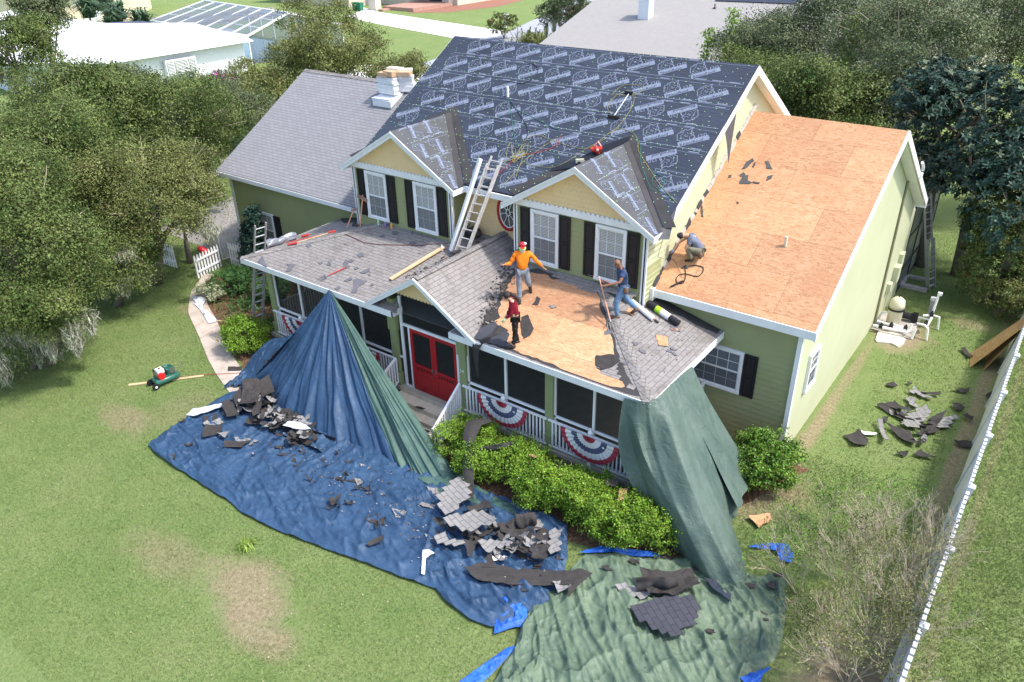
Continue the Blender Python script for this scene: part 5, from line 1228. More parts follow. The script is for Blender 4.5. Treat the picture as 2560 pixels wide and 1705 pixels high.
whorl_tree((11.0,20.4,5.6), 3.7, 'big glossy blue-green tree right of the stripped roof', 1900, 71)
whorl_tree((12.6,18.7,3.6), 2.6, 'lower glossy dark tree at the right edge above the fence', 900, 72, .05)
whorl_tree((9.6,20.6,6.8), 2.0, 'smaller glossy tree top with pale shoots next to the roof peak', 520, 73, .2)
# shrubs
def shrub(c, rad, label, name='shrub', mat=None, n=400, per=22, L=.06, W=.04, spread=.07, seed=1, flowers=None, cat='shrub', base=None, nl=14, group=None, mat2=None):
    rg = np.random.default_rng(seed); root = empty(name, (c[0], c[1], 0), 0, label, cat, group)
    rad = np.array(rad); lb = [(np.array([0,0,c[2]]), rad*.8)]
    for i in range(nl):
        d = rg.normal(size=3); d[2] = d[2]*.9+.1; d /= np.linalg.norm(d); lb.append((np.array([0,0,c[2]])+d*rad*rg.uniform(.5,.75), rad*rg.uniform(.25,.42)))
    P, C, N = cluster_points(rg, lb, n, per, spread); V = leaves(rg, C, N, L, W, spread); V[:,2] = np.maximum(V[:,2], .02)
    add_parts(root, 'foliage', V, mat or HEDGE)
    m = MB()
    for i in range(10):
        q = P[rg.integers(len(P))]; m.tube([(rg.uniform(-.08,.08),rg.uniform(-.08,.08),0),(q[0]*.4,q[1]*.4,q[2]*.5),tuple(q*.95)], [.025,.018,.006], 5)
    m.build('stem', BARK, root, uv=False)
    if flowers:
        fm, k, fl = flowers; idx = rg.choice(len(P), k); C = np.repeat(P[idx]*np.array([1.03,1.03,1.03]), 7, 0)+rg.normal(size=(k*7,3))*fl*.5; add_parts(root, 'flower', leaves(rg, C, np.ones((k*7,3)), fl, fl*.8, 0), fm)
    return root
shrub((-8.15,-.5,.72), (1.0,.75,.72), 'round lime-green bush at the left end of the porch beside the blue tarp', mat=HEDGE, n=620, seed=81, per=24)
shrub((9.35,2.9,.85), (1.0,.95,.85), 'round glossy bush at the corner of the right wing', mat=HEDG2, n=560, seed=82, per=22, L=.075, W=.05)
shrub((12.5,18.4,1.7), (1.6,1.6,1.8), 'green shrub dotted with red flowers behind the far ladder', name='flowering_shrub', mat=OAK, n=1300, per=26, L=.07, W=.05, seed=83, flowers=(REDF,16,.09))
shrub((11.6,19.2,3.3), (1.2,1.2,1.2), 'leafy shrub top climbing beside the eave of the stripped roof', name='flowering_shrub', mat=OAK, n=260, per=24, L=.07, W=.05, seed=84, flowers=(REDF,3,.08), nl=6)
shrub((12.9,17.2,.9), (1.2,.9,.8), 'yellow-green scrub by the dark thicket behind the fence', mat=OAKY, n=200, per=22, L=.08, W=.05, seed=85)
shrub((-12.9,3.6,1.2), (.62,.62,1.35), 'dark conical magnolia against the left wing window', name='magnolia_tree', mat=DARKL, n=300, per=20, L=.13, W=.07, seed=86, nl=8, cat='tree')
shrub((-12.6,3.7,2.5), (.42,.42,.95), 'x', name='magnolia_top', mat=DARKL, n=150, per=20, L=.13, W=.07, seed=87, nl=5)
# merge the upper foliage of the magnolia with its own lower part
_top = [o for o in bpy.data.objects if o.name.startswith('magnolia_top')][0]; _mag = [o for o in bpy.data.objects if o.name.startswith('magnolia_tree')][0]
for ch in list(_top.children):
    for v in ch.data.vertices: v.co.x += .3; v.co.y += .1
    ch.parent = _mag
bpy.data.objects.remove(_top)
shrub((-36.8,19.6,2.0), (2.6,2.2,1.9), 'bougainvillea with magenta flowers beside the white house', name='bougainvillea', mat=OAKY, n=420, per=24, L=.12, W=.09, seed=88, flowers=(PINK,60,.26))
shrub((-44.0,62.5,1.6), (2.0,2.0,1.6), 'ornamental grass clump by the far patio', mat=OAKY, n=250, per=20, L=.25, W=.06, seed=89)
# long clipped hedge in front of the porch rail
def hedge(label, pts, w0, h, n, seed, mat):
    rg = np.random.default_rng(seed); root = empty('hedge', (*pts[0], 0), 0, label, 'hedge'); off = np.array([*pts[0], 0])
    L = [np.linalg.norm(np.subtract(pts[i+1], pts[i])) for i in range(len(pts)-1)]; lb = []
    for i in range(len(L)):
        k = int(L[i]/.42)+1
        for j in range(k):
            p = np.array(pts[i])+(np.array(pts[i+1])-pts[i])*(j+rg.uniform(.2,.8))/k
            for q in range(3): lb.append((np.array([p[0]+rg.uniform(-.22,.22)*w0, p[1]+rg.uniform(-.35,.35)*w0, h*rg.uniform(.48,.62)]), np.array([.42,w0*.34,h*.46])*rg.uniform(.92,1.08)))
    P, C, N = cluster_points(rg, lb, n, 24, .06); V = leaves(rg, C-off, N, .056, .038, .06); V[:,2] = np.maximum(V[:,2], .02); add_parts(root, 'foliage', V, mat)
    m = MB()
    m.tube([(p[0]-off[0], p[1]-off[1], .03) for p in pts], .03, 5)
    for i in range(26):
        t_ = rg.uniform(0, len(pts)-1.01); k_ = int(t_); b_ = np.array(pts[k_])+(np.array(pts[k_+1])-pts[k_])*(t_-k_)-off[:2]; m.tube([(b_[0],b_[1],.02),(b_[0]+rg.uniform(-.2,.2),b_[1]+rg.uniform(-.3,.3),.8)], [.02,.01], 5)
    m.build('stem', BARK, root, uv=False)
hedge('long clipped lime-green hedge below the porch rail', [(1.9,-.75),(3.0,-.95),(5.0,-.95),(7.0,-.95),(8.25,-.75)], 1.45, 1.15, 4600, 90, HEDGE)
# ferns and strappy plants in the left bed
def strappy(c, label, n, L, seed, mat, w_=.02, up=.8, z0=.0, name='strappy_plant', spread=.12, group=None, cat='plant'):
    rg = np.random.default_rng(seed); root = empty(name, (c[0], c[1], 0), 0, label, cat, group); V = []
    for i in range(n):
        a = rg.uniform(0,6.28); d = Vector((math.cos(a), math.sin(a), 0)); s = Vector((-d.y, d.x, 0)); l = L*rg.uniform(.5,1.1); el = rg.uniform(.3,1)*up
        b = Vector((rg.normal()*spread, rg.normal()*spread, z0)); p1 = b+d*l*.5*math.cos(el)+Vector((0,0,l*.55*math.sin(el)+.05)); p2 = b+d*l*math.cos(el*.6)+Vector((0,0,max(l*.45*math.sin(el)-.05,.03-z0)))
        V += [tuple(b-s*w_), tuple(b+s*w_), tuple(p1+s*w_), tuple(p1-s*w_), tuple(p1-s*w_), tuple(p1+s*w_), tuple(p2+s*w_*.15), tuple(p2-s*w_*.15)]
    add_parts(root, 'leaf_blades', np.array(V), mat)
    m = MB(); m.tube([(0,0,0),(0,0,max(z0,.08))], .04 if z0 < .3 else .12, 6); m.build('stem', BARK, root, uv=False); return root
shrub((-12.6,2.1,.55), (1.15,1.0,.6), 'feathery deep-green fern clump by the picket fence', name='fern_clump', mat=FERN, n=330, per=22, L=.13, W=.03, seed=91)
shrub((-12.9,1.25,.38), (.8,.5,.35), 'cream-variegated low plant at the walkway edge', name='variegated_plant', mat=leaf_mat('cream_leaves', (.22,.27,.13), (.55,.56,.38), 4, .2, .5), n=150, per=20, L=.09, W=.04, seed=92)
shrub((-10.9,2.7,.5), (1.0,.9,.6), 'dark fern clump under the porch eave', name='fern_clump', mat=FERN, n=260, per=22, L=.14, W=.03, seed=93)
strappy((-11.2,1.6), 'strappy green plants in the left flower bed', 120, .75, 94, FERN, .02, 1.0, spread=.45)
strappy((-10.5,.55), 'small yellow-green strappy tuft in the mulch near the walkway', 34, .7, 95, OAKY, .018, 1.2)
strappy((-9.1,-.35), 'grassy tuft in the mulch nearest the round bush', 44, .6, 96, OAKY, .016, 1.1, spread=.2)
strappy((-9.0,1.3), 'grassy plant behind the foot of the wooden ladder', 90, .7, 97, FERN, .016, 1.1, spread=.35)
# palms by the white house
for i, (x, y, s) in enumerate(((-86,36.5,2.2),(-83,38.5,2.0),(-80,36.2,1.8),(-77.5,38.0,1.8),(-89,40,2.4))):
    strappy((x,y), 'spiky blue-green palm in the row behind the white roof', 120, 3.0*s*.6, 100+i, PALM, .10, 1.5, 1.2*s, 'palm_tree', .3, 'palms behind the white roof', 'palm')
strappy((-37.2,17.6), 'small palm in front of the bougainvillea', 60, 2.0, 110, PALM, .08, 1.3, 1.8, 'palm_tree', .1, None, 'palm')
# bare twiggy crape myrtles by the fence
def twig_tree(base, h, label, seed, lean=(0,0), nb=9, green=.25, spread=.55, name='crape_myrtle', depth=4):
    rg = np.random.default_rng(seed); root = empty(name, (*base, 0), 0, label, 'tree'); segs = []; tips = []
    def grow(p, d, l, r, k):
        n = 3 if k else 2; q = p
        for i in range(n):
            d2 = (d+Vector(rg.normal(size=3)*.10)+Vector((0,0,.05))).normalized(); e = q+d2*l/n; segs.append((q, e, r*(1-.25*i/n))); q = e; d = d2
        if k == 0: tips.append(q); return
        for i in range(int(rg.integers(2,5))):
            a = d.orthogonal().normalized(); b = d.cross(a); t = rg.uniform(0,6.28); s = rg.uniform(.25,spread)
            grow(q, (d+(a*math.cos(t)+b*math.sin(t))*s+Vector((0,0,.1))).normalized(), l*rg.uniform(.62,.88), r*.62, k-1)
    for i in range(nb):
        a = rg.uniform(0,6.28); d = Vector((math.cos(a)*.6+lean[0], math.sin(a)*.6+lean[1], 1)).normalized(); grow(Vector((math.cos(a)*.06, math.sin(a)*.06, 0)), d, h*.36, .014, depth)
    V = []; F = []
    for a, b, r in segs:
        d = (b-a).normalized(); u = d.orthogonal().normalized(); v = d.cross(u); o = len(V); r = max(r, .0038)
        for p, rr in ((a, r), (b, r*.8)):
            for k in range(3): t = 2.094*k; V.append(tuple(p+u*(rr*math.cos(t))+v*(rr*math.sin(t))))
        for k in range(3): F.append((o+k, o+(k+1)%3, o+3+(k+1)%3, o+3+k))
    np_mesh('branches', np.array(V), np.array(F), TWIG, root)
    T = np.array([tuple(t) for t in tips]); k = T[rg.random(len(T)) < green]
    if len(k):
        C = np.repeat(k, 9, 0)+rg.normal(size=(len(k)*9,3))*.10; add_parts(root, 'foliage', leaves(rg, C, np.zeros_like(C), .055, .028, .1), HEDG2 if green > .9 else OAKY)
    return root
twig_tree((13.1,-.7), 2.2, 'bare grey twiggy shrub leaning over the fence', 121, (-.1,.4), 13, .5)
twig_tree((13.0,-2.1), 1.9, 'bare twiggy shrub on the dark mulch at the bottom right', 122, (-.12,-.0), 13, .6)
twig_tree((13.0,.8), 2.2, 'dead twig fan in front of the fence panels', 123, (-.05,.35), 10, .1)
twig_tree((11.4,-.3), 1.6, 'thin green sapling over the edge of the green tarp', 124, (-.35,.15), 5, 1.0, .7, depth=3)
twig_tree((11.2,1.1), 1.6, 'sparse leafy sapling between the round bush and the bare shrub', 125, (-.1,.1), 6, 1.0, .7, depth=3)
twig_tree((12.2,2.4), 1.9, 'loose green shrub nearest the shingle scraps on the side lawn', 126, (-.15,.1), 7, 1.0, .7, depth=3)
# ================================================================ NEIGHBOURHOOD
def wall_box(m, P, z0, z1):
    for i in range(len(P)):
        a, b = P[i], P[(i+1)%len(P)]; m.quad((*a,z0),(*b,z0),(*b,z1),(*a,z1))
WR = paint('white_tile_roof', (.86,.87,.90), .6, .3, .03)
ww = paint('white_stucco', (.76,.78,.84), .8, .2, .05)
h = empty('white_house', (-60,27,0), 0, 'low white house with a bright white roof among the oaks', 'house')
def bld(m, name, mat, root, **kw):
    l = root.location; m.v = [(x-l.x, y-l.y, z-l.z) for x, y, z in m.v]; return m.build(name, mat, root, **kw)
m = MB(); m.quad((-52.7,34.6,2.7),(-53.0,20.5,2.7),(-56.1,24.9,4.3),(-57.8,31.9,4.3)); m.quad((-52.7,34.6,2.7),(-57.8,31.9,4.3),(-66,36,2.9),(-62,39,2.7))
m.quad((-53.0,20.5,2.7),(-61.5,15.5,2.7),(-88,17,2.7),(-84,27.2,4.5),(-64.4,27.0,4.4),(-56.1,24.9,4.3)); m.quad((-84,27.2,4.5),(-88,17,2.7),(-92,30,2.7)); m.quad((-84,27.2,4.5),(-92,30,2.7),(-77,31.5,3.0),(-64.4,27.0,4.4)); m.quad((-57.8,31.9,4.3),(-56.1,24.9,4.3),(-64.4,27,4.4),(-66,36,2.9))
bld(m, 'roof', WR, h)
m = MB(); wall_box(m, [(-53.6,34),(-62,38),(-90,29.5),(-87,18),(-61.5,16.4),(-53.8,21)], 0, 2.72); bld(m, 'wall', ww, h)
m = MB(); m.box(-53.5,-53.15,25.4,28.4,.9,2.2); bw_ = bld(m, 'window', WHITE, h, label='white bay window')
m = MB(); 
for a, b in ((25.5,26.1),(26.25,27.5),(27.65,28.3)): m.box(-53.14,-53.10,a,b,1.0,2.1)
l = h.location; m.v = [(x-l.x, y-l.y, z) for x, y, z in m.v]; m.build('pane', paint('grey_pane', (.22,.24,.26), .2, .5, .2), bw_)
m = MB()
for k in range(9):
    for a, b in ((25.5,26.1),(26.25,27.5),(27.65,28.3)): m.box(-53.09,-53.07,a,b,1.05+k*.12,1.10+k*.12)
m.v = [(x-l.x, y-l.y, z) for x, y, z in m.v]; m.build('blind', BLIND, bw_)
m = MB(); m.plate([(-77.6,33.8,2.9),(-67.1,31.1,2.9),(-69.5,35.9,2.9),(-75.4,36.9,2.9)], .12); bld(m, 'flat_roof', paint('dark_blue_roofing', (.07,.08,.13), .6, .3, .1), h)
c = empty('pool_cage', (-66,39,0), 0, 'white framed pool screen cage behind the white house', 'screen cage')
m = MB(); rid = [(-73.5,44,4.4),(-55,41,4.4)]; lo = [(-76,38.2,2.7),(-56,36.4,2.7)]; hi = [(-74,50,2.7),(-54,47,2.7)]
for k in range(8):
    t = k/7; f = lambda A: Vector(A[0]).lerp(Vector(A[1]), t)
    m.beam(f(lo), f(rid), .22, .16); m.beam(f(rid), f(hi), .22, .16); a = f(lo); m.beam((a.x,a.y,0), a, .12, .12); a = f(hi); m.beam((a.x,a.y,0), a, .12, .12)
for A in (rid, lo, hi): m.beam(A[0], A[1], .2, .16)
for k in (.33,.66): m.beam(Vector(lo[0]).lerp(Vector(rid[0]),k), Vector(lo[1]).lerp(Vector(rid[1]),k), .08, .08)
bld(m, 'cage_frame', WHITE, c)
m = MB(); m.quad(lo[0],lo[1],rid[1],rid[0]); m.quad(rid[0],rid[1],hi[1],hi[0]); m.quad((*lo[1][:2],0),(*hi[1][:2],0),hi[1],rid[1],lo[1]); bld(m, 'screen', screen_mat('blue_grey_screen', (.12,.15,.21), .6), c)
g = MB(); g.quad((-72,39.5,.02),(-57,38,.02),(-56,46,.02),(-71,48,.02)); g.build('pool', paint('pool_water', (.06,.24,.30), .1, .5, .1), kind='structure')
h = empty('cream_house', (-110,50,0), 0, 'cream stucco house at the top left corner', 'house')
m = MB(); wall_box(m, [(-101,38.5),(-97,46),(-112,60),(-125,45),(-112,34)], 0, 5); bld(m, 'wall', paint('cream_stucco', (.80,.68,.48), .8, .2, .05), h)
m = MB(); m.quad((-100,37.5,5),(-96,46,5),(-112,50,7.5)); m.quad((-96,46,5),(-112,62,5),(-112,50,7.5)); m.quad((-112,62,5),(-127,45,5),(-112,50,7.5)); m.quad((-127,45,5),(-112,33,5),(-100,37.5,5),(-112,50,7.5)); bld(m, 'roof', SH, h)
m = MB(); m.hexa([(-98.9,42.3,.8),(-98.8,42.25,.8),(-97.9,44.15,.8),(-98.0,44.2,.8)],[(-98.9,42.3,2.6),(-98.8,42.25,2.6),(-97.9,44.15,2.6),(-98.0,44.2,2.6)]); bld(m, 'window', WHITE, h)
f = empty('wooden_fence', (-93,48,0), 0, 'weathered wooden picket fence behind the pool cage', 'fence'); m = MB()
A, B = Vector((-90.5,38,0)), Vector((-84,62,0)); n = 90
for k in range(n):
    p = A.lerp(B, k/n); m.box(p.x-.05,p.x+.02,p.y-.1,p.y+.1,0,1.5)
m.beam(A+Vector((.06,0,.4)), B+Vector((.06,0,.4)), .06,.1); m.beam(A+Vector((.06,0,1.2)), B+Vector((.06,0,1.2)), .06,.1); bld(m, 'pickets', paint('weathered_wood', (.36,.31,.27), .9, .1, .2), f)
# grey-roofed neighbour
h = empty('neighbour_house', (-20,60,0), 0, 'neighbour house with a broad grey shingle roof and white chimney', 'house')
SHN = shingle('neighbour_shingle', (.36,.345,.33), (.31,.30,.29), (.20,.195,.19))
m = MB(); ez, rz = 3.0, 9.0; m.plate([(-26.8,44.6,ez),(6,44.6,ez),(6,68,rz+1),(-26.8,68,rz+1)], .1); m.plate([(-26.8,68,rz+1),(6,68,rz+1),(6,90,ez),(-26.8,90,ez)], .1); bld(m, 'roof', SHN, h)
m = MB(); wall_box(m, [(-26.2,45.2),(5.5,45.2),(5.5,89),(-26.2,89)], 0, 3.1); m.quad((-26.2,45.2,3),(-26.2,89,3),(-26.2,68,9.8)); bld(m, 'wall', paint('grey_stucco', (.55,.52,.48), .8, .2, .08), h)
m = MB(); m.box(-20.5,-19.5,50.6,51.5,4.4,6.9); m.box(-20.6,-19.4,50.5,51.6,6.9,7.05); bld(m, 'chimney', ww, h)
for x, y in ((-14.8,53.5),(-12.2,52.3)):
    m = MB(); z = ez+(y-44.6)*7/23.4; m.box(x-.12,x+.12,y-.12,y+.12,z,z+.06); m.tube([(x,y,z),(x,y,z+.35)], .05, 8); bld(m, 'vent_pipe', SHD, h)
m = MB(); m.plate([(-15.4,54.8,6.02),(-8.5,55.0,6.08),(-8.5,59.5,7.42),(-15.4,59.3,7.36)], .05); m.v = [(x,y,z+.12) for x,y,z in m.v]; bld(m, 'solar_panel', paint('solar_panel_blue', (.03,.03,.04), .2, .5, .1), h)
# far house, drive, mailbox
DR = paint('pale_concrete_drive', (.82,.80,.78), .8, .2, .03, .4)
g = MB(); g.quad((-79.5,74.6,.02),(-84,78,.02),(-75.5,73.9,.02),(-47.05,67.46,.02),(-45.24,61.07,.02),(-49.99,60.14,.02),(-68.5,65.1,.02),(-76,68.0,.02)); g.build('driveway', DR, kind='structure')
g = MB(); g.quad((-45.24,61.07,.024),(-47.05,67.46,.024),(-52.5,84,.024),(-66,120,.024),(-58,122,.024),(-44,80,.024),(-36,54,.024),(-34,40,.024),(-40,40,.024)); g.build('road', paint('grey_road', (.34,.35,.40), .85, .2, .08, .6), kind='structure')
g = MB(); g.quad((-47.6,36,.02),(-31,38,.02),(-31,41,.02),(-46,42.5,.02)); g.build('road', DR, kind='structure')
h = empty('far_house', (-85,85,0), 0, 'far beige house with stone pillars and a raised brick patio', 'house')
be = paint('beige_stucco', (.62,.54,.46), .8, .2, .1)
m = MB(); m.box(-100,-77.4,82,98,0,4.0); m.box(-100,-84,76,82,0,4.0); m.box(-77.4,-70.5,86,99,0,4.0); m.box(-78.6,-77.2,75.0,76.2,0,3.5); m.box(-72.8,-71.4,85,86,0,3.5); bld(m, 'wall', be, h)
m = MB(); m.quad((-102,74,4),(-69,84,4),(-69,101,4),(-102,101,4)); m.v = [(x,y,z) for x,y,z in m.v]; m.quad((-102,74,4),(-69,84,4),(-84,92,7)); m.quad((-69,84,4),(-69,101,4),(-84,92,7)); bld(m, 'roof', SH, h)
m = MB(); m.box(-77.2,-71,76.5,85,0,.5); m.box(-76.6,-75.6,74.9,76.5,0,.25); bld(m, 'patio', paint('red_brick_patio', (.42,.25,.20), .85, .2, .2, 2), h)
m = MB(); m.box(-76.0,-72.5,85.6,85.9,.5,3); bld(m, 'glass_door', paint('dark_glass', (.06,.07,.08), .15, .5, .2), h)
m = MB(); m.quad((-71,75,.016),(-66,79,.016),(-64,88,.016),(-66,98,.016),(-71,95,.016),(-72.5,84,.016)); m.build('mulch_bed', paint('red_mulch', (.30,.15,.11), .9, .1, .25, 2), kind='structure')
b = empty('garbage_bin', (-80.3,73.9,0), 0, 'green wheeled bins by the far garage, left one', 'bin', 'green bins by the far garage')
m = MB(); m.hexa([(-.3,-.3,0),(.3,-.3,0),(.3,.3,0),(-.3,.3,0)],[(-.38,-.36,1.05),(.38,-.36,1.05),(.38,.36,1.05),(-.38,.36,1.05)]); m.build('bin_body', paint('green_plastic', (.02,.16,.09), .5, .4, .1), b)
m = MB(); m.box(-.40,.40,-.40,.40,1.06,1.13); m.box(-.35,.35,.40,.48,1.0,1.06); m.build('bin_lid', paint('green_plastic', (.02,.16,.09)), b)
b2_ = copy_tree(b); b2_.location.x += 1.1; b2_.location.y -= .1; b2_['label'] = 'green wheeled bins by the far garage, right one'
b = empty('mailbox', (-49.0,69.5,0), 0, 'white mailbox on a post by the far driveway', 'mailbox')
m = MB(); m.box(-.09,.09,-.09,.09,0,1.35); m.build('post', WHITE, b); m = MB(); m.box(-.16,.55,-.2,.2,1.2,1.5); m.tube([(-.16,0,1.5),(.55,0,1.5)], .2, 12); m.build('mail_compartment', WHITE, b)
o = shrub((-52.4,70.6,.35), (.35,.35,.35), 'small shepherd hook planter beside the white mailbox', name='planter', mat=OAKY, n=30, per=14, L=.16, W=.1, seed=130, nl=3, flowers=(REDF,6,.2))
tree((-31.5,56.5,4.4), 3.0, 'weeping tree between the driveway and the grey roof', n=420, per=26, seed=131, L=.2, W=.12, mat=OAKG, moss=10, ml=2.5)
strappy((-38.5,60.5), 'tall pampas grass left of the grey neighbour roof', 260, 3.0, 132, OAKY, .05, 1.3, spread=1.0, name='pampas_grass')
strappy((-33.6,52.0), 'green grassy clump at the corner of the grey neighbour roof', 240, 2.2, 133, VINE, .05, 1.3, spread=1.0, name='pampas_grass')
m = MB(); m.box(-1.6,1.6,-.15,.15,0,2.0); w_ = m.build('garden_wall', ww); w_.location = (-38.2,24.6,0); w_.rotation_euler = (0,0,R(-30)); tag(w_, 'white arched garden wall left of the left wing roof', 'wall')
# ground behind the left wing: driveway of this house
g = MB(); g.quad((-22,4.6,.012),(-15.1,4.3,.012),(-15.1,13,.012),(-24,15,.012)); g.build('driveway', paint('grey_concrete_apron', (.30,.28,.28), .85, .2, .15, 1), kind='structure')
# ================================================================ TARPS
def nz(x, y, z=0): return noise.noise(Vector((x, y, z)))
def resample(P, n):
    P = [np.array(p, float) for p in P]; d = [0]
    for i in range(1, len(P)): d.append(d[-1]+np.linalg.norm(P[i]-P[i-1]))
    o = []
    for k in range(n+1):
        s = d[-1]*k/n; i = min(np.searchsorted(d, s, side='right')-1, len(P)-2); f = (s-d[i])/max(d[i+1]-d[i], 1e-9); o.append(P[i]*(1-f)+P[i+1]*f)
    return o
def grid_mesh(rows):
    nr, nc = len(rows), len(rows[0]); V = [tuple(p) for r_ in rows for p in r_]
    F = [(i*nc+j, i*nc+j+1, (i+1)*nc+j+1, (i+1)*nc+j) for i in range(nr-1) for j in range(nc-1)]; return V, F
BT = tarp_mat('blue_tarp', (.036,.084,.165), (.021,.052,.112), .7); GT = tarp_mat('green_tarp', (.140,.195,.130), (.075,.120,.085), .6)
GT3 = tarp_mat('teal_drape_tarp', (.105,.150,.125), (.055,.095,.082), .7); GT2 = tarp_mat('dark_green_tarp', (.075,.140,.115), (.030,.075,.065)); BB = tarp_mat('bright_blue_tarp', (.03,.15,.62), (.02,.09,.40))
def ridged(x, y, z=0): return 1-min(1, abs(nz(x, y, z))*2.6)
def strip_tarp(lo, up, nu, nv, seed, amp=.05, an=(1.3,3.6), rot=.5, edge=.03, radial=None):
    A, B = resample(lo, nu), resample(up, nu); rows = []; c, s = math.cos(rot), math.sin(rot)
    for j in range(nv+1):
        v = j/nv; r_ = []
        for i in range(nu+1):
            p = A[i]*(1-v)+B[i]*v
            ww_ = .035*nz(p[0]*2.5, p[1]*2.5, seed) if j in (0, nv) else 0
            x, y = p[0]*c+p[1]*s, -p[0]*s+p[1]*c
            wx = nz(x*.5, y*.5, seed+9)*.8
            if radial:
                dx_, dy_ = p[0]-radial[0], p[1]-radial[1]; an_ = math.atan2(dy_, dx_); rr_ = math.hypot(dx_, dy_); wr = 1/(1+math.exp((rr_-6.2)*1.2)); hr = ridged(an_*7+nz(x*.4, y*.4, 3)*1.2, rr_*.22, 31)**1.8*.7+ridged(an_*15+nz(x*.7, y*.7, 5)*1.5, rr_*.4, 37)**2.2*.4+ridged(an_*29+nz(x, y, 8)*2, rr_*.6, 41)**2*.22
            else: wr = hr = 0
            h = (1-wr)*amp*(ridged(x*an[0]+wx, y*an[1]+wx*1.2, seed)**2.0*.75 + ridged(x*.5-y*1.1+wx*2, y*1.0+x*.9, seed+4)**3*.7 + ridged(x*.9+wx, y*5.2+wx*2, seed+6)**2.5*.35 + .22*nz(x*5, y*9, seed+2)+.25) + wr*amp*(hr+.15*nz(x*5, y*7, 4)+.15) + amp*.22*ridged(x*3.1+wx*3, y*3.7-x*1.3, seed+8)**3
            e = min(v, 1-v, i/nu, 1-i/nu); h = max(h, 0)*min(1, e*14+.25)+edge*math.exp(-e*60)*(.5+nz(p[0]*3, p[1]*3, seed))
            r_.append((p[0]+ww_, p[1]+ww_, .045+h))
        rows.append(r_)
    return rows
bt = D['bt_out']; rows = strip_tarp(bt[0:24], [bt[0]]+bt[:27:-1]+[bt[27]]+bt[26:23:-1], 420, 130, 3.3, .145, (.30,2.6), -.22, radial=(-3.2,1.6))
V1, F1 = grid_mesh(rows)
apex = Vector((-3.82,-.03,3.42)); base = [(-6.3,-2.0),(-5.9,-1.95),(-5.3,-2.0),(-4.41,-2.3),(-3.73,-2.58),(-2.74,-2.6),(-1.8,-2.5),(-1.06,-2.45),(-.18,-2.35),(.81,-2.25)]
baseg = [(.81,-2.25),(1.32,-2.25),(1.71,-2.28),(2.22,-2.2),(2.62,-1.95),(2.5,-1.6)]
def cone(base, nu, ns, seed, amp, freq, sag=.35):
    B = resample(base, nu); rows = []
    for j in range(ns+1):
        s = j/ns; r_ = []
        for i in range(nu+1):
            b = B[i]; t = i/nu; a = B[max(i-1,0)]; c = B[min(i+1,nu)]; d = np.array(c)-np.array(a); nrm = Vector((d[1], -d[0], 0)).normalized()*1.0
            p = apex.lerp(Vector((b[0], b[1], .06)), s); p.z -= sag*s*(1-s)
            f = (math.sin(t*freq+3.5*nz(t*5, s*.6, seed))*.35+math.sin(t*freq*2.3+3*nz(t*9, s*.9, seed+3))*.22+nz(t*freq*.35+s*.8, s*1.3, seed+5)*1.3+(ridged(t*freq*.5-s*1.1, s*1.6, seed+6)-.5)*.35+nz(t*freq*1.1, s*5, seed+8)*.3)
            A = amp*(.12+s*1.0)*min(1, s*3+.05)
            fold = A*f*(1-.35*max(0, s-.8)*5)+.05*s*nz(t*14, s*5, seed+7)
            p += nrm*fold+Vector((0,0,abs(fold)*.25)); p.z = max(p.z, .055+.03*abs(f)*s)
            r_.append(tuple(p))
        rows.append(r_)
    # skirt spreading on to the ground
    ex = []
    for i in range(nu+1):
        x, y, z = rows[-1][i]; ex.append((x+.08*nz(x*3,y*3,seed), y-.22-.1*nz(x*2,2,seed), .07+.05*max(0,nz(x*5,y*5,seed))))
    rows.append(ex); return grid_mesh(rows)
V2, F2 = cone(base, 200, 60, 5.1, .14, 40)
m = MB(); m.add(V1, F1); m.add(V2, F2)
# crumpled shoulder lying over the round bush
SH_ = [[(-4.55,-.95,2.1),(-4.95,-1.25,1.6),(-5.45,-1.6,1.0),(-5.9,-1.9,.4),(-6.2,-2.05,.1)],[(-5.0,-.75,1.75),(-5.5,-1.0,1.35),(-5.9,-1.35,.95),(-6.1,-1.8,.4),(-6.4,-2.3,.08)],[(-5.6,-.55,1.4),(-6.1,-.75,1.15),(-6.5,-1.15,.8),(-6.5,-1.7,.35),(-6.6,-2.4,.07)],[(-6.1,-.55,1.15),(-6.75,-.7,.85),(-6.95,-1.15,.5),(-6.95,-1.6,.15),(-6.7,-2.6,.06)]]
rows = []
for j in range(31):
    a = j/30*3; k = min(int(a),2); r_ = []
    for i in range(41):
        b = i/40*4; q = min(int(b),3); f, g_ = a-k, b-q
        p = Vector(SH_[k][q]).lerp(Vector(SH_[k][q+1]), g_).lerp(Vector(SH_[k+1][q]).lerp(Vector(SH_[k+1][q+1]), g_), f)
        p += Vector((.10,.10,.16))*nz(a*2.1, b*1.9, 7)+Vector((0,0,.07))*ridged(a*3, b*3.5, 2); p.z = max(p.z, .06); r_.append(tuple(p))
    rows.append(r_)
m.add(*grid_mesh(rows))
BT_O = m.build('blue_tarp', BT, uv=False, smooth=True, label='big faded blue tarp hung from the porch eave and spread over the front lawn', cat='tarp')
V3, F3 = cone(baseg, 90, 60, 9.4, .11, 26, .32)
m = MB(); m.add(V3, F3)
m.build('green_tarp', GT2, uv=False, smooth=True, label='narrow folded green tarp along the right edge of the blue tent', cat='tarp')
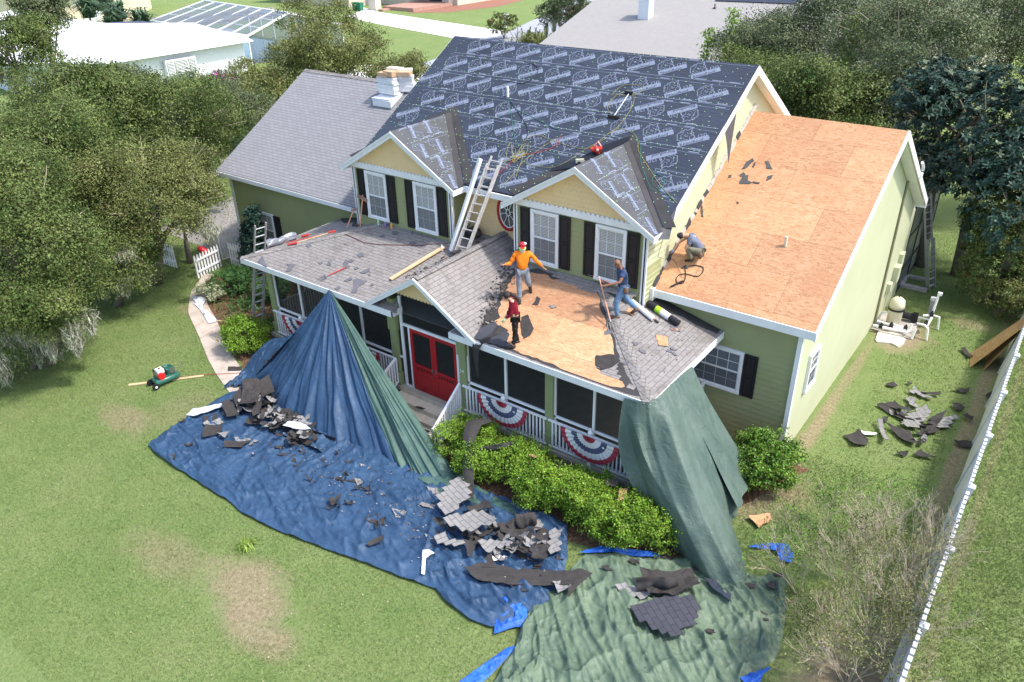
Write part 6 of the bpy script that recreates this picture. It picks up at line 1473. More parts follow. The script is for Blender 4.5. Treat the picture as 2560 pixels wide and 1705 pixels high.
# tail of that tarp on the ground in front of the hedge
m = MB(); rows = strip_tarp([(1.6,-2.35),(2.6,-2.5),(3.6,-2.3),(4.5,-2.1),(5.2,-1.95)], [(1.6,-1.7),(2.6,-1.6),(3.6,-1.75),(4.5,-1.8),(5.2,-1.85)], 70, 16, 12, .05); V4, F4 = grid_mesh([[(x,y,z+.06) for x,y,z in r_] for r_ in rows]); m.add(V4, F4)
m.build('green_tarp', GT2, uv=False, smooth=True, label='crumpled green tarp tail on the ground at the foot of the hedge', cat='tarp')
gt = D['gt_out']; lo = gt[0:1]+[(7.4,-6.9),(8.6,-6.2),(9.8,-5.4),(11.0,-4.3),(11.35,-3.9)]; up = [(7.25,-6.16),(7.08,-5.26),(6.8,-4.54),(6.83,-4.0),(6.87,-3.17),(6.89,-2.14),(7.51,-1.66),(8.28,-1.33),(9.09,-.67),(9.79,-.77),(10.58,-.37),(11.01,.02)]
m = MB(); m.add(*grid_mesh(strip_tarp([(7.3,-6.6),(7.9,-6.5),(8.9,-5.9),(10.0,-5.1),(11.1,-4.2),(11.3,-3.6),(11.66,-2.45),(11.6,-1.9),(11.4,-1.0),(11.01,.0)], up, 260, 170, 21.7, .15, (.40,2.2), -.75)))
m.build('green_tarp', GT, uv=False, smooth=True, label='wide wrinkled green tarp spread flat at the bottom of the lawn', cat='tarp')
# heavy drape over the right corner of the porch eave
top = [(6.62,-.07,3.36),(6.95,-.10,3.40),(7.25,-.06,3.46),(7.34,.35,3.50),(7.34,1.0,3.50),(7.34,1.6,3.48),(7.36,2.05,3.46)]
bot = [(8.60,-.75,.10),(9.1,-1.0,.10),(9.75,-1.25,.12),(10.38,-1.13,.08),(10.05,-.2,.25),(9.4,.75,.35),(8.95,1.85,.45)]
midp = [(7.30,-.45,1.75),(7.75,-.65,1.75),(8.25,-.72,1.80),(8.60,-.45,1.95),(8.62,.25,1.95),(8.50,1.05,1.95),(8.15,2.1,1.90)]
T_, B_, M_ = resample(top, 130), resample(bot, 130), resample(midp, 130); rows = []
for j in range(76):
    s = j/75; r_ = []
    for i in range(131):
        a, b, c = Vector(T_[i]), Vector(M_[i]), Vector(B_[i]); p = a*((1-s)*(1-s))+(b*2-(a+c)*.5)*(2*s*(1-s))+c*(s*s); t = i/130
        f = math.sin(t*13+1.5+2.0*nz(t*2, s*.8, 2.2))*.7+nz(t*6+s*1.2, s*.8, 6)*1.0+ridged(t*3.2-s*1.5, s*.8, 8)**1.5*.8-.3
        o = Vector((.75,-.65,.25)); p += o*(f*.17*min(1, s*3+.1))+Vector((0,0,.04*nz(t*20, s*8, 1))); p.z = max(p.z, .10); r_.append(tuple(p))
    rows.append(r_)
m = MB(); m.add(*grid_mesh(rows))
fl = []                      # loose pale edge turned back along the left side
for j in range(41):
    s = j/40; k = int(s*75); a = Vector(rows[k][0]); w_ = .30*math.sin(min(1, s*1.3)*math.pi)+.05; fl.append([tuple(a), tuple(a+Vector((-.5,-.12,-.35))*w_+Vector((.05,.05,.05))*nz(s*9,1,3)), tuple(a+Vector((-.75,-.35,-.9))*w_)])
m.add(*grid_mesh(fl))
wd = []                      # second fold hanging behind, down to the round bush
for j in range(41):
    s = j/40; r_ = []
    for i in range(31):
        t = i/30; a = Vector((7.36,2.05,3.44)).lerp(Vector((7.34,1.2,3.46)), t); c = Vector((9.15,2.55,.5)).lerp(Vector((9.5,.75,.75)), t); p = a.lerp(c, s); p.z -= .5*s*(1-s); p += Vector((.6,.3,.3))*(.10*math.sin(t*14+s*2)+.12*nz(t*4, s*3, 5))*s; r_.append(tuple(p))
    wd.append(r_)
m.add(*grid_mesh(wd))
m.build('green_tarp', GT3, uv=False, smooth=True, label='heavy green tarp draped from the right porch eave down past the hedge', cat='tarp')
def patch(pts, label, name='tarp_corner', mat=None, z=.07, amp=.10, seed=1, cat='tarp', n=18, group=None):
    """small crumpled sheet: fan of rings from the centroid to the outline"""
    P = resample(list(pts)+[pts[0]], 44)[:-1]; c = np.mean(P, axis=0); rows = []
    for j in range(n+1):
        f = j/n; r_ = []
        for i in range(45):
            q = P[i % 44]; p = c*(1-f)+q*f; h = amp*(ridged(p[0]*5, p[1]*5, seed)**2*(1-f**4)+.25*nz(p[0]*14, p[1]*14, seed)); r_.append((p[0], p[1], z+max(h, 0)))
        rows.append(r_)
    o = MB(); o.add(*grid_mesh(rows)); return o.build(name, mat or BB, uv=False, smooth=True, label=label, cat=cat, group=group)
patch([(6.05,-4.35),(6.55,-4.1),(7.0,-4.7),(6.75,-4.95),(6.55,-5.3),(6.3,-4.95)], 'bright blue tarp corner turned up between the blue and green tarps', z=.10, seed=4)
patch([(7.02,-6.9),(7.1,-5.9),(7.1,-5.2),(6.95,-5.4),(6.75,-6.2),(6.6,-6.9)], 'bright blue tarp strip along the lower left edge of the green tarp', z=.05, amp=.06, seed=5)
patch([(6.75,-2.2),(7.05,-1.72),(7.6,-1.45),(8.2,-1.15),(8.45,-1.18),(7.9,-1.55),(7.3,-1.75),(6.95,-2.1)], 'bright blue tarp edge peeking above the green tarp under the hedge', z=.12, amp=.07, seed=6)
patch([(11.25,-3.35),(11.5,-2.95),(11.68,-2.75),(11.6,-3.0),(11.62,-3.2),(11.4,-3.4)], 'blue tarp corner folded up at the right edge of the green tarp', z=.18, amp=.16, seed=7)
patch([(9.95,.35),(10.3,.75),(10.7,1.0),(10.95,.75),(11.0,.45),(10.75,.35),(10.8,.7),(10.4,.55)], 'bright blue tarp scraps half hidden by the sapling', z=.08, amp=.12, seed=8)
# ================================================================ SHINGLE SCRAPS
def scrap(pts, zf_, label, top='dark', curl=.05, seed=1, group=None, name='shingle_scrap', cat='shingle scrap', th=.010, lift=.004, step=False):
    r = random.Random(seed); P = [np.array(p[:2], float) for p in pts]; n_ = len(P); c = sum(P)/n_; Q = []; a0 = r.uniform(0, 6.28)
    if (step or (isinstance(top, str) and top == 'grey')) and max(np.linalg.norm(p-c) for p in P) > .28:     # torn along the tabs: stepped outline
        k1, k2 = math.cos(a0*1.7), math.sin(a0*1.7); S_ = []
        for p in resample(P+[P[0]], max(8, int(sum(np.linalg.norm(P[i_]-P[i_-1]) for i_ in range(n_))/.17)))[:-1]:
            u_, v_ = round((p[0]*k1+p[1]*k2)/.1525)*.1525, round((-p[0]*k2+p[1]*k1)/.142)*.142
            if S_ and (abs(u_-S_[-1][0]) > 1e-6) and (abs(v_-S_[-1][1]) > 1e-6): S_.append((u_, S_[-1][1]))
            if not S_ or abs(u_-S_[-1][0])+abs(v_-S_[-1][1]) > 1e-6: S_.append((u_, v_))
        P2 = [np.array((u_*k1-v_*k2, u_*k2+v_*k1)) for u_, v_ in S_]
        if len(P2) > 4: P = P2; n_ = len(P); c = sum(P)/n_
    for i_ in range(n_):
        a_, b_ = P[i_], P[(i_+1)%n_]; k_ = max(2, min(8, int(np.linalg.norm(b_-a_)/.09)))
        Q += [a_+(b_-a_)*(q_/k_) for q_ in range(k_)]
    N = len(Q); vs = []; dx, dy = math.cos(a0), math.sin(a0)
    R_ = max(np.linalg.norm(q-c) for q in Q)
    def H(p): s = ((p[0]-c[0])*dx+(p[1]-c[1])*dy)/R_; return curl*(s*s*1.3+.3*nz(p[0]*5, p[1]*5, seed))
    rings = 4
    for j in range(1, rings+1):
        for q in Q:
            p = c+(q-c)*(j/rings); jit = (r.uniform(-.018,.018), r.uniform(-.018,.018)) if j == rings else (0, 0)
            vs.append((p[0]+jit[0], p[1]+jit[1], zf_(p[0], p[1])+lift+max(0, H(p))))
    vs.append((c[0], c[1], zf_(*c)+lift+max(0, H(c)))); k0 = len(vs)-1; F = []
    for j in range(rings-1):
        for i in range(N): F.append((j*N+i, (j+1)*N+i, (j+1)*N+(i+1)%N, j*N+(i+1)%N))
    F += [(k0, i, (i+1)%N) for i in range(N)]
    m = MB(); m.mat(0); vt = [(x,y,z+th) for x,y,z in vs]; m.add(vt, F); m.mat(1); m.add(vs, [f[::-1] for f in F]); b = (rings-1)*N
    L = len(vt); m.add([vt[b+i] for i in range(N)]+[vs[b+i] for i in range(N)], [(i, N+i, N+(i+1)%N, (i+1)%N) for i in range(N)])
    area = sum(P[i][0]*P[(i+1)%n_][1]-P[(i+1)%n_][0]*P[i][1] for i in range(n_))
    if area < 0: m.f = [f[::-1] for f in m.f]
    o = m.build(name, [SHG if top == 'grey' else SHD if top == 'dark' else top, SHD], label=label, cat=cat, group=group)
    uv_ = o.data.uv_layers[0].data; ca, sa = math.cos(a0*1.7), math.sin(a0*1.7)
    for l_ in o.data.loops: q_ = o.data.vertices[l_.vertex_index].co; uv_[l_.index].uv = (q_.x*ca+q_.y*sa, -q_.x*sa+q_.y*ca)
    return o
flat = lambda x, y: .0
fz = lambda x, y: zf(y)
GB = 'shingle scraps on the blue tarp'; GG = 'shingle scraps on the green tarp'; GL_ = 'shingle scraps on the side lawn'; GRR = 'felt scraps on the porch roof'; GO = 'scraps on the bare sheathing'
lab_tb = {4:('dark','torn dark felt strip draped at the hedge end'),9:('grey','largest grey shingle sheet leaning across the right pile on the blue tarp'),10:('dark','brown backed strip beside the tall grey shingle sheet'),11:('grey','broad pale shingle sheet at the centre of the right pile'),12:('grey','pale shingle strip at the lower left of the right pile'),13:('grey','pale shingle strip at the bottom middle of the right pile'),14:('dark','dark pointed scrap between the pale strips'),
 17:('dark','dark scrap at the bottom of the right pile'),18:('dark','flat dark sheet with a seal line on the right pile'),19:('grey','shingle piece at the right end of the pile near the hedge'),20:('dark','dark curled sheet behind the pale shingle sheet'),21:('dark','wide dark sheet at the right end of the pile'),25:('dark','long dark triangular felt piece on the green tarp'),24:('grey','grey shingle strip at the upper left of the green tarp'),0:('dark','dark torn sheet fallen below the green tent edge'),5:('dark','black torn strip by the green tarp edge')}
lift_tb = {9:.30, 10:.22, 11:.34, 12:.16, 13:.18, 14:.14, 19:.16, 18:.12, 20:.22, 21:.08, 22:.1, 25:.14, 24:.12, 3:.1, 4:.12}
for i in range(28):
    P_ = D['tb%d'%i]; k, lb = lab_tb.get(i, ('grey' if i in (1,2,6,7,8,16) else 'dark', None))
    if i in (4,): continue
    z0 = .15+lift_tb.get(i, 0)
    scrap(P_, lambda x, y, z0=z0: z0, lb or ('torn grey shingle scrap lying on the blue tarp' if k == 'grey' else 'torn dark shingle scrap lying on the blue tarp'), k, .10 if i in (9,10,11,13,20) else .06, 200+i, None if lb else GB, lift=0)
lift_tl = {0:.25,1:.32,2:.28,3:.18,4:.35,7:.10,8:.12,9:.08}
lab_tl = {0:'dark upright sheet on the left pile beside the cone',1:'large curled brown-black sheet on top of the left pile',2:'dark flap leaning on the blue tent fold',3:'brown strip at the upper left of the left pile',7:'wide black sheet at the left of the left pile',9:'long dark strip below the left pile',10:'pale grey shingle strip pointing right below the left pile',19:'torn scrap at the foot of the blue tent'}
for i in range(29):
    k = 'grey' if i in (6,8,10,11,15,22,23,25,26) else 'dark'; lb = lab_tl.get(i); z0 = .15+lift_tl.get(i, 0)
    scrap(D['tl%d'%i], lambda x, y, z0=z0: z0, lb or ('torn grey shingle scrap lying on the blue tarp' if k == 'grey' else 'torn dark shingle scrap lying on the blue tarp'), k, .22 if i in (0,1,2,4) else .06, 300+i, None if lb else GB, lift=0)
lab_gs = {2:'pale grey shingle strip at the top of the side lawn heap',8:'long brown-backed strip at the left of the side lawn heap',11:'pale grey shingle run across the middle of the side lawn heap',13:'grey tabbed strip at the right of the side lawn heap',15:'narrow grey strip left of the side lawn heap',16:'folded black felt piece alone at the left of the side lawn scraps',17:'white backed sliver beside the folded black piece',18:'long black curved strip below the side lawn heap',25:'dark scrap beside the leaning OSB sheets',5:'black scrap against the foot of the white fence',4:'flat dark strip near the fence shadow'}
for i in range(26):
    k = 'grey' if i in (2,10,11,13,15,19) else 'dark'; lb = lab_gs.get(i); top = WHITE if i == 17 else k
    scrap(D['gs%d'%i], lambda x, y, i=i: .05+.02*(i % 4), lb or 'torn shingle scrap scattered on the side lawn', top, .10, 400+i, None if lb else GL_, lift=0)
# random pieces that fill out the two piles
r = random.Random(77)
def rscrap(cx, cy, s, z0, i, group, label, grey=.35):
    a = r.uniform(0, 3.14); w_, h_ = s*r.uniform(.7,1.3), s*r.uniform(.25,.6); P_ = []
    st = r.uniform(.1,.35)
    for x, y in ((-w_,-h_),(-w_*.2,-h_*r.uniform(.8,1.2)),(-w_*.2+.01,-h_*(1-st)),(w_*r.uniform(.4,1),-h_*(1-st)),(w_,h_*r.uniform(-.3,.3)),(w_*r.uniform(.6,1),h_),(w_*.1,h_*r.uniform(.7,1.1)),(w_*.1-.01,h_*(1+st)),(-w_*r.uniform(.6,1),h_*(1+st*.5)),(-w_*1.1,0)):
        P_.append((cx+x*math.cos(a)-y*math.sin(a), cy+x*math.sin(a)+y*math.cos(a)))
    tx, ty = r.uniform(-.25,.25), r.uniform(-.25,.25)
    scrap(P_, lambda x, y: z0+max(0,(x-cx)*tx+(y-cy)*ty), label, 'grey' if r.random() < grey else 'dark', r.uniform(.04,.16), 500+i, group, lift=0)
LP_ = 'torn shingle piece heaped in the pile left of the blue tent front'; RP_ = 'torn shingle piece heaped in the pile by the middle of the hedge'
for i in range(120):
    t = r.random(); cx = -5.6+t*3.6+r.gauss(0,.12); cy = -2.6-t*.45+r.gauss(0,.28)
    rscrap(cx, cy, r.uniform(.12,.26), .12+r.random()*.28, i, 'shingle pieces in the left pile', LP_)
for i in range(60):
    t = r.random(); cx = 3.9+t*2.4+r.gauss(0,.12); cy = -2.9-t*.1+r.gauss(0,.38)
    rscrap(cx, cy, r.uniform(.12,.26), .12+r.random()*.24, 100+i, 'shingle pieces in the right pile', RP_, .3)
for i in range(14):
    rscrap(12.15+r.gauss(0,.45), 7.9+r.gauss(0,.55), r.uniform(.1,.22), .05+r.random()*.1, 200+i, GL_, 'torn shingle scrap scattered on the side lawn', .3)
for i in range(26):
    t = r.random(); rscrap(-3.2+t*6+r.gauss(0,.4), -3.5-t*.6+r.gauss(0,.4), r.uniform(.05,.13), .16, 300+i, GB, 'torn dark shingle scrap lying on the blue tarp', 0)
# fine litter nobody could count
m = MB(); r = random.Random(9)
for i in range(1500):
    if i < 1000: t = r.random(); x, y, z = -4.5+t*10.5+r.gauss(0,.6), -3.1-t*.6+r.gauss(0,.55), .13+r.random()*.05
    elif i < 1250: x, y = 5.0+r.random()*2.0, .4+r.random()*3.2; z = min(zf(y), ZE+PS*(XPR-x))+.008
    elif i < 1420: x, y = r.uniform(-6.5,-1.2), r.uniform(.2,3.2); z = min(zf(y), ZE+PS*(x-XPL))+.008
    else: x, y = r.gauss(12.2,.7), r.gauss(8,.9); z = .05
    s = r.uniform(.008,.032) if i >= 1000 else r.uniform(.010,.045); a = r.uniform(0,3.14); m.mat(r.choice([0,0,0,1,2]))
    m.quad(*[(x+s*math.cos(a+k*1.57)*(1 if k % 2 else .6), y+s*math.sin(a+k*1.57)*(1 if k % 2 else .6), z+r.uniform(0,.01)) for k in range(4)])
tag(m.build('litter', [SHD, paint('bark_brown_litter', (.20,.13,.08)), paint('grey_grit', (.24,.24,.25))]), 'fine roofing litter sprinkled over tarp, lawn and porch roof', 'litter', kind='stuff')
# curled sheets
def curled(a, b, w_, ang0, ang1, rad, label, mat=None, seed=0, name='felt_sheet', cat='roofing felt', z=0, n=22, taper=0):
    """sheet rolled about the axis a-b through the given angles"""
    a, b = Vector(a), Vector(b); d = (b-a).normalized(); u = Vector((0,0,1)); s = d.cross(u).normalized(); u = s.cross(d); rows = []
    for j in range(15):
        t = j/14; c = a.lerp(b, t); R2 = rad*(1-taper*t); r_ = []
        for i in range(n+1):
            q = ang0+(ang1-ang0)*i/n; rr = R2*(1+.25*i/n)+.09*nz(t*3.5, q*1.2, seed)+.03*nz(t*9, q*2, seed); r_.append(tuple(c+s*(rr*math.cos(q))+u*(rr*math.sin(q)+R2)))
        rows.append(r_)
    m = MB(); V, F = grid_mesh(rows); m.add(V, F); m.add([(x,y,z_-.012) for x,y,z_ in V], [f[::-1] for f in F]); return m.build(name, mat or SHD, smooth=True, label=label, cat=cat)
scrap([(4.95,-4.35),(5.15,-3.95),(6.2,-3.4),(7.15,-2.95),(7.3,-3.3),(6.4,-3.85),(5.4,-4.45)], lambda x,y: .22, 'long dark felt sheet across the seam of the blue and green tarps', 'dark', .10, 609, name='felt_sheet', cat='roofing felt')
curled((-3.5,-3.0,.02),(-1.4,-2.78,.04), 1, -2.7, -.2, .30, 'big glossy black curled sheet at the right of the left pile', BLACK, 3, taper=-.1)
curled((5.0,-2.35,.15),(5.35,-2.0,.2), 1, -2.8, 1.2, .2, 'upright curled sheet with dark hollow on the right pile', None, 5)
curled((8.4,-2.35,.14),(9.2,-1.9,.25), 1, -2.2, .9, .22, 'dark folded sheet standing on the green tarp', None, 6)
curled((3.1,-1.35,1.05),(3.75,-.75,1.15), 1, -2.6, .6, .11, 'short curled felt lying on top of the hedge', FELT, 7)
scrap([(8.35,-2.2),(8.9,-1.75),(9.25,-1.35),(9.65,-1.75),(9.35,-2.3),(8.8,-2.6)], lambda x,y: .36, 'black pointed felt sheet on the green tarp', 'dark', .22, 610)
scrap([(8.05,-2.55),(8.45,-2.35),(8.8,-2.45),(8.6,-2.8),(8.2,-2.85)], lambda x,y: .2, 'pale shingle piece on the green tarp beside the black sheet', 'grey', .06, 611)
scrap([(8.7,-3.1),(9.1,-3.35),(9.75,-3.35),(10.0,-2.75),(9.95,-2.35),(9.6,-2.15),(9.3,-2.3),(9.0,-2.6)], lambda x,y: .30, 'blue-black tabbed shingle sheet lying flat on the green tarp', shingle('blue_black_shingle', (.07,.072,.09), (.055,.057,.072), (.02,.02,.03)), .05, 612, step=True)
scrap(D['print'], lambda x,y: .20, 'printed scrap of underlayment under the foot of the green drape', UL, .05, 613)
for i,(x,y,s) in enumerate(((10.9,-.6,.16),(10.5,-.9,.14),(11.0,-1.6,.22),(10.3,-2.6,.10),(9.6,-4.2,.09),(8.0,-1.75,.12),(8.6,-1.2,.12),(10.9,-.2,.12),(7.6,-2.3,.14),(9.3,-1.1,.1))):
    scrap([(x-s,y-s*.4),(x,y-s*.7),(x+s,y-s*.2),(x+s*.6,y+s*.6),(x-s*.4,y+s*.5)], lambda a,b: .17, 'small dark scrap on the green tarp', 'dark', .03, 620+i, GG)
# felt that hangs over the hedge from above
rows = []
for P_ in ([(2.25,-.55,1.30),(2.9,-.35,1.32)],[(2.2,-.95,1.40),(2.85,-.8,1.42)],[(2.45,-1.35,1.30),(2.95,-1.25,1.34)],[(2.75,-1.75,.95),(3.15,-1.6,1.0)],[(2.95,-2.05,.55),(3.35,-1.9,.6)],[(3.1,-2.25,.22),(3.5,-2.1,.22)]):
    a, b = Vector(P_[0]), Vector(P_[1]); c_ = (a+b)/2; a = c_.lerp(a, .72); b = c_.lerp(b, .72); rows.append([tuple(a.lerp(b, t)+Vector((.05*nz(a.z*4,1,2),0,.05*math.sin(t*3.1)))) for t in (0,.25,.5,.75,1)])
m = MB(); V, F = grid_mesh(rows); m.add(V, F); m.add([(x,y,z-.012) for x,y,z in V], [f[::-1] for f in F]); m.build('felt_sheet', SHD, smooth=True, label='long brown-black sheet sagging over the left end of the hedge', cat='roofing felt')
scrap([(7.0,-.75),(7.15,-.65),(7.3,-1.0),(7.15,-1.15)], lambda x,y: 1.2, 'orange OSB chip caught on the right end of the hedge', OSB, .02, 640, name='osb_offcut', cat='osb offcut')
scrap([(4.4,-.95),(4.6,-.85),(4.62,-1.0)], lambda x,y: 1.22, 'small orange OSB chip on the middle of the hedge', OSB, .02, 641, name='osb_offcut', cat='osb offcut')
scrap([(6.55,-.6),(6.85,-.5),(6.85,-.75),(6.6,-.85)], lambda x,y: 1.2, 'dark scrap resting on the hedge under the right bunting', 'dark', .04, 642)
scrap(D['osbpiece'], lambda x,y: .10, 'square orange OSB piece on the ground right of the green drape', OSB, .02, 643, name='osb_offcut', cat='osb offcut')
scrap(D['whiteboard'], lambda x,y: .22, 'pale blue-grey strip at the upper left corner of the blue tarp', paint('pale_metal_strip', (.50,.56,.62), .5, .4, .1), .03, 644, name='drip_edge', cat='metal strip')
scrap([(-2.9,-3.2),(-2.3,-3.0),(-2.1,-2.8),(-2.6,-2.75),(-2.95,-2.9)], lambda x,y: .45, 'pale blue plastic patch on the black curled sheet', paint('pale_blue_plastic', (.55,.62,.72), .4, .4, .05), .05, 645, name='plastic_scrap', cat='plastic')
for nm, lb in (('trash1','white plastic ribbon trailing down the blue tarp'),('trash2','crumpled white wrapper under the right pile'),('trash3','white plastic wad near the lower end of the blue tarp')):
    patch(D[nm], lb, 'plastic_scrap', paint('white_plastic', (.80,.80,.82), .4, .4, .05), .19, .07, 3, 'plastic', 6)
patch(D['plastic'], 'long pale blue plastic wrap lying across the walkway', 'plastic_wrap', paint('pale_wrap', (.66,.71,.80), .35, .5, .08), .06, .12, 9, 'plastic', 10)

# fallen leaves on the lawn
m = MB(); r = random.Random(31)
for i in range(900):
    x, y = (r.uniform(-18,6), r.uniform(-11,-1)) if i < 650 else (r.uniform(9.6,13.3), r.uniform(2,17)); q = r.uniform(.012,.028); a = r.uniform(0,3.14); z = r.uniform(.03,.06)
    m.mat(r.choice([0,0,1])); m.quad(*[(x+q*math.cos(a+k*1.57)*(1 if k % 2 else .5), y+q*math.sin(a+k*1.57)*(1 if k % 2 else .5), z+r.uniform(0,.012)) for k in range(4)])
tag(m.build('fallen_leaves', [paint('dry_leaf', (.30,.19,.09)), paint('pale_dry_leaf', (.50,.42,.26))], uv=False), 'dry fallen leaves sprinkled over the lawn', 'leaves', kind='stuff')
for i, (x, y, s_) in enumerate(((-.1,-6.7,.4),)): strappy((x,y), ('round green weed tuft in the worn patch','weed clump at the right of the worn patch','small weed clump behind the larger one','lone weed tuft on the front lawn')[i], 110, .20+s_*.3, 800+i, VINE if i == 0 else FERN, .010, 1.0, spread=.07, name='weed_tuft', cat='weed')
# ================================================================ THINGS ON THE ROOFS
def rs(P_, zf_, lb, top='dark', curl=.01, seed=1, group=None, lift=.006, **k): return scrap(P_, zf_, lb, top, curl, seed, group, lift=lift, **k)
# stripped area of the porch roof: felt border, then bare OSB
def ragged(P_, n_, j, seed):
    r = random.Random(seed); Q = resample([np.array(p[:2]) for p in P_]+[np.array(P_[0][:2])], n_)[:-1]; return [(q[0]+r.uniform(-j,j), q[1]+r.uniform(-j,j)) for q in Q]
def roof_patch(name, P_, zf_, off, mat, label, th=.008):
    bm = bmesh.new(); vs = [bm.verts.new((x, y-4, zf_(x, y)+off)) for x, y in P_]; f = bm.faces.new(vs); f.normal_update()
    if f.normal.z < 0: f.normal_flip()
    bmesh.ops.triangulate(bm, faces=bm.faces[:]); me = bpy.data.meshes.new(name); bm.to_mesh(me); bm.free(); me.materials.append(mat); auto_uv(me)
    o = bpy.data.objects.new(name, me); col.objects.link(o); o.parent = house; o['label'] = label; return o
hd = [p for p in ragged(D['hole_dark'], 90, .035, 1)]; hd = [(min(x, XPR-max(y,0)-.12), min(max(y,.03),3.42)) for x, y in hd]
roof_patch('felt_layer', hd, fz, .008, FELT, 'torn dark felt around the stripped patch of the porch roof')
od = ragged(D['osb'], 110, .030, 2); od = [(x, min(max(y,.06),3.38)) for x, y in od]
roof_patch('bare_sheathing', od, fz, .015, osb_mat('osb_porch', (1.0,1.0,1.02)), 'bare orange OSB patch of the porch roof')
for y, x0, x1 in ((3.44,2.0,5.0),(3.33,2.3,4.95),(3.22,2.6,4.1),(3.13,3.3,3.9),(.75,5.55,5.95),(.62,5.45,6.05),(.48,5.65,6.2),(.90,5.75,5.9),(.33,6.5,6.7)):
    m = HB(); m.plate([(x0,y-.14,zf(y-.14)+.022),(x1,y-.14,zf(y-.14)+.022),(x1,y,zf(y)+.019),(x0,y,zf(y)+.019)], .01); m.build('shingle_course', SHP)
for k, lb in (('feltA','big dark felt sheet at the front left of the stripped patch'),('feltB','dark felt scrap right behind the woman in maroon'),('feltC','dark scrap left of the woman at the gable valley'),('feltD','dark strip at the right edge of the stripped patch'),('feltE','small dark scrap in the middle of the stripped patch')):
    rs(D[k], lambda x, y: zf(y)+.016, lb, 'dark' if k != 'feltA' else paint('blue_black_felt', (.06,.062,.075), .8, .2, .2), .02, ord(k[-1]))
rs([(3.0,2.0),(3.15,1.95),(3.25,2.05),(3.1,2.12)], lambda x, y: zf(y)+.016, 'small grey chip on the stripped patch', 'grey', .01, 70)
for i in range(1, 10):
    rs(D['scrapL%d'%i], fz, 'dark felt scrap on the left porch roof', paint('slate_felt', (.13,.13,.15), .8, .2, .15), .01, 80+i, GRR)
rs([(x, max(y,-.02)) for x, y in D['cornerflap']], fz, 'grey triangular felt flap folded over the left porch eave', paint('slate_felt'  , (.13,.13,.15)), .03, 95)
for i in range(10):
    big = {0:'long dark scrap, upper left of the ring on the sheathing',2:'dark scrap, upper right of the ring on the sheathing',3:'dark scrap at the right of the ring on the sheathing',4:'largest torn dark scrap on the sheathing'}.get(i)
    P_ = D['rws%d'%i]; rs(P_, lambda x, y: zrw(y), big or 'small dark scrap on the bare sheathing', paint('slate_dark', (.09,.09,.095), .8, .2, .2), .01, 100+i, None if big else GO)
r = random.Random(41)
for i in range(22):
    x, y = (r.uniform(-6.2,-2.6), r.uniform(.25,3.2)) if i < 13 else (r.uniform(5.0,6.8), r.uniform(.9,3.4)); s_ = r.uniform(.05,.15); zz_ = fz if i < 13 and y < x-XPL else (lambda a, b: min(zf(b), ZE+PS*(XPR-a), ZE+PS*(a-XPL)))
    rs([(x+s_*r.uniform(.6,1.2)*math.cos(k*1.05+r.uniform(-.3,.3)), y+s_*r.uniform(.3,1)*math.sin(k*1.05+r.uniform(-.3,.3))) for k in range(6)], zz_, 'dark felt scrap on the left porch roof' if i < 13 else 'small felt scrap on the right porch slope', paint('slate_felt', (.13,.13,.15)), .01, 900+i, GRR if i < 13 else 'felt scraps on the right porch slope')
rs([(4.9,4.28),(7.15,4.28),(7.2,4.05),(6.6,3.92),(6.2,4.0),(5.8,3.82),(5.4,3.95),(5.1,3.8)], lambda a, b: ZE+PS*(XPR-a), 'dark band of staining and painted eave shade on the porch slope along the right wing wall', FELT, .0, 930)  # thin dark sheet standing in for roof staining plus the wing eave's shade
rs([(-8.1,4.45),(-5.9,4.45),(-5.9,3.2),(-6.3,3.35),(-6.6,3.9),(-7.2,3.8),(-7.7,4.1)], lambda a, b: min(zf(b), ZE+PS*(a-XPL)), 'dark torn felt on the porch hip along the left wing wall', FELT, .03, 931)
# debris along the two valleys of the entrance gable
m = MB(); r = random.Random(4)
for i in range(420):
    s = r.random(); side = r.random() < .55
    if side: x, y = 2.0+r.gauss(0,.10)-s*-.25, .6+s*2.6; y += r.gauss(0,.1); x = 1.55+.18*s+r.gauss(0,.12)+ (0.0); x = GX+ (GZ-zf(y))/GS + r.gauss(.08,.12)
    else: y = 1.4+s*2.6; x = GX-(GZ-zf(y))/GS+r.gauss(-.06,.12)
    y = min(y, 4.1); z = max(zf(y), GZ-GS*abs(x-GX))+.012; q = r.uniform(.02,.07); a = r.uniform(0,3.14); m.mat(r.choice([0,0,1,2]))
    m.quad(*[(x+q*math.cos(a+k*1.57)*(1 if k % 2 else .5), y+q*math.sin(a+k*1.57)*(1 if k % 2 else .5), z+r.uniform(0,.03)) for k in range(4)])
tag(m.build('valley_debris', [SHD, paint('bark_brown_litter', (.25,.17,.10)), SHG]), 'loose dark debris piled along the gable valleys', 'debris', kind='stuff')
def bag(c, s, label, seed, name='trash_bag', mats=None, cat='bag'):
    rg = np.random.default_rng(seed); root = empty(name, c, 0, label, cat)
    m = MB(); m.ball((0,0,s*.45), s, s*.8, s*.55, 18, 12); m.v = [tuple(np.array(v)*(1+.28*nz(v[0]*4/s*.3, v[1]*4/s*.3, v[2]*5+seed)+.18*ridged(v[0]*6, v[1]*6, seed)-.1)) for v in m.v]; m.build('bag_body', (mats or [BLACK])[0], root, uv=False)
    m = MB()
    for i in range(9):
        a = rg.uniform(0,6.28); q = Vector((math.cos(a)*s*.6, math.sin(a)*s*.5, s*rg.uniform(.5,1.0))); u = Vector(rg.normal(size=3)).normalized()*s*.45; v = Vector(rg.normal(size=3)).normalized()*s*.14; m.quad(q-u-v, q+u-v*.5, q+u*.8+v, q-u+v)
    m.build('wrapper', (mats or [0, paint('white_plastic', (.8,.8,.82))])[1], root, uv=False); return root
bag((1.02,3.55,zf(3.55)+.03), .34, 'black plastic with white wrappers heaped in the corner beside the right dormer', 5)
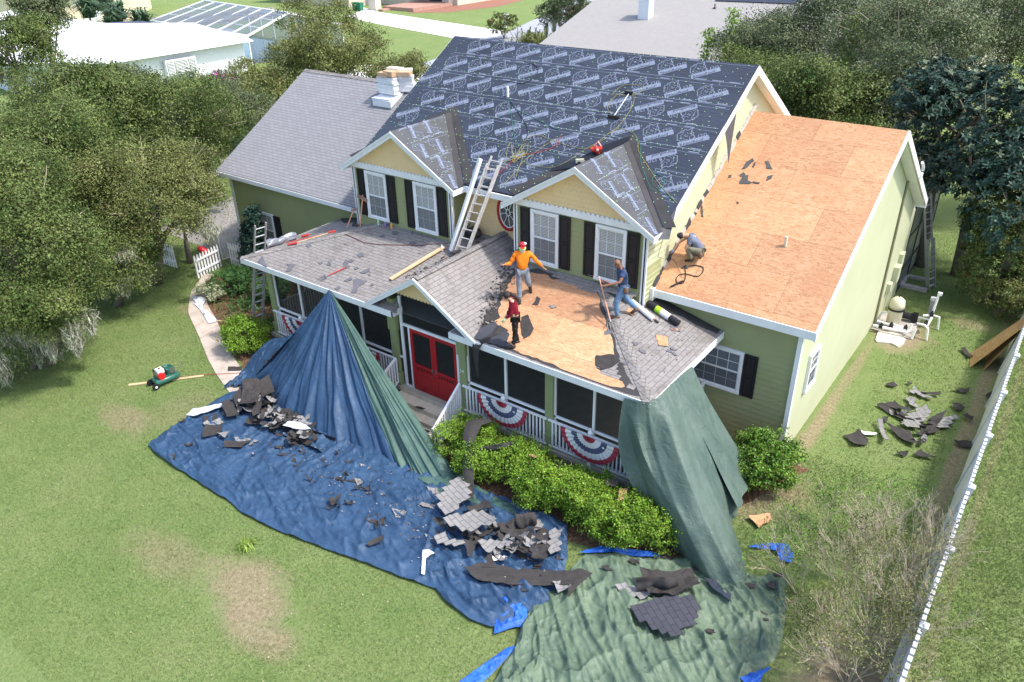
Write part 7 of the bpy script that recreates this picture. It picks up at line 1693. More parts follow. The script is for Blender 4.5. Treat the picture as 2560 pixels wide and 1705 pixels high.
bag((4.75,3.95,ZE+PS*(XPR-4.75)+.05), .30, 'open sack of cardboard and rags in the corner under the stripped roof', 8, 'debris_sack', [paint('brown_cardboard', (.40,.29,.20)), paint('white_plastic', (.8,.8,.82))])
bag((-1.25,3.95,zf(3.9)+.05), .30, 'dark torn felt and plastic bunched behind the aluminium ladder', 12, 'torn_felt', [SHD, SHG], 'debris')
# rolls on the right hip
def zh(x): return ZE+PS*(XPR-x)
def roll(a, b, r0, label, bands, name='underlayment_roll', cat='roll'):
    a, b = Vector(a), Vector(b); root = empty(name, a, 0, label, cat); d = b-a
    for t0, t1, mat, nm in bands: m = MB(); m.tube([d*t0, d*t1], r0 if nm != 'core' else r0*.45, 14); m.build(nm, mat, root, uv=False, smooth=False)
    return root
roll((4.78,3.35,zh(4.78)+.09),(5.72,3.05,zh(5.72)+.09), .07, 'slim white roll of underlayment on the right porch slope', [(0,1,WHITE,'wrap'),(.98,1.02,paint('cardboard_core',(.45,.2,.15)),'core')])
roll((5.25,3.60,zh(5.25)+.11),(6.30,3.42,zh(6.30)+.11), .095, 'black roll with white and lime label bands on the right porch slope', [(0,.28,BLACK,'wrap'),(.28,.45,paint('lime_label',(.35,.65,.03)),'label_band'),(.45,.72,WHITE,'label_band'),(.72,1,BLACK,'wrap'),(.99,1.02,SHD,'core')])
roll((5.0,3.38,zh(5.0)+.03),(5.85,3.10,zh(5.85)+.03), .03, 'thin dark felt offcut rolled beside the white roll', [(0,1,FELT,'wrap')], 'felt_roll')
scrap([(6.05,2.55),(6.3,2.72),(6.55,2.35),(6.35,2.2)], lambda x,y: zh(x), 'rounded orange OSB offcut on the right porch slope', OSB, .02, 150, name='osb_offcut', cat='osb offcut')
scrap([(6.18,3.25),(6.35,3.3),(6.38,3.18),(6.22,3.12)], lambda x,y: zh(x), 'tiny orange OSB chip right of the black roll', OSB, .01, 151, name='osb_offcut', cat='osb offcut')
scrap([(4.95,3.05),(5.15,3.1),(5.2,2.8),(5.0,2.75)], lambda x,y: zh(x), 'orange OSB offcut behind the legs of the man in the blue shirt', OSB, .03, 152, name='osb_offcut', cat='osb offcut')
# dark felt tongue over the eave next to the gable
rows = []
for P_ in ([(2.25,.75),(2.65,.70)],[(2.0,.45),(2.35,.35)],[(1.9,.12),(2.25,.0)]): rows.append([(x,y,zf(y)+.03+.03*math.sin(x*9)) for x,y in P_])
rows.append([(1.92,-.10,3.30),(2.18,-.12,3.28)]); rows.append([(1.98,-.13,2.85),(2.14,-.15,2.8)]); rows.append([(2.05,-.10,2.35),(2.10,-.12,2.3)])
m = MB(); m.add(*grid_mesh(rows)); m.build('felt_tongue', SHD, label='dark felt tongue hanging over the eave beside the entrance gable', cat='roofing felt')
# lumber
m = MB(); m.beam((-2.25,1.1,zf(1.1)+.06),(-1.72,3.05,zf(3.05)+.10), .14, .04); m.build('lumber_board', WOOD, label='long pine board lying in the left gable valley', cat='board')
m = MB(); m.beam((-1.33,2.93,4.27),(-.80,3.92,7.05), .14, .09); m.build('fascia_board', paint('bright_white_board', (.86,.86,.86), .5, .3, .03), label='long white board leaning on the eave left of the aluminium ladder', cat='board')
def ladder(a, b, w_, nr, label, mat, side=None, flat_=.03, depth=.075, name='ladder', double=None, rungmat=None):
    a, b = Vector(a), Vector(b); d = (b-a).normalized(); s = Vector(side).normalized() if side else d.cross(Vector((0,0,1))).normalized(); root = empty(name, a, 0, label, 'ladder'); o = a
    nrm = s.cross(d).normalized()
    def rails(p, q, off, k):
        for t in (-1, 1): m = MB(); m.beam(p-o+s*t*w_/2+nrm*off, q-o+s*t*w_/2+nrm*off, flat_, depth, nrm); m.build('side_rail', mat, root, uv=False)
    rails(a, b, 0, 0)
    L = (b-a).length
    for k in range(nr): p = d*(L*(k+.5)/nr); m = MB(); m.tube([p-s*w_/2, p+s*w_/2], .017, 6); m.build('rung', rungmat or mat, root, uv=False)
    if double:
        t0, t1 = double; rails(a+d*L*t0, a+d*L*t1, .085, 1); n2 = int(nr*(t1-t0))
        for k in range(n2): p = d*(L*(t0+(t1-t0)*(k+.5)/n2))+nrm*.085; m = MB(); m.tube([p-s*w_/2, p+s*w_/2], .015, 6); m.build('rung', rungmat or mat, root, uv=False)
    return root
OLDALU = paint('paint-spattered_aluminium', (.56,.54,.52), .5, .5, .3, 9); OLDALU.name = 'spattered_aluminium'
ladder((-.86,2.93,GZ-GS*.7+.06),(-.34,4.16,7.12), .41, 11, 'paint-spattered aluminium ladder leaning on the eave beside the oval window', OLDALU, (1,.03,0), double=(0,.92))
ladder((-9.10,.58,.02),(-7.55,.52,4.6), .40, 15, 'old wooden extension ladder against the left porch eave', paint('grey_weathered_wood', (.34,.31,.28), .85, .2, .2, 6), (.15,1,0), .035, .07, rungmat=paint('pale_rung', (.52,.52,.54), .6, .3, .2), double=(0,.72))
ladder((10.38,18.4,.02),(9.58,17.6,4.0), .42, 14, 'aluminium extension ladder at the back corner of the right wing', ALU, (.35,.9,0), double=(0,.55))
m = MB(); m.box(9.35,10.35,17.9,18.1,.0,.14); m.box(9.35,10.2,19.0,19.15,.0,.12); m.box(9.3,9.45,18.1,19.0,.0,.12); m.build('step_frame', CONC, label='low concrete step frame at the foot of the far ladder', cat='step')
scrap([(9.75,15.9),(10.0,16.0),(10.05,15.75),(9.8,15.68)], flat, 'loose brown paver by the pool equipment', CONC, .0, 160, name='paver', cat='paver', th=.05)
# forks, axes and poles
TR_ = paint('red_tool_paint', (.55,.05,.04), .5, .3, .15); HW = paint('salmon_wood_handle', (.70,.34,.22), .6, .3, .12); SM = metal('worn_steel', (.25,.24,.24), .5)
def fork(a, b, label, tines=4, handle=TR_, grip=True, width=.22, L2=.28, name='roofing_fork', ref=(0,0,1)):
    """stripping fork: grip at a, head at b"""
    a, b = Vector(a), Vector(b); root = empty(name, a, 0, label, 'tool'); d = (b-a).normalized(); s = d.cross(Vector(ref)).normalized(); L = (b-a).length
    m = MB(); m.tube([(0,0,0), d*(L-.1)], .017, 8); m.build('handle', handle, root, uv=False); m = MB(); m.tube([d*(L*.55), d*L], .013, 6); m.build('shank', SM, root, uv=False)
    if grip: m = MB(); m.tube([-d*.02-s*.05, -d*.12-s*.06, -d*.12+s*.06, -d*.02+s*.05, -d*.02-s*.05], .012, 6); m.build('grip', SM, root, uv=False)
    m = MB(); e = d*L; m.tube([e-s*width/2, e+s*width/2], .012, 6)
    for k in range(tines): q = e+s*(width*(k/(tines-1)-.5)); m.tube([q, q+d*L2*.6-Vector((0,0,.02)), q+d*L2], [.009,.008,.004], 5)
    m.build('fork_head', SM, root, uv=False); return root
fork((-4.13,1.0,zf(1.0)+.05),(-4.42,.38,zf(.38)+.04), 'red handled stripping fork lying on the left porch roof', ref=(0,-.25,1))
fork((4.22,2.62,4.92),(5.02,1.95,3.96+.10), 'salmon handled fork held upright by the man in the blue shirt', handle=HW, grip=False, ref=(.5,-.8,0))
fork((3.55,3.42,zf(3.42)+.22),(4.35,3.35,zf(3.35)+.12), 'red fork lying against the dormer foot behind the blue shirted man', 3, ref=(0,-.25,1))
fork((1.55,2.62,4.80),(1.50,2.45,4.05), 'short handled rake in the hand of the man in orange', handle=HW, grip=False, ref=(.6,-.8,0), width=.16)
zl_ = lambda x: ZE+PS*(x-XPL)
m = MB(); m.tube([(-6.95,1.25,zl_(-6.95)+.06),(-6.2,2.35,zl_(-6.2)+.10)], .017, 8); hm = m.build('long_handle_tool', WOOD, label='pale wooden handled red mattock on the left porch hip', cat='tool')
m = MB(); m.beam((-7.1,1.15,zl_(-7.1)+.06),(-6.85,1.33,zl_(-6.9)+.08), .10, .04); m.beam((-6.27,2.25,zl_(-6.2)+.1),(-6.12,2.45,zl_(-6.2)+.12), .08, .05); m.build('red_head', TR_, hm, uv=False)
m = MB(); m.tube([(-7.35,2.2,zl_(-7.35)+.06),(-6.6,2.7,zl_(-6.6)+.08)], .018, 8); hm = m.build('pry_bar', SM, label='red ended pry bar beyond the mattock on the left porch hip', cat='tool'); m = MB(); m.tube([(-7.55,2.1,zl_(-7.55)+.06),(-7.3,2.23,zl_(-7.3)+.07)], .045, 8); m.build('red_grip', TR_, hm, uv=False)
m = MB(); m.tube([(-7.6,1.4,zl_(-7.6)+.05),(-6.7,2.05,zl_(-6.7)+.05),(-6.4,2.5,zl_(-6.4)+.05)], .015, 6); m.build('red_bar', TR_, label='thin red bar lying along the left porch hip', cat='tool')
m = MB(); m.tube([(-5.72,3.2,4.00),(-5.62,3.42,5.15)], .022, 8); ax = m.build('long_handle_tool', HW, label='salmon handled axe standing against the left dormer shutter', cat='tool'); m = MB(); m.beam((-5.85,3.38,5.10),(-5.40,3.40,4.98), .03, .13); m.build('axe_head', paint('rusty_steel', (.30,.19,.14), .7, .4, .3), ax, uv=False)
m = MB(); m.tube([(-6.28,3.1,3.92),(-6.05,3.3,4.55)], .022, 8); ax = m.build('long_handle_tool', HW, label='shorter salmon handled hammer at the left dormer corner', cat='tool'); m = MB(); m.tube([(-6.12,3.28,4.55),(-5.95,3.32,4.60)], .05, 8); m.build('hammer_head', paint('rusty_steel', (.30,.19,.14)), ax, uv=False)
def bottle(x, y, colr, label, s=1):
    root = empty('bottle', (x, y, zf(y)+.02), 0, label, 'bottle'); m = MB(); m.lathe((0,0,0), [(.032*s,0),(.036*s,.02),(.036*s,.13),(.014*s,.17),(.014*s,.19)], 12); m.build('bottle_body', colr, root, uv=False); m = MB(); m.lathe((0,0,.19), [(.017*s,0),(.017*s,.025)], 10); m.build('cap', WHITE, root, uv=False)
bottle(-4.86,3.28, paint('pale_green_plastic',(.35,.62,.45)), 'pale green bottle at the foot of the left dormer'); bottle(-4.53,3.30, paint('purple_plastic',(.22,.18,.38)), 'purple bottle between the green and orange ones', 1.3); bottle(-4.26,3.30, paint('orange_plastic',(.85,.40,.05)), 'small orange bottle at the foot of the left dormer', .9)
bottle(-1.72,2.95, WHITE, 'white bottle beside the foot of the white board')
# foil roll at the left corner
curled((-8.05,.95,zl_(-8.05)+.02),(-7.75,2.0,zl_(-7.75)+.04), 1, -2.4, 2.3, .10, 'shiny grey foil roll at the top of the wooden ladder', paint('silver_foil', (.22,.23,.26), .25, .8, .3), 9, 'foil_roll', 'roll')
# hoses and cords
def hose(P_, zf_, mat, r0, label, name='air_hose', off=.02, sub_=6, cat='hose'):
    P_ = [np.array(p[:2], float) for p in P_]; Q = []
    for i in range(len(P_)-1):
        p0 = P_[max(i-1,0)]; p1, p2 = P_[i], P_[i+1]; p3 = P_[min(i+2,len(P_)-1)]
        for k in range(sub_): t = k/sub_; Q.append(.5*((2*p1)+(-p0+p2)*t+(2*p0-5*p1+4*p2-p3)*t*t+(-p0+3*p1-3*p2+p3)*t**3))
    Q.append(P_[-1]); m = MB(); m.tube([(q[0], q[1], zf_(q[0], q[1])+off) for q in Q], r0, 5); return m.build(name, mat, uv=False, smooth=True, label=label, cat=cat)
HR = paint('red_hose_rubber', (.32,.03,.04), .5); HY = paint('yellow_hose_rubber', (.30,.29,.09), .5); HG = paint('green_hose_rubber', (.03,.20,.15), .5); HK = paint('black_cord_rubber', (.02,.02,.025), .6)
def zM(x, y):
    z = zmain(y)
    for c in (D1, D2):
        if abs(x-c) < HWD: z = max(z, 7.605-DS*abs(x-c))
    return z
hose(D['hose1'], fz, paint('maroon_hose_rubber', (.16,.03,.035), .5), .011, 'maroon hose winding across the left porch roof')
hose(D['hoseR'], zM, HR, .011, 'red hose coming down the main roof beside the aluminium ladder')
for k, lb in (('hoseY1','yellow hose looped from the tangle to the broom on the main roof'),('hoseY2','yellow hose end inside the tangle on the main roof'),('hoseY3','yellow hose along the foot of the main roof'),('hoseY4','yellow hose loop around the broom head'),('hoseY5','yellow hose crossing the right dormer valley')): hose([(x,y) for x,y,*_ in D[k]], zM, HY, .007, lb)
for k, lb in (('hoseG','green hose zigzag hanging from the vent pipe'),('hoseG2','green hose coiled in the right dormer valley')): hose(D[k], zM, HG, .007, lb)
hose(D['hoseB'], zM, HK, .009, 'black cord from the vent pipe to the tangle', 'power_cord'); hose(D['hoseD'], zM, HK, .009, 'thin dark cord loop high on the main roof', 'power_cord')
r = random.Random(3); cx, cy = -.35, 5.25
hose([(cx+r.uniform(-.45,.45), cy+r.uniform(-.5,.35)) for k in range(16)], zM, HY, .007, 'tangle of yellow hose in the middle of the main roof')
hose(D['rwcord'], lambda x, y: zrw(y), HK, .012, 'black cord looped on the bare sheathing', 'power_cord', cat='cord')
m = MB(); a, b = D['rwbar']; m.beam((*a,zrw(a[1])+.03),(*b,zrw(b[1])+.03), .05, .03); m.build('roof_bracket', SHD, label='dark slat lying inside the black cord loop', cat='bar')
hose([(-8.5,-3.0),(-8.1,-2.5),(-7.4,-1.9),(-6.9,-1.5),(-6.2,-1.2)], lambda x,y: .02, HR, .011, 'thin red hose from the compressor across the walkway')
m = MB(); m.tube([(4.95,3.42,zh(4.95)+.05),(5.15,3.7,3.98),(5.45,3.92,4.26)], .007, 4); m.build('rope', paint('cream_rope', (.5,.45,.3)), uv=False, label='thin cream rope rising to the corner of the stripped roof', cat='rope')
m = MB(); m.tube([(5.47,4.0,6.35),(5.20,4.1,5.2),(5.35,4.9,4.85),(5.8,4.5,4.62)], .006, 4); m.build('rope', HK, uv=False, label='safety rope hanging past the crouching man', cat='rope')
# vent pipes, broom, chainsaw can, gap in the felt
m = HB(); x, y = -2.1, 7.1; m.tube([(x,y,zmain(y)),(x,y,zmain(y)+.33)], .045, 10); m.build('vent_pipe', WHITE); m = HB(); x, y = 8.02, 6.05; m.tube([(x,y,zrw(y)),(x,y,zrw(y)+.28)], .045, 10); m.build('vent_pipe', paint('cream_pvc', (.72,.62,.48)))
rt = empty('push_broom', (2.06,6.91,8.06), 0, 'push broom with a pale handle lying on the main roof', 'broom'); m = MB(); m.tube([(0,0,.03),(.0,.9,.56)], .017, 8); m.build('handle', paint('pale_blue_handle', (.55,.60,.75), .4), rt, uv=False); m = MB(); m.box(-.2,.2,-.06,.04,-.02,.05); m.box(-.19,.19,-.05,.03,-.05,-.02); m.build('broom_head', SHD, rt)
rt = empty('magnet_sweeper', (2.05,7.80,8.59), 0, 'dark brush head at the upper end of the broom handle', 'brush'); m = MB(); m.box(-.12,.12,-.05,.05,0,.07); m.build('brush_body', BLACK, rt); m = MB(); m.box(-.11,.11,-.04,.04,.07,.09); m.build('brush_back', SM, rt)
m = HB(); 
P_ = [(1.55,4.90),(1.9,5.05),(2.35,5.55),(2.95,6.17),(2.99,6.02),(2.6,5.6),(2.2,5.2),(1.85,4.95)]
rt = empty('red_nail_bag', (2.28,5.62,zM(2.28,5.62)+.02), 0, 'red tool pouch lying in the gap of the right dormer valley', 'bag'); m = MB(); m.ball((0,0,.09), .17, .12, .10, 16, 12); m.v = [tuple(np.array(v)*(1+.75*nz(v[0]*8,v[1]*8,v[2]*8))) for v in m.v]; m.build('pouch', paint('red_nylon', (.70,.05,.03), .5), rt, uv=False); m = MB(); m.tube([(-.12,0,.2),(-.02,.05,.33),(.1,.02,.22)], .02, 6); m.ball((.05,-.1,.12), .05,.04,.05); m.build('strap', paint('pink_strap', (.8,.4,.35)), rt, uv=False)
rt = empty('nail_gun', (1.95,5.18,zM(1.95,5.18)+.02), .5, 'pale nail gun beside the red pouch', 'tool'); m = MB(); m.beam((-.12,0,.08),(.12,0,.10), .07, .10); m.beam((-.08,0,.08),(-.10,0,-.02+.03), .05, .05); m.build('gun_body', paint('cream_tool_plastic', (.65,.68,.5)), rt); m = MB(); m.tube([(.12,0,.1),(.22,0,.03)], .02, 6); m.build('nozzle', SM, rt); m = MB(); m.tube([(-.02,0,.02),(-.02,-.1,.03)], .06, 10); m.build('coil_magazine', SHD, rt)
# dark gap beside the right dormer ridge
m = HB(); q = lambda x, y, o: (x, y, zM(x, y)+o)
m.quad(q(1.15,4.75,.02),q(1.85,4.95,.02),q(2.5,5.55,.02),q(3.0,6.15,.03),q(2.95,6.35,.03),q(2.35,5.95,.02),q(1.7,5.25,.02),q(1.2,4.95,.02)); m.build('valley_gap', BLACK, label='dark open gap in the felt by the right dormer ridge')
# felt flap turned down on the gable wall
m = HB(); m.quad((5.47,7.15,zmain(7.15)+.01),(5.47,8.0,zmain(8.0)+.01),(5.50,7.85,7.9),(5.50,7.75,6.95),(5.50,7.45,7.6)); m.build('felt_flap', ULG); m = HB(); m.quad((5.46,3.82,zmain(3.82)+.01),(5.2,3.6,6.2),(4.95,3.3,6.2),(5.3,3.25,6.02),(5.72,3.62,6.0)); m.quad((5.46,3.82,zmain(3.82)+.01),(5.46,4.5,zmain(4.5)+.01),(5.72,3.62,6.0)); m.build('felt_flap', ULG)
# shingle bundles on the ridge of the left wing
rt = empty('shingle_bundle_stack', (-9.3,8.75,zlw(8.75)), 0, 'tall stack of white wrapped shingle bundles and cardboard on the left wing ridge', 'stack'); CB = paint('cardboard_box', (.55,.38,.24), .8, .2, .1); WB = paint('white_wrapper', (.80,.81,.84), .5, .4, .1, 8); r = random.Random(2)
def bundle(x, y, z, rz, w_, l, h, mat, nm='bundle'):
    m = MB(); m.box(-w_/2,w_/2,-l/2,l/2,0,h); m.v = [(x+a*math.cos(rz)-b*math.sin(rz)+.01*nz(a*9,b*9,c*40), y+a*math.sin(rz)+b*math.cos(rz), z+c) for a,b,c in m.v]; m.build(nm, mat, rt)
for k in range(9): bundle(r.uniform(-.03,.03)-.05, .05+r.uniform(-.03,.03), .22+k*.072, r.uniform(-.04,.04), .92, .34, .066, WB)
for k in range(9): bundle(r.uniform(-.03,.03)+.42, .42+r.uniform(-.03,.03), .30+k*.068, .5+r.uniform(-.05,.05), .85, .34, .062, WB)
bundle(-.05,-.28,.03,.05,.95,.34,.07,WB); m = MB(); m.hexa([(-.5,-.45,-.22),(.5,-.45,-.22),(.5,.35,.22),(-.5,.35,.22)],[(-.5,-.45,.03),(.5,-.45,.03),(.5,.35,.26),(-.5,.35,.26)]); m.build('bundle', WB, rt)
bundle(-.15,.02,.88,.08,.50,.36,.16,CB,'cardboard_box'); bundle(.12,.10,.90,-.1,.55,.40,.20,CB,'cardboard_box'); bundle(.45,.35,.93,.45,.80,.42,.14,CB,'cardboard_box'); bundle(.05,.40,1.04,.1,.60,.36,.14,paint('bleached_cardboard',(.78,.70,.58)),'cardboard_box'); bundle(.5,.55,1.05,.7,.55,.3,.10,paint('bleached_cardboard',(.78,.70,.58)),'cardboard_box')
# ================================================================ BUNTING, YARD EQUIPMENT, FENCES
BR, BWt, BBl = paint('bunting_red', (.36,.05,.07), .8, .1, .15), paint('bunting_white', (.66,.66,.64), .8, .1, .1), paint('bunting_blue', (.09,.10,.17), .8, .1, .2)
def bunting(cx, label, w_=.88, h_=.78):
    root = empty('bunting', (cx, .17, 1.60), 0, label, 'bunting', 'bunting fans on the porch rail')
    N, rad = 72, [0,.10,.22,.32,.42,.52,.62,.74,.84,.92,1.0]; cm = [0,0,1,1,2,2,1,1,3,3]
    rows = []
    for j, q in enumerate(rad):
        rr = []
        for i in range(N+1):
            t = math.pi*i/N; k = w_*q; x = -math.cos(t)*k; z = -math.sin(t)*h_*q-(.02*q if 0 < i < N else 0); fold = .022*math.sin(i*1.35)*(.4+q)*(1-.4*q); rr.append((x, fold-.015, z))
        rows.append(rr)
    for c, nm, mt in ((0,'red_centre',BR),(1,'white_band',BWt),(2,'blue_band',BBl),(3,'red_border',BR)):
        m = MB()
        for j in range(len(rad)-1):
            if cm[j] != c: continue
            V, F = grid_mesh(rows[j:j+2]); m.add(V, F)
        if c != 1: m.build(nm, mt, root, uv=False)
        else: m.build(nm, mt, root, uv=False)
    m = MB()
    for sx in (-.46, .46):
        P_ = []
        for k in range(10): t = math.pi/2+k*math.pi/5; rr = .055 if k % 2 == 0 else .024; P_.append((sx+rr*math.cos(t), -.055, -.13+rr*math.sin(t)))
        m.quad(*P_)
    m.build('star', paint('star_white', (.75,.75,.78)), root, uv=False); return root
bunting(-5.87, 'red white and blue bunting fan at the left end of the porch rail'); bunting(-2.98, 'bunting fan mostly hidden behind the tarp left of the door'); bunting(2.67, 'bunting fan on the rail right of the front steps'); bunting(5.53, 'bunting fan at the right end of the porch rail')
# compressor
rt = empty('air_compressor', (-8.62,-3.4,0), R(-6), 'green air compressor with red and white engine on the lawn', 'air compressor'); CG = paint('compressor_green', (.03,.12,.09), .35, .5, .15)
m = MB(); m.tube([(.05,-.48,.22),(.05,-.44,.22),(.05,.44,.22),(.05,.48,.22)], [.09,.13,.13,.09], 16); m.build('air_tank', CG, rt, uv=False, smooth=True)
m = MB(); m.tube([(-.22,-.46,.22),(-.22,.42,.22)], .11, 14); m.build('air_tank', CG, rt, uv=False, smooth=True); m = MB(); m.box(-.32,.12,-.36,.36,.33,.36); m.build('deck_plate', CG, rt)
for s in (-1,): 
    m = MB(); m.tube([(-.05+.16,-.52,.13),(-.05+.23,-.52,.13)], .13, 18); w1_ = m.build('wheel', BLACK, rt, uv=False); m = MB(); m.tube([(.10,-.52,.13),(.19,-.52,.13)], .05, 10); m.build('hub', WHITE, w1_, uv=False); m = MB(); m.tube([(-.36,-.52,.13),(-.29,-.52,.13)], .13, 18); m.build('wheel', BLACK, rt, uv=False)
m = MB(); m.box(-.26,.02,-.28,-.02,.52,.66); m.build('fuel_tank', paint('white_tank', (.80,.78,.70), .35), rt); m = MB(); m.tube([(-.12,-.15,.66),(-.12,-.15,.69)], .04, 10); m.build('fuel_cap', BLACK, rt)
m = MB(); m.tube([(.03,-.20,.45),(.15,-.20,.45)], .13, 16); m.build('engine_cover', paint('engine_red', (.60,.02,.02), .4), rt, uv=False); m = MB(); m.box(-.30,.04,-.34,-.04,.36,.52); m.build('engine', SM, rt); m = MB(); m.box(-.40,-.26,-.30,-.06,.46,.60); m.build('air_cleaner', SHD, rt)
m = MB(); m.tube([(-.16,.08,.36),(-.16,.08,.62),(-.10,.10,.70)], [.10,.12,.08], 12); m.tube([(-.02,.12,.36),(.02,.12,.60)], [.08,.09], 12); m.build('pump_head', CG, rt, uv=False); m = MB(); m.tube([(-.20,.22,.50),(-.17,.22,.50)], .17, 18); m.box(-.02,.06,.14,.36,.38,.62); m.build('belt_guard', CG, rt, uv=False); m = MB(); m.box(.07,.09,.16,.34,.40,.60); m.build('guard_grille', SM, rt)
rt.scale = (.86,.86,.86); m = MB(); m.tube([(-.05,.45,.30),(-.05,.72,.55),(.05,.78,.55)], .016, 6); m.build('tow_handle', SM, rt, uv=False)
m = MB(); m.beam((-9.55,-4.25,.03),(-8.0,-2.45,.03), .10, .03); m.build('lumber_board', WOOD, label='narrow pine board under the air compressor', cat='board')
scrap(D['board2'], flat, 'flat pine board on the grass near the white fence', WOOD, .0, 700, name='lumber_board', cat='board', th=.03)
m = MB(); m.beam((-11.05,.2,.05),(-10.05,.95,.05), .05, .03); m.build('wood_stake', WOOD, label='thin wooden stake in the mulch by the wooden ladder', cat='stake')
scrap([(-7.8,-1.6),(-7.35,-1.35),(-7.2,-1.5),(-7.55,-1.8)], lambda x,y: .03, 'black torn scrap on the walkway beside the lime bush', 'dark', .04, 701)
for i, P_ in enumerate(([(.0,-.75),(.5,-.72),(.55,-.6),(.05,-.62)],[(-.35,-.25),(-.1,-.22),(.0,-.12),(-.3,-.14)])): scrap(P_, (lambda x,y,i=i: .16 if i == 0 else .475), 'black strip lying on the lowest front step' if i == 0 else 'small dark scrap on the top front step', 'dark', .01, 710+i)
# picket fence and gate
def picket(p, q, label, name='picket_fence', h_=1.05, skip=None):
    a, b = Vector((*p,0)), Vector((*q,0)); root = empty(name, a, 0, label, 'fence'); d = b-a; L = d.length; d.normalize(); s = Vector((-d.y, d.x, 0)); n_ = int(L/.15)
    m = MB()
    for z in (.3,.8): m.beam(d*0+Vector((0,0,z)), d*L+Vector((0,0,z)), .04, .08)
    m.build('rail', WHITE, root, uv=False); m = MB()
    for k in range(n_+1):
        c = d*(L*k/n_)+s*.035; w2 = d*.045; t = s*.012; m.hexa([c-w2-t,c+w2-t,c+w2+t,c-w2+t],[c-w2-t+Vector((0,0,h_-.08)),c+w2-t+Vector((0,0,h_-.08)),c+w2+t+Vector((0,0,h_-.08)),c-w2+t+Vector((0,0,h_-.08))]); m.hexa([c-w2-t+Vector((0,0,h_-.08)),c+w2-t+Vector((0,0,h_-.08)),c+w2+t+Vector((0,0,h_-.08)),c-w2+t+Vector((0,0,h_-.08))],[c-w2*.2-t+Vector((0,0,h_)),c+w2*.2-t+Vector((0,0,h_)),c+w2*.2+t+Vector((0,0,h_)),c-w2*.2+t+Vector((0,0,h_))])
    m.build('pickets', WHITE, root, uv=False); return root
picket((-15.1,2.25),(-15.35,3.55),'white picket fence run left of the chain-link gate'); picket((-15.2,3.95),(-13.4,4.15),'short white picket fence between the gate and the left wing'); picket((-18.2,2.2),(-16.9,2.3),'white picket fence glimpsed behind the moss')
rt = empty('chain_link_gate', (-15.28,3.62,0), 0, 'small chain-link gate panel standing in the picket fence', 'gate'); m = MB(); A_ = [(0,0,.35),(0,0,1.6),(.05,.62,1.6),(.05,.62,.35),(0,0,.35)]; m.tube(A_, .025, 6); m.build('gate_frame', paint('galvanised_paint',(.66,.66,.66)), rt, uv=False)
m = MB(); 
for k in range(-12,9):
    for sg in (1,-1):
        y0 = k*.09 if sg > 0 else k*.09+.62+.3; seg = [(y0+sg*t*.1, .35+t*.1*2) for t in range(8)]
        seg = [(y, z) for y, z in seg if 0 <= y <= .62 and z <= 1.6]
        if len(seg) > 1: m.tube([(.05*y/.62, y, z) for y, z in seg], .006, 4)
m.build('wire_mesh', paint('galvanised_paint',(.66,.66,.66)), rt, uv=False)
m = MB(); m.tube([(-15.75,2.9,1.05),(-15.65,3.1,.8),(-15.55,3.4,.35)], [.10,.16,.10], 12); m.build('kayak', paint('red_kayak_plastic',(.55,.02,.03),.35), uv=False, smooth=True, label='red kayak end standing behind the chain-link gate', cat='kayak')
# tall white privacy fence on the right, a little out of plumb
VINYL = paint('aged_white_vinyl', (.60,.61,.63), .5, .3, .15, 2); rt = empty('privacy_fence', (13.62,4,0), 0, 'long white vinyl privacy fence along the right side of the yard', 'fence'); tilt = .15
def FX(z): return tilt*z
m = MB(); m.hexa([(0,-11,.03),(.04,-11,.03),(.04,14.6,.03),(0,14.6,.03)],[(FX(1.5),-11,1.5),(FX(1.5)+.04,-11,1.5),(FX(1.5)+.04,14.6,1.5),(FX(1.5),14.6,1.5)]); m.build('solid_panel', VINYL, rt)
m = MB(); m.hexa([(FX(1.5)-.03,-11,1.5),(FX(1.5)+.07,-11,1.5),(FX(1.5)+.07,14.6,1.5),(FX(1.5)-.03,14.6,1.5)],[(FX(1.5)-.03,-11,1.56),(FX(1.5)+.07,-11,1.56),(FX(1.5)+.07,14.6,1.56),(FX(1.5)-.03,14.6,1.56)]); m.build('mid_rail', VINYL, rt)
m = MB(); y = -11
while y < 14.5: m.box(FX(1.7),FX(1.7)+.04,y,y+.09,1.56,1.86); m.box(FX(1.7)-.015,FX(1.7)+.055,y-.02,y+.11,1.86,1.90); y += .19
m.build('top_pickets', VINYL, rt, uv=False); m = MB(); m.box(FX(1.6)-.01,FX(1.6)+.05,-11,14.6,1.60,1.64); m.build('lower_cap', VINYL, rt)
for k in range(11):
    y = -10.6+k*2.42; m = MB(); m.hexa([(-.045,y,0),(.085,y,0),(.085,y+.13,0),(-.045,y+.13,0)],[(FX(1.95)-.045,y,1.95),(FX(1.95)+.085,y,1.95),(FX(1.95)+.085,y+.13,1.95),(FX(1.95)-.045,y+.13,1.95)]); m.hexa([(FX(1.95)-.06,y-.015,1.95),(FX(1.95)+.10,y-.015,1.95),(FX(1.95)+.10,y+.145,1.95),(FX(1.95)-.06,y+.145,1.95)],[(FX(2)-.0,y+.05,2.02),(FX(2)+.04,y+.05,2.02),(FX(2)+.04,y+.08,2.02),(FX(2)-.0,y+.08,2.02)]); m.build('fence_post', VINYL, rt, uv=False)
OSBT = osb_mat('tan_osb', (.78,.85,.72), False)
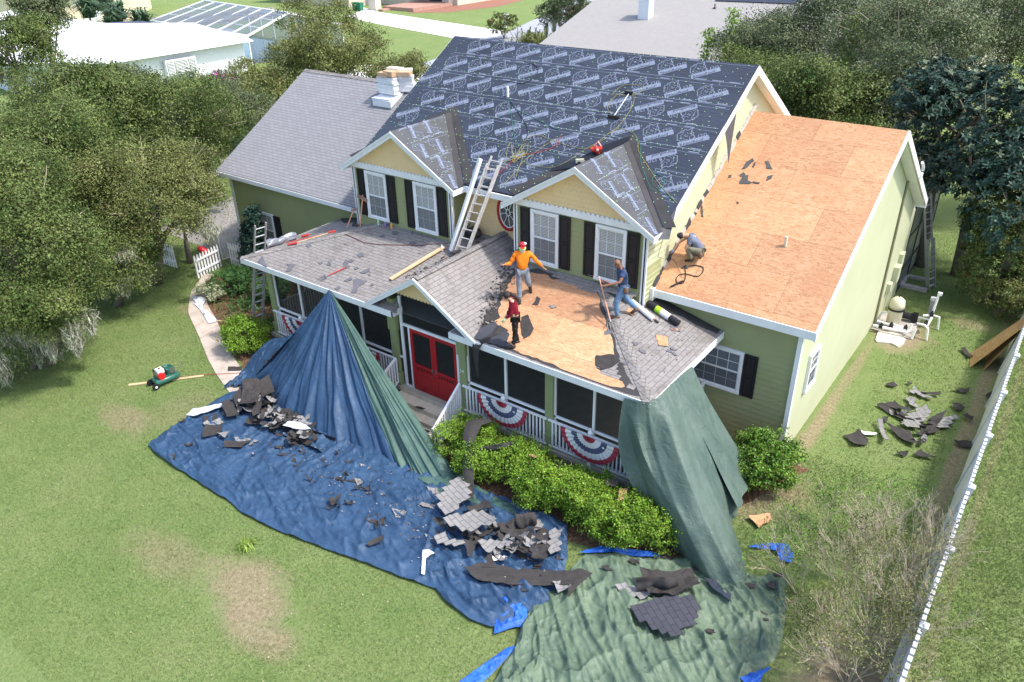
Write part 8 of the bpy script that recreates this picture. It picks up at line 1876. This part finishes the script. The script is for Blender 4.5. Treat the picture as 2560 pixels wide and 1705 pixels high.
# OSB sheets leaning on the fence
for i, (a, b, lb) in enumerate((((12.72,12.35),(13.55,16.2),'OSB sheet leaning on the white fence, the broad orange one in front'),((13.12,12.55),(13.62,15.6),'OSB sheet standing behind the broad orange one'))):
    m = MB(); x0, y0 = a; x1, y1 = b
    if i == 0: m.plate([(12.78,12.62,.02),(13.86,13.25,1.62),(13.90,14.45,1.62),(12.62,13.62,.02)], .012)
    else: m.plate([(13.18,12.66,.02),(13.80,13.35,1.35),(13.82,14.5,1.35),(13.08,13.8,.02)], .012)
    m.build('osb_sheet', OSBT, label=lb, cat='osb sheet')
# pool filter, pipes, valves
PV, CRM = paint('white_pvc', (.82,.82,.82), .4, .4, .04), paint('cream_filter_shell', (.66,.61,.45), .45, .4, .05)
rt = empty('pool_filter', (9.95,14.25,0), 0, 'cream cylindrical pool filter beside the end wall', 'pool filter')
m = MB(); m.lathe((0,0,.10), [(.20,0),(.24,.05),(.25,.60),(.26,.62)], 20); m.build('tank_body', CRM, rt, uv=False, smooth=True); m = MB(); m.lathe((0,0,.75), [(.26,0),(.26,.15),(.23,.32),(.12,.42),(.0,.45)], 20); m.build('tank_dome', CRM, rt, uv=False, smooth=True)
m = MB(); m.lathe((0,0,.70), [(.285,0),(.285,.06)], 20); m.build('clamp_band', BLACK, rt, uv=False); m = MB(); m.tube([(0,0,1.18),(0,0,1.27),(.08,0,1.27)], .025, 6); m.build('air_valve', BLACK, rt, uv=False)
m = MB(); m.tube([(-.20,-.1,.55),(-.42,-.1,.50),(-.50,-.1,.2)], .04, 8); m.build('side_pipe', PV, rt, uv=False)
rt = empty('pool_pump', (10.35,14.9,0), 0, 'black pool pump between the filter and the valves', 'pump'); m = MB(); m.tube([(-.25,0,.25),(.12,0,.25)], .13, 14); m.build('motor', BLACK, rt, uv=False); m = MB(); m.tube([(.18,0,.1),(.18,0,.42)], .11, 14); m.build('strainer_pot', BLACK, rt, uv=False); m = MB(); m.tube([(.29,0,.3),(.62,0,.3),(.7,-.05,.3)], .04, 8); m.build('inlet_pipe', PV, rt, uv=False)
def pipes(P_, label, valves=(), nm='pvc_pipework'):
    rt = empty(nm, P_[0][0], 0, label, 'pipes'); o = Vector(P_[0][0])
    for seg in P_: m = MB(); m.tube([Vector(p)-o for p in seg], .042, 10); m.build('pipe', PV, rt, uv=False)
    for v in valves: m = MB(); m.tube([Vector(v)-o-Vector((.06,0,0)), Vector(v)-o+Vector((.06,0,0))], .085, 12); m.tube([Vector(v)-o, Vector(v)-o+Vector((0,0,.14))], .035, 8); m.build('valve', BLACK, rt, uv=False)
pipes([[(9.45,13.45,.25),(10.55,13.55,.25),(10.62,13.75,.25),(10.62,13.8,.5)],[(9.5,13.75,.30),(9.95,13.7,.30)],[(9.95,13.75,.22),(10.5,13.8,.22)],[(9.95,14.0,.2),(10.5,13.95,.2)]], 'low white pipe loop with black valves in front of the pool filter', [(9.7,13.5,.25),(10.0,13.7,.28),(10.45,13.85,.25)])
pipes([[(10.75,14.1,.42),(11.0,14.05,.45),(11.15,13.85,.45),(11.2,13.8,.02)],[(10.8,13.7,.40),(10.75,13.6,.02)],[(10.8,14.7,.5),(11.1,14.9,.5),(11.3,14.9,.5),(11.35,14.9,.02)],[(11.05,14.3,.3),(11.1,14.6,.55)],[(11.05,14.95,.5),(11.08,15.05,1.25)]], 'white pipe stands with black valves on the bare soil', [(11.0,14.25,.42),(11.05,14.85,.55)])
rt = empty('chlorinator', (10.95,15.1,0), 0, 'grey upright chlorinator tube beside the white pipe stand', 'chlorinator'); m = MB(); m.lathe((0,0,.45), [(.075,0),(.075,.55)], 14); m.tube([(0,0,0),(0,0,.45)], .03, 8); m.build('tube_body', paint('grey_plastic',(.25,.27,.29)), rt, uv=False); m = MB(); m.lathe((0,0,1.0), [(.10,0),(.10,.10)], 14); m.build('tube_cap', paint('light_grey_plastic',(.55,.57,.6)), rt, uv=False)
m = MB(); m.box(11.04,11.18,15.0,15.12,1.25,1.36); o = m.build('pipe_cap', PV, uv=False, label='white square cap on the tallest pipe by the chlorinator', cat='pipe cap')
sl_ = [tuple(p) for p in D['slab']]; m = MB(); m.plate([(x,y,.06) for x,y in sl_], .07); m.build('concrete_slab', paint('pale_concrete', (.60,.56,.48), .85, .2, .12), label='irregular pale concrete pad in front of the pool pipes', cat='slab')
m = MB(); m.box(9.38,10.7,13.55,15.3,.0,.05); m.build('equipment_pad', CONC, label='grey concrete pad under the pool filter', cat='slab')
# ================================================================ PEOPLE
def skin(name, joints, edges, mat, parent, sub=2, root='pelvis'):
    bm = bmesh.new(); ly = bm.verts.layers.skin.verify(); vs = {}
    for k, (p, r0) in joints.items():
        v = bm.verts.new(p); v[ly].radius = (r0, r0) if not isinstance(r0, tuple) else r0; vs[k] = v
        v[ly].use_root = (k == root)
    for a, b in edges:
        if a in vs and b in vs: bm.edges.new((vs[a], vs[b]))
    me = bpy.data.meshes.new(name); bm.to_mesh(me); bm.free(); o = bpy.data.objects.new(name, me); col.objects.link(o)
    sk = o.modifiers.new('s', 'SKIN'); sk.use_smooth_shade = True; ss = o.modifiers.new('u', 'SUBSURF'); ss.levels = sub; ss.render_levels = sub
    dg = bpy.context.evaluated_depsgraph_get(); m2 = bpy.data.meshes.new_from_object(o.evaluated_get(dg)); o.modifiers.clear(); o.data = m2; m2.materials.clear(); m2.materials.append(mat)
    if name in ('shirt','trousers'):          # cloth folds
        for v in m2.vertices:
            q = v.co*9; h_ = .019*noise.noise(Vector((q.x, q.y, q.z*2.2)))+.009*noise.noise(q*2.3); v.co += v.normal*h_
    m2.polygons.foreach_set('use_smooth', [True]*len(m2.polygons)); o.parent = parent; return o
def person(loc, face, J, label, skinc, shirt, pants, shoe, long_sleeve, hair=None, cap=None, extra=None, glove=None, scale=1.0, fat=1.0):
    """J: joints in (forward, left, up) metres"""
    root = empty('person', loc, 0, label, 'person'); F_ = Vector((*face,0)).normalized(); L_ = Vector((-F_.y, F_.x, 0))
    W = lambda p: F_*p[0]*scale+L_*p[1]*scale+Vector((0,0,p[2]*scale))
    P = {k: W(v) for k, v in J.items()}; sk = paint('skin_'+str(round(skinc[0],2)), skinc, .55, .3, .05)
    up = (P['head']-P['neck']).normalized(); fwd = W(J.get('look', (1,0,0))).normalized()
    jt = {'pelvis':(P['pelvis'],.12),'belly':(P['pelvis'].lerp(P['chest'],.45),.105),'chest':(P['chest'],.125),'neck':(P['neck'],.055),'jaw':(P['neck'].lerp(P['head'],.55)+fwd*.012,.075),'head':(P['head'],.092),'crown':(P['head']+up*.085,.070)}
    ed = [('pelvis','belly'),('belly','chest'),('chest','neck'),('neck','jaw'),('jaw','head'),('head','crown')]
    for s in 'lr':
        sh, el, ha = P['sh'+s], P['el'+s], P['ha'+s]; jt.update({'sh'+s:(sh,.062),'el'+s:(el,.043),'wr'+s:(ha,.028)}); d = (ha-el).normalized(); sd = d.cross(Vector((0,0,1))).normalized(); dn = d.cross(sd)
        jt['pa'+s] = (ha+d*.055,(.036,.020)); ed += [('chest','sh'+s),('sh'+s,'el'+s),('el'+s,'wr'+s),('wr'+s,'pa'+s)]
        for i, ln in enumerate((.062,.074,.070,.055)):
            b = ha+d*.085+sd*(.030-.020*i); jt['f%d%s'%(i,s)] = (b, .010); k = b+d*ln*.55-dn*.008; jt['g%d%s'%(i,s)] = (k,.009); jt['h%d%s'%(i,s)] = (k+d*ln*.35-dn*.028,.008); ed += [('pa'+s,'f%d%s'%(i,s)),('f%d%s'%(i,s),'g%d%s'%(i,s)),('g%d%s'%(i,s),'h%d%s'%(i,s))]
        jt['t0'+s] = (ha+d*.045+sd*.045,.011); jt['t1'+s] = (ha+d*.085+sd*.062-dn*.015,.009); ed += [('pa'+s,'t0'+s),('t0'+s,'t1'+s)]
        hp, kn, an = P['hi'+s], P['kn'+s], P['an'+s]; toe = W(J['to'+s]); jt.update({'hi'+s:(hp,.088),'kn'+s:(kn,.058),'an'+s:(an,.038),'to'+s:(toe,.032)}); ed += [('pelvis','hi'+s),('hi'+s,'kn'+s),('kn'+s,'an'+s),('an'+s,'to'+s)]
    body = skin('body', jt, ed, sk, root, 1)
    g = {k: jt[k] for k in ('pelvis','belly','chest')}; g['pelvis'] = (jt['pelvis'][0],.155*fat); g['belly'] = (jt['belly'][0],.150*fat); g['chest'] = (jt['chest'][0],.175*fat); g['collar'] = (P['neck'].lerp(P['chest'],.25),.075)
    e = [('pelvis','belly'),('belly','chest'),('chest','collar')]
    for s in 'lr':
        g['sh'+s] = (jt['sh'+s][0],.082); e.append(('chest','sh'+s)); f = 1 if long_sleeve else .55
        g['el'+s] = (P['sh'+s].lerp(P['el'+s], 1 if long_sleeve else .62),.060); e.append(('sh'+s,'el'+s))
        if long_sleeve: g['wr'+s] = (P['el'+s].lerp(P['ha'+s],.93),.043); e.append(('el'+s,'wr'+s))
    skin('shirt', g, e, shirt, root, 2)
    g = {'pelvis':(P['pelvis']+Vector((0,0,-.01)),.132)}; e = []
    for s in 'lr':
        g['hi'+s] = (jt['hi'+s][0],.118*fat); g['kn'+s] = (jt['kn'+s][0],.084*fat); g['an'+s] = (jt['an'+s][0]+Vector((0,0,.03)),.070*fat); e += [('pelvis','hi'+s),('hi'+s,'kn'+s),('kn'+s,'an'+s)]
    skin('trousers', g, e, pants, root, 2)
    for s in 'lr':
        an, toe = P['an'+s], W(J['to'+s]); d = (toe-an); d.z *= .6; m = MB(); m.tube([an-d.normalized()*.06+Vector((0,0,-.03)), an+Vector((0,0,-.02)), toe+d.normalized()*.03], [.042,.055,.036], 8); m.build('shoe', shoe, root, uv=False, smooth=True)
        if glove: m = MB(); d = (P['ha'+s]-P['el'+s]).normalized(); m.tube([P['ha'+s]-d*.02, P['ha'+s]+d*.05, P['ha'+s]+d*.10], [.038,.048,.040], 8); m.build('glove', glove, root, uv=False, smooth=True)
    # face
    hd = P['head']; sdv = fwd.cross(up).normalized(); m = MB()
    for q in (-1, 1): m.ball(hd+fwd*.088+sdv*.032*q-up*.005, .010, .010, .008, 6, 4)
    m.build('eyes', BLACK, root, uv=False); m = MB(); m.ball(hd+fwd*.100-up*.035, .014, .014, .020, 6, 4)
    for q in (-1, 1): m.ball(hd+sdv*.090*q-up*.02-fwd*.01, .012, .016, .026, 6, 4)
    m.build('nose_and_ears', sk, root, uv=False)
    if hair:
        m = MB(); m.ball(hd-fwd*.018+up*.035, .110, .110, .100, 14, 9)
        if hair[1]: m.tube([hd-fwd*.09+up*.02, hd-fwd*.14-up*.12, hd-fwd*.10-up*.30], [.055,.05,.02], 8)
        m.v = [v for v in m.v]; m.build('hair', hair[0], root, uv=False, smooth=True)
    if cap:
        m = MB(); m.ball(hd+up*.052-fwd*.008, .108, .108, .085, 14, 8); m.build('cap', cap[0], root, uv=False, smooth=True)
        if cap[1]: m = MB(); m.quad(hd+fwd*.09+sdv*.07+up*.045, hd+fwd*.18+sdv*.05+up*.03, hd+fwd*.18-sdv*.05+up*.03, hd+fwd*.09-sdv*.07+up*.045); m.build('cap_brim', cap[1], root, uv=False)
    if extra: extra(root, P, W, fwd, up, sdv)
    return root
BASE = dict(pelvis=(0,0,.93), chest=(0,0,1.28), neck=(0,0,1.48), head=(.02,0,1.62), shl=(0,.19,1.41), shr=(0,-.19,1.41), ell=(0,.26,1.13), elr=(0,-.26,1.13), hal=(.08,.27,.89), har=(.08,-.27,.89), hil=(0,.09,.88), hir=(0,-.09,.88), knl=(.02,.10,.48), knr=(.02,-.10,.48), anl=(0,.11,.07), anr=(0,-.11,.07), tol=(.15,.12,.035), tor=(.15,-.12,.035))
denim = paint('blue_denim', (.13,.22,.36), .85, .1, .25, 6); navy = paint('navy_cotton', (.045,.075,.15), .9, .1, .15, 5)
def belt(root, P, W, fwd, up, sdv):
    m = MB(); c = P['pelvis']; m.lathe(c+Vector((0,0,.0)), [(.150,0),(.150,.045)], 16); m.build('tool_belt', BLACK, root, uv=False); m = MB()
    for q in (-1, 1): m.ball(c+sdv*.19*q+Vector((0,0,-.07)), .075, .075, .11, 10, 7)
    m.build('tool_pouch', paint('leather_pouch', (.16,.10,.07), .8, .2, .3, 9), root, uv=False)
J = dict(BASE); J.update(pelvis=(.0,0,.92), chest=(.07,0,1.27), neck=(.12,0,1.47), head=(.20,0,1.60), shl=(.07,.19,1.40), shr=(.09,-.19,1.40), ell=(.20,.33,1.18), hal=(.50,.26,1.10), elr=(-.12,-.30,1.18), har=(-.02,-.20,.97), knl=(.22,.10,.50), anl=(.16,.11,.07), tol=(.31,.12,.035), knr=(-.10,-.10,.50), anr=(-.42,-.10,.14), tor=(-.30,-.10,.04), look=(.8,.1,-.45))
person((5.02,2.55,zh(5.02)+.0), (-.72,-.70), J, 'bald man in navy shirt, jeans and tool belt walking on the porch roof', (.26,.13,.08), navy, denim, paint('brown_boot', (.09,.05,.04)), False, extra=belt)
def mask(root, P, W, fwd, up, sdv):
    m = MB(); m.ball(P['head']+fwd*.012-up*.045, .104, .104, .078, 12, 8); m.build('face_cover', paint('neon_face_cover', (.50,.85,.30), .8), root, uv=False, smooth=True); m = MB(); m.lathe(P['neck']-Vector((0,0,.02)), [(.075,0),(.085,.06)], 12); m.build('neck_cloth', paint('grey_cloth', (.45,.47,.62)), root, uv=False)
    m = MB(); m.ball(P['head']+up*.09+sdv*-.07, .05, .05, .04, 8, 6); m.build('cap_panel', WHITE, root, uv=False)
J = dict(BASE); J.update(chest=(.02,0,1.28), ell=(.0,.38,1.18), hal=(-.02,.56,.98), elr=(.04,-.34,1.14), har=(.16,-.50,1.16), knl=(.06,.16,.50), anl=(-.30,.22,.26), tol=(-.20,.24,.12), knr=(.05,-.10,.48), anr=(.12,-.10,.05), tor=(.26,-.10,.02), pelvis=(0,0,.92), look=(1,0,-.15))
person((2.12,2.0,zf(2.0)), (.62,-.78), J, 'man in orange shirt, red cap and neon face cover with arms spread', (.36,.20,.13), paint('orange_shirt', (.92,.23,.02), .7, .15, .08, 6), paint('grey_denim', (.22,.25,.30), .85, .1, .3, 6), SHD, True, cap=(paint('red_cap', (.40,.02,.03)), paint('red_cap', (.40,.02,.03))), extra=mask)
J = dict(BASE); J.update(pelvis=(0,0,.94), chest=(.05,0,1.24), neck=(.10,0,1.40), head=(.19,0,1.50), shl=(.06,.15,1.35), shr=(.06,-.15,1.35), ell=(.10,.19,1.10), hal=(.25,.16,.92), elr=(.10,-.21,1.08), har=(.22,-.18,.85), hil=(0,.07,.88), hir=(0,-.07,.88), knl=(.0,.07,.48), knr=(.03,-.07,.48), anl=(.06,.06,.07), anr=(-.06,-.16,.07), tol=(.21,.06,.03), tor=(.08,-.18,.03), look=(.75,0,-.65))
person((3.12,.27,zf(.27)), (-.80,-.60), J, 'woman in a maroon long-sleeved top and black leggings looking down', (.55,.34,.24), paint('maroon_knit', (.22,.015,.03), .85, .1, .12), paint('black_leggings', (.025,.022,.022), .8, .15, .2), SHD, True, hair=(paint('dark_brown_hair', (.035,.022,.018), .6, .3, .3, 20), True), glove=paint('pale_yellow_glove', (.66,.70,.38)), fat=.82)
J = dict(BASE); J.update(pelvis=(-.22,0,.30), chest=(.02,0,.62), neck=(.20,0,.72), head=(.32,0,.70), shl=(.06,.18,.68), shr=(.06,-.18,.68), ell=(.20,.26,.42), hal=(.12,.10,.36), elr=(.36,-.20,.46), har=(.55,-.14,.18), hil=(-.20,.10,.30), hir=(-.20,-.10,.30), knl=(.18,.16,.44), knr=(.14,-.18,.12), anl=(.0,.16,.08), anr=(-.28,-.18,.10), tol=(.15,.17,.03), tor=(-.38,-.18,.04), look=(.6,0,-.8))
person((5.80,5.05,zrw(5.05)+.02), (-.78,-.30), J, 'crouching man in a grey-blue shirt and black cap at the wall flashing', (.52,.31,.22), paint('slate_shirt', (.15,.17,.24), .85, .1, .1, 5), paint('khaki_trousers', (.20,.19,.14), .85, .1, .25, 6), paint('black_boot', (.03,.025,.025)), False, cap=(paint('black_knit_cap', (.03,.03,.035), .9), None), extra=belt, glove=paint('grey_blue_glove', (.20,.23,.32)))
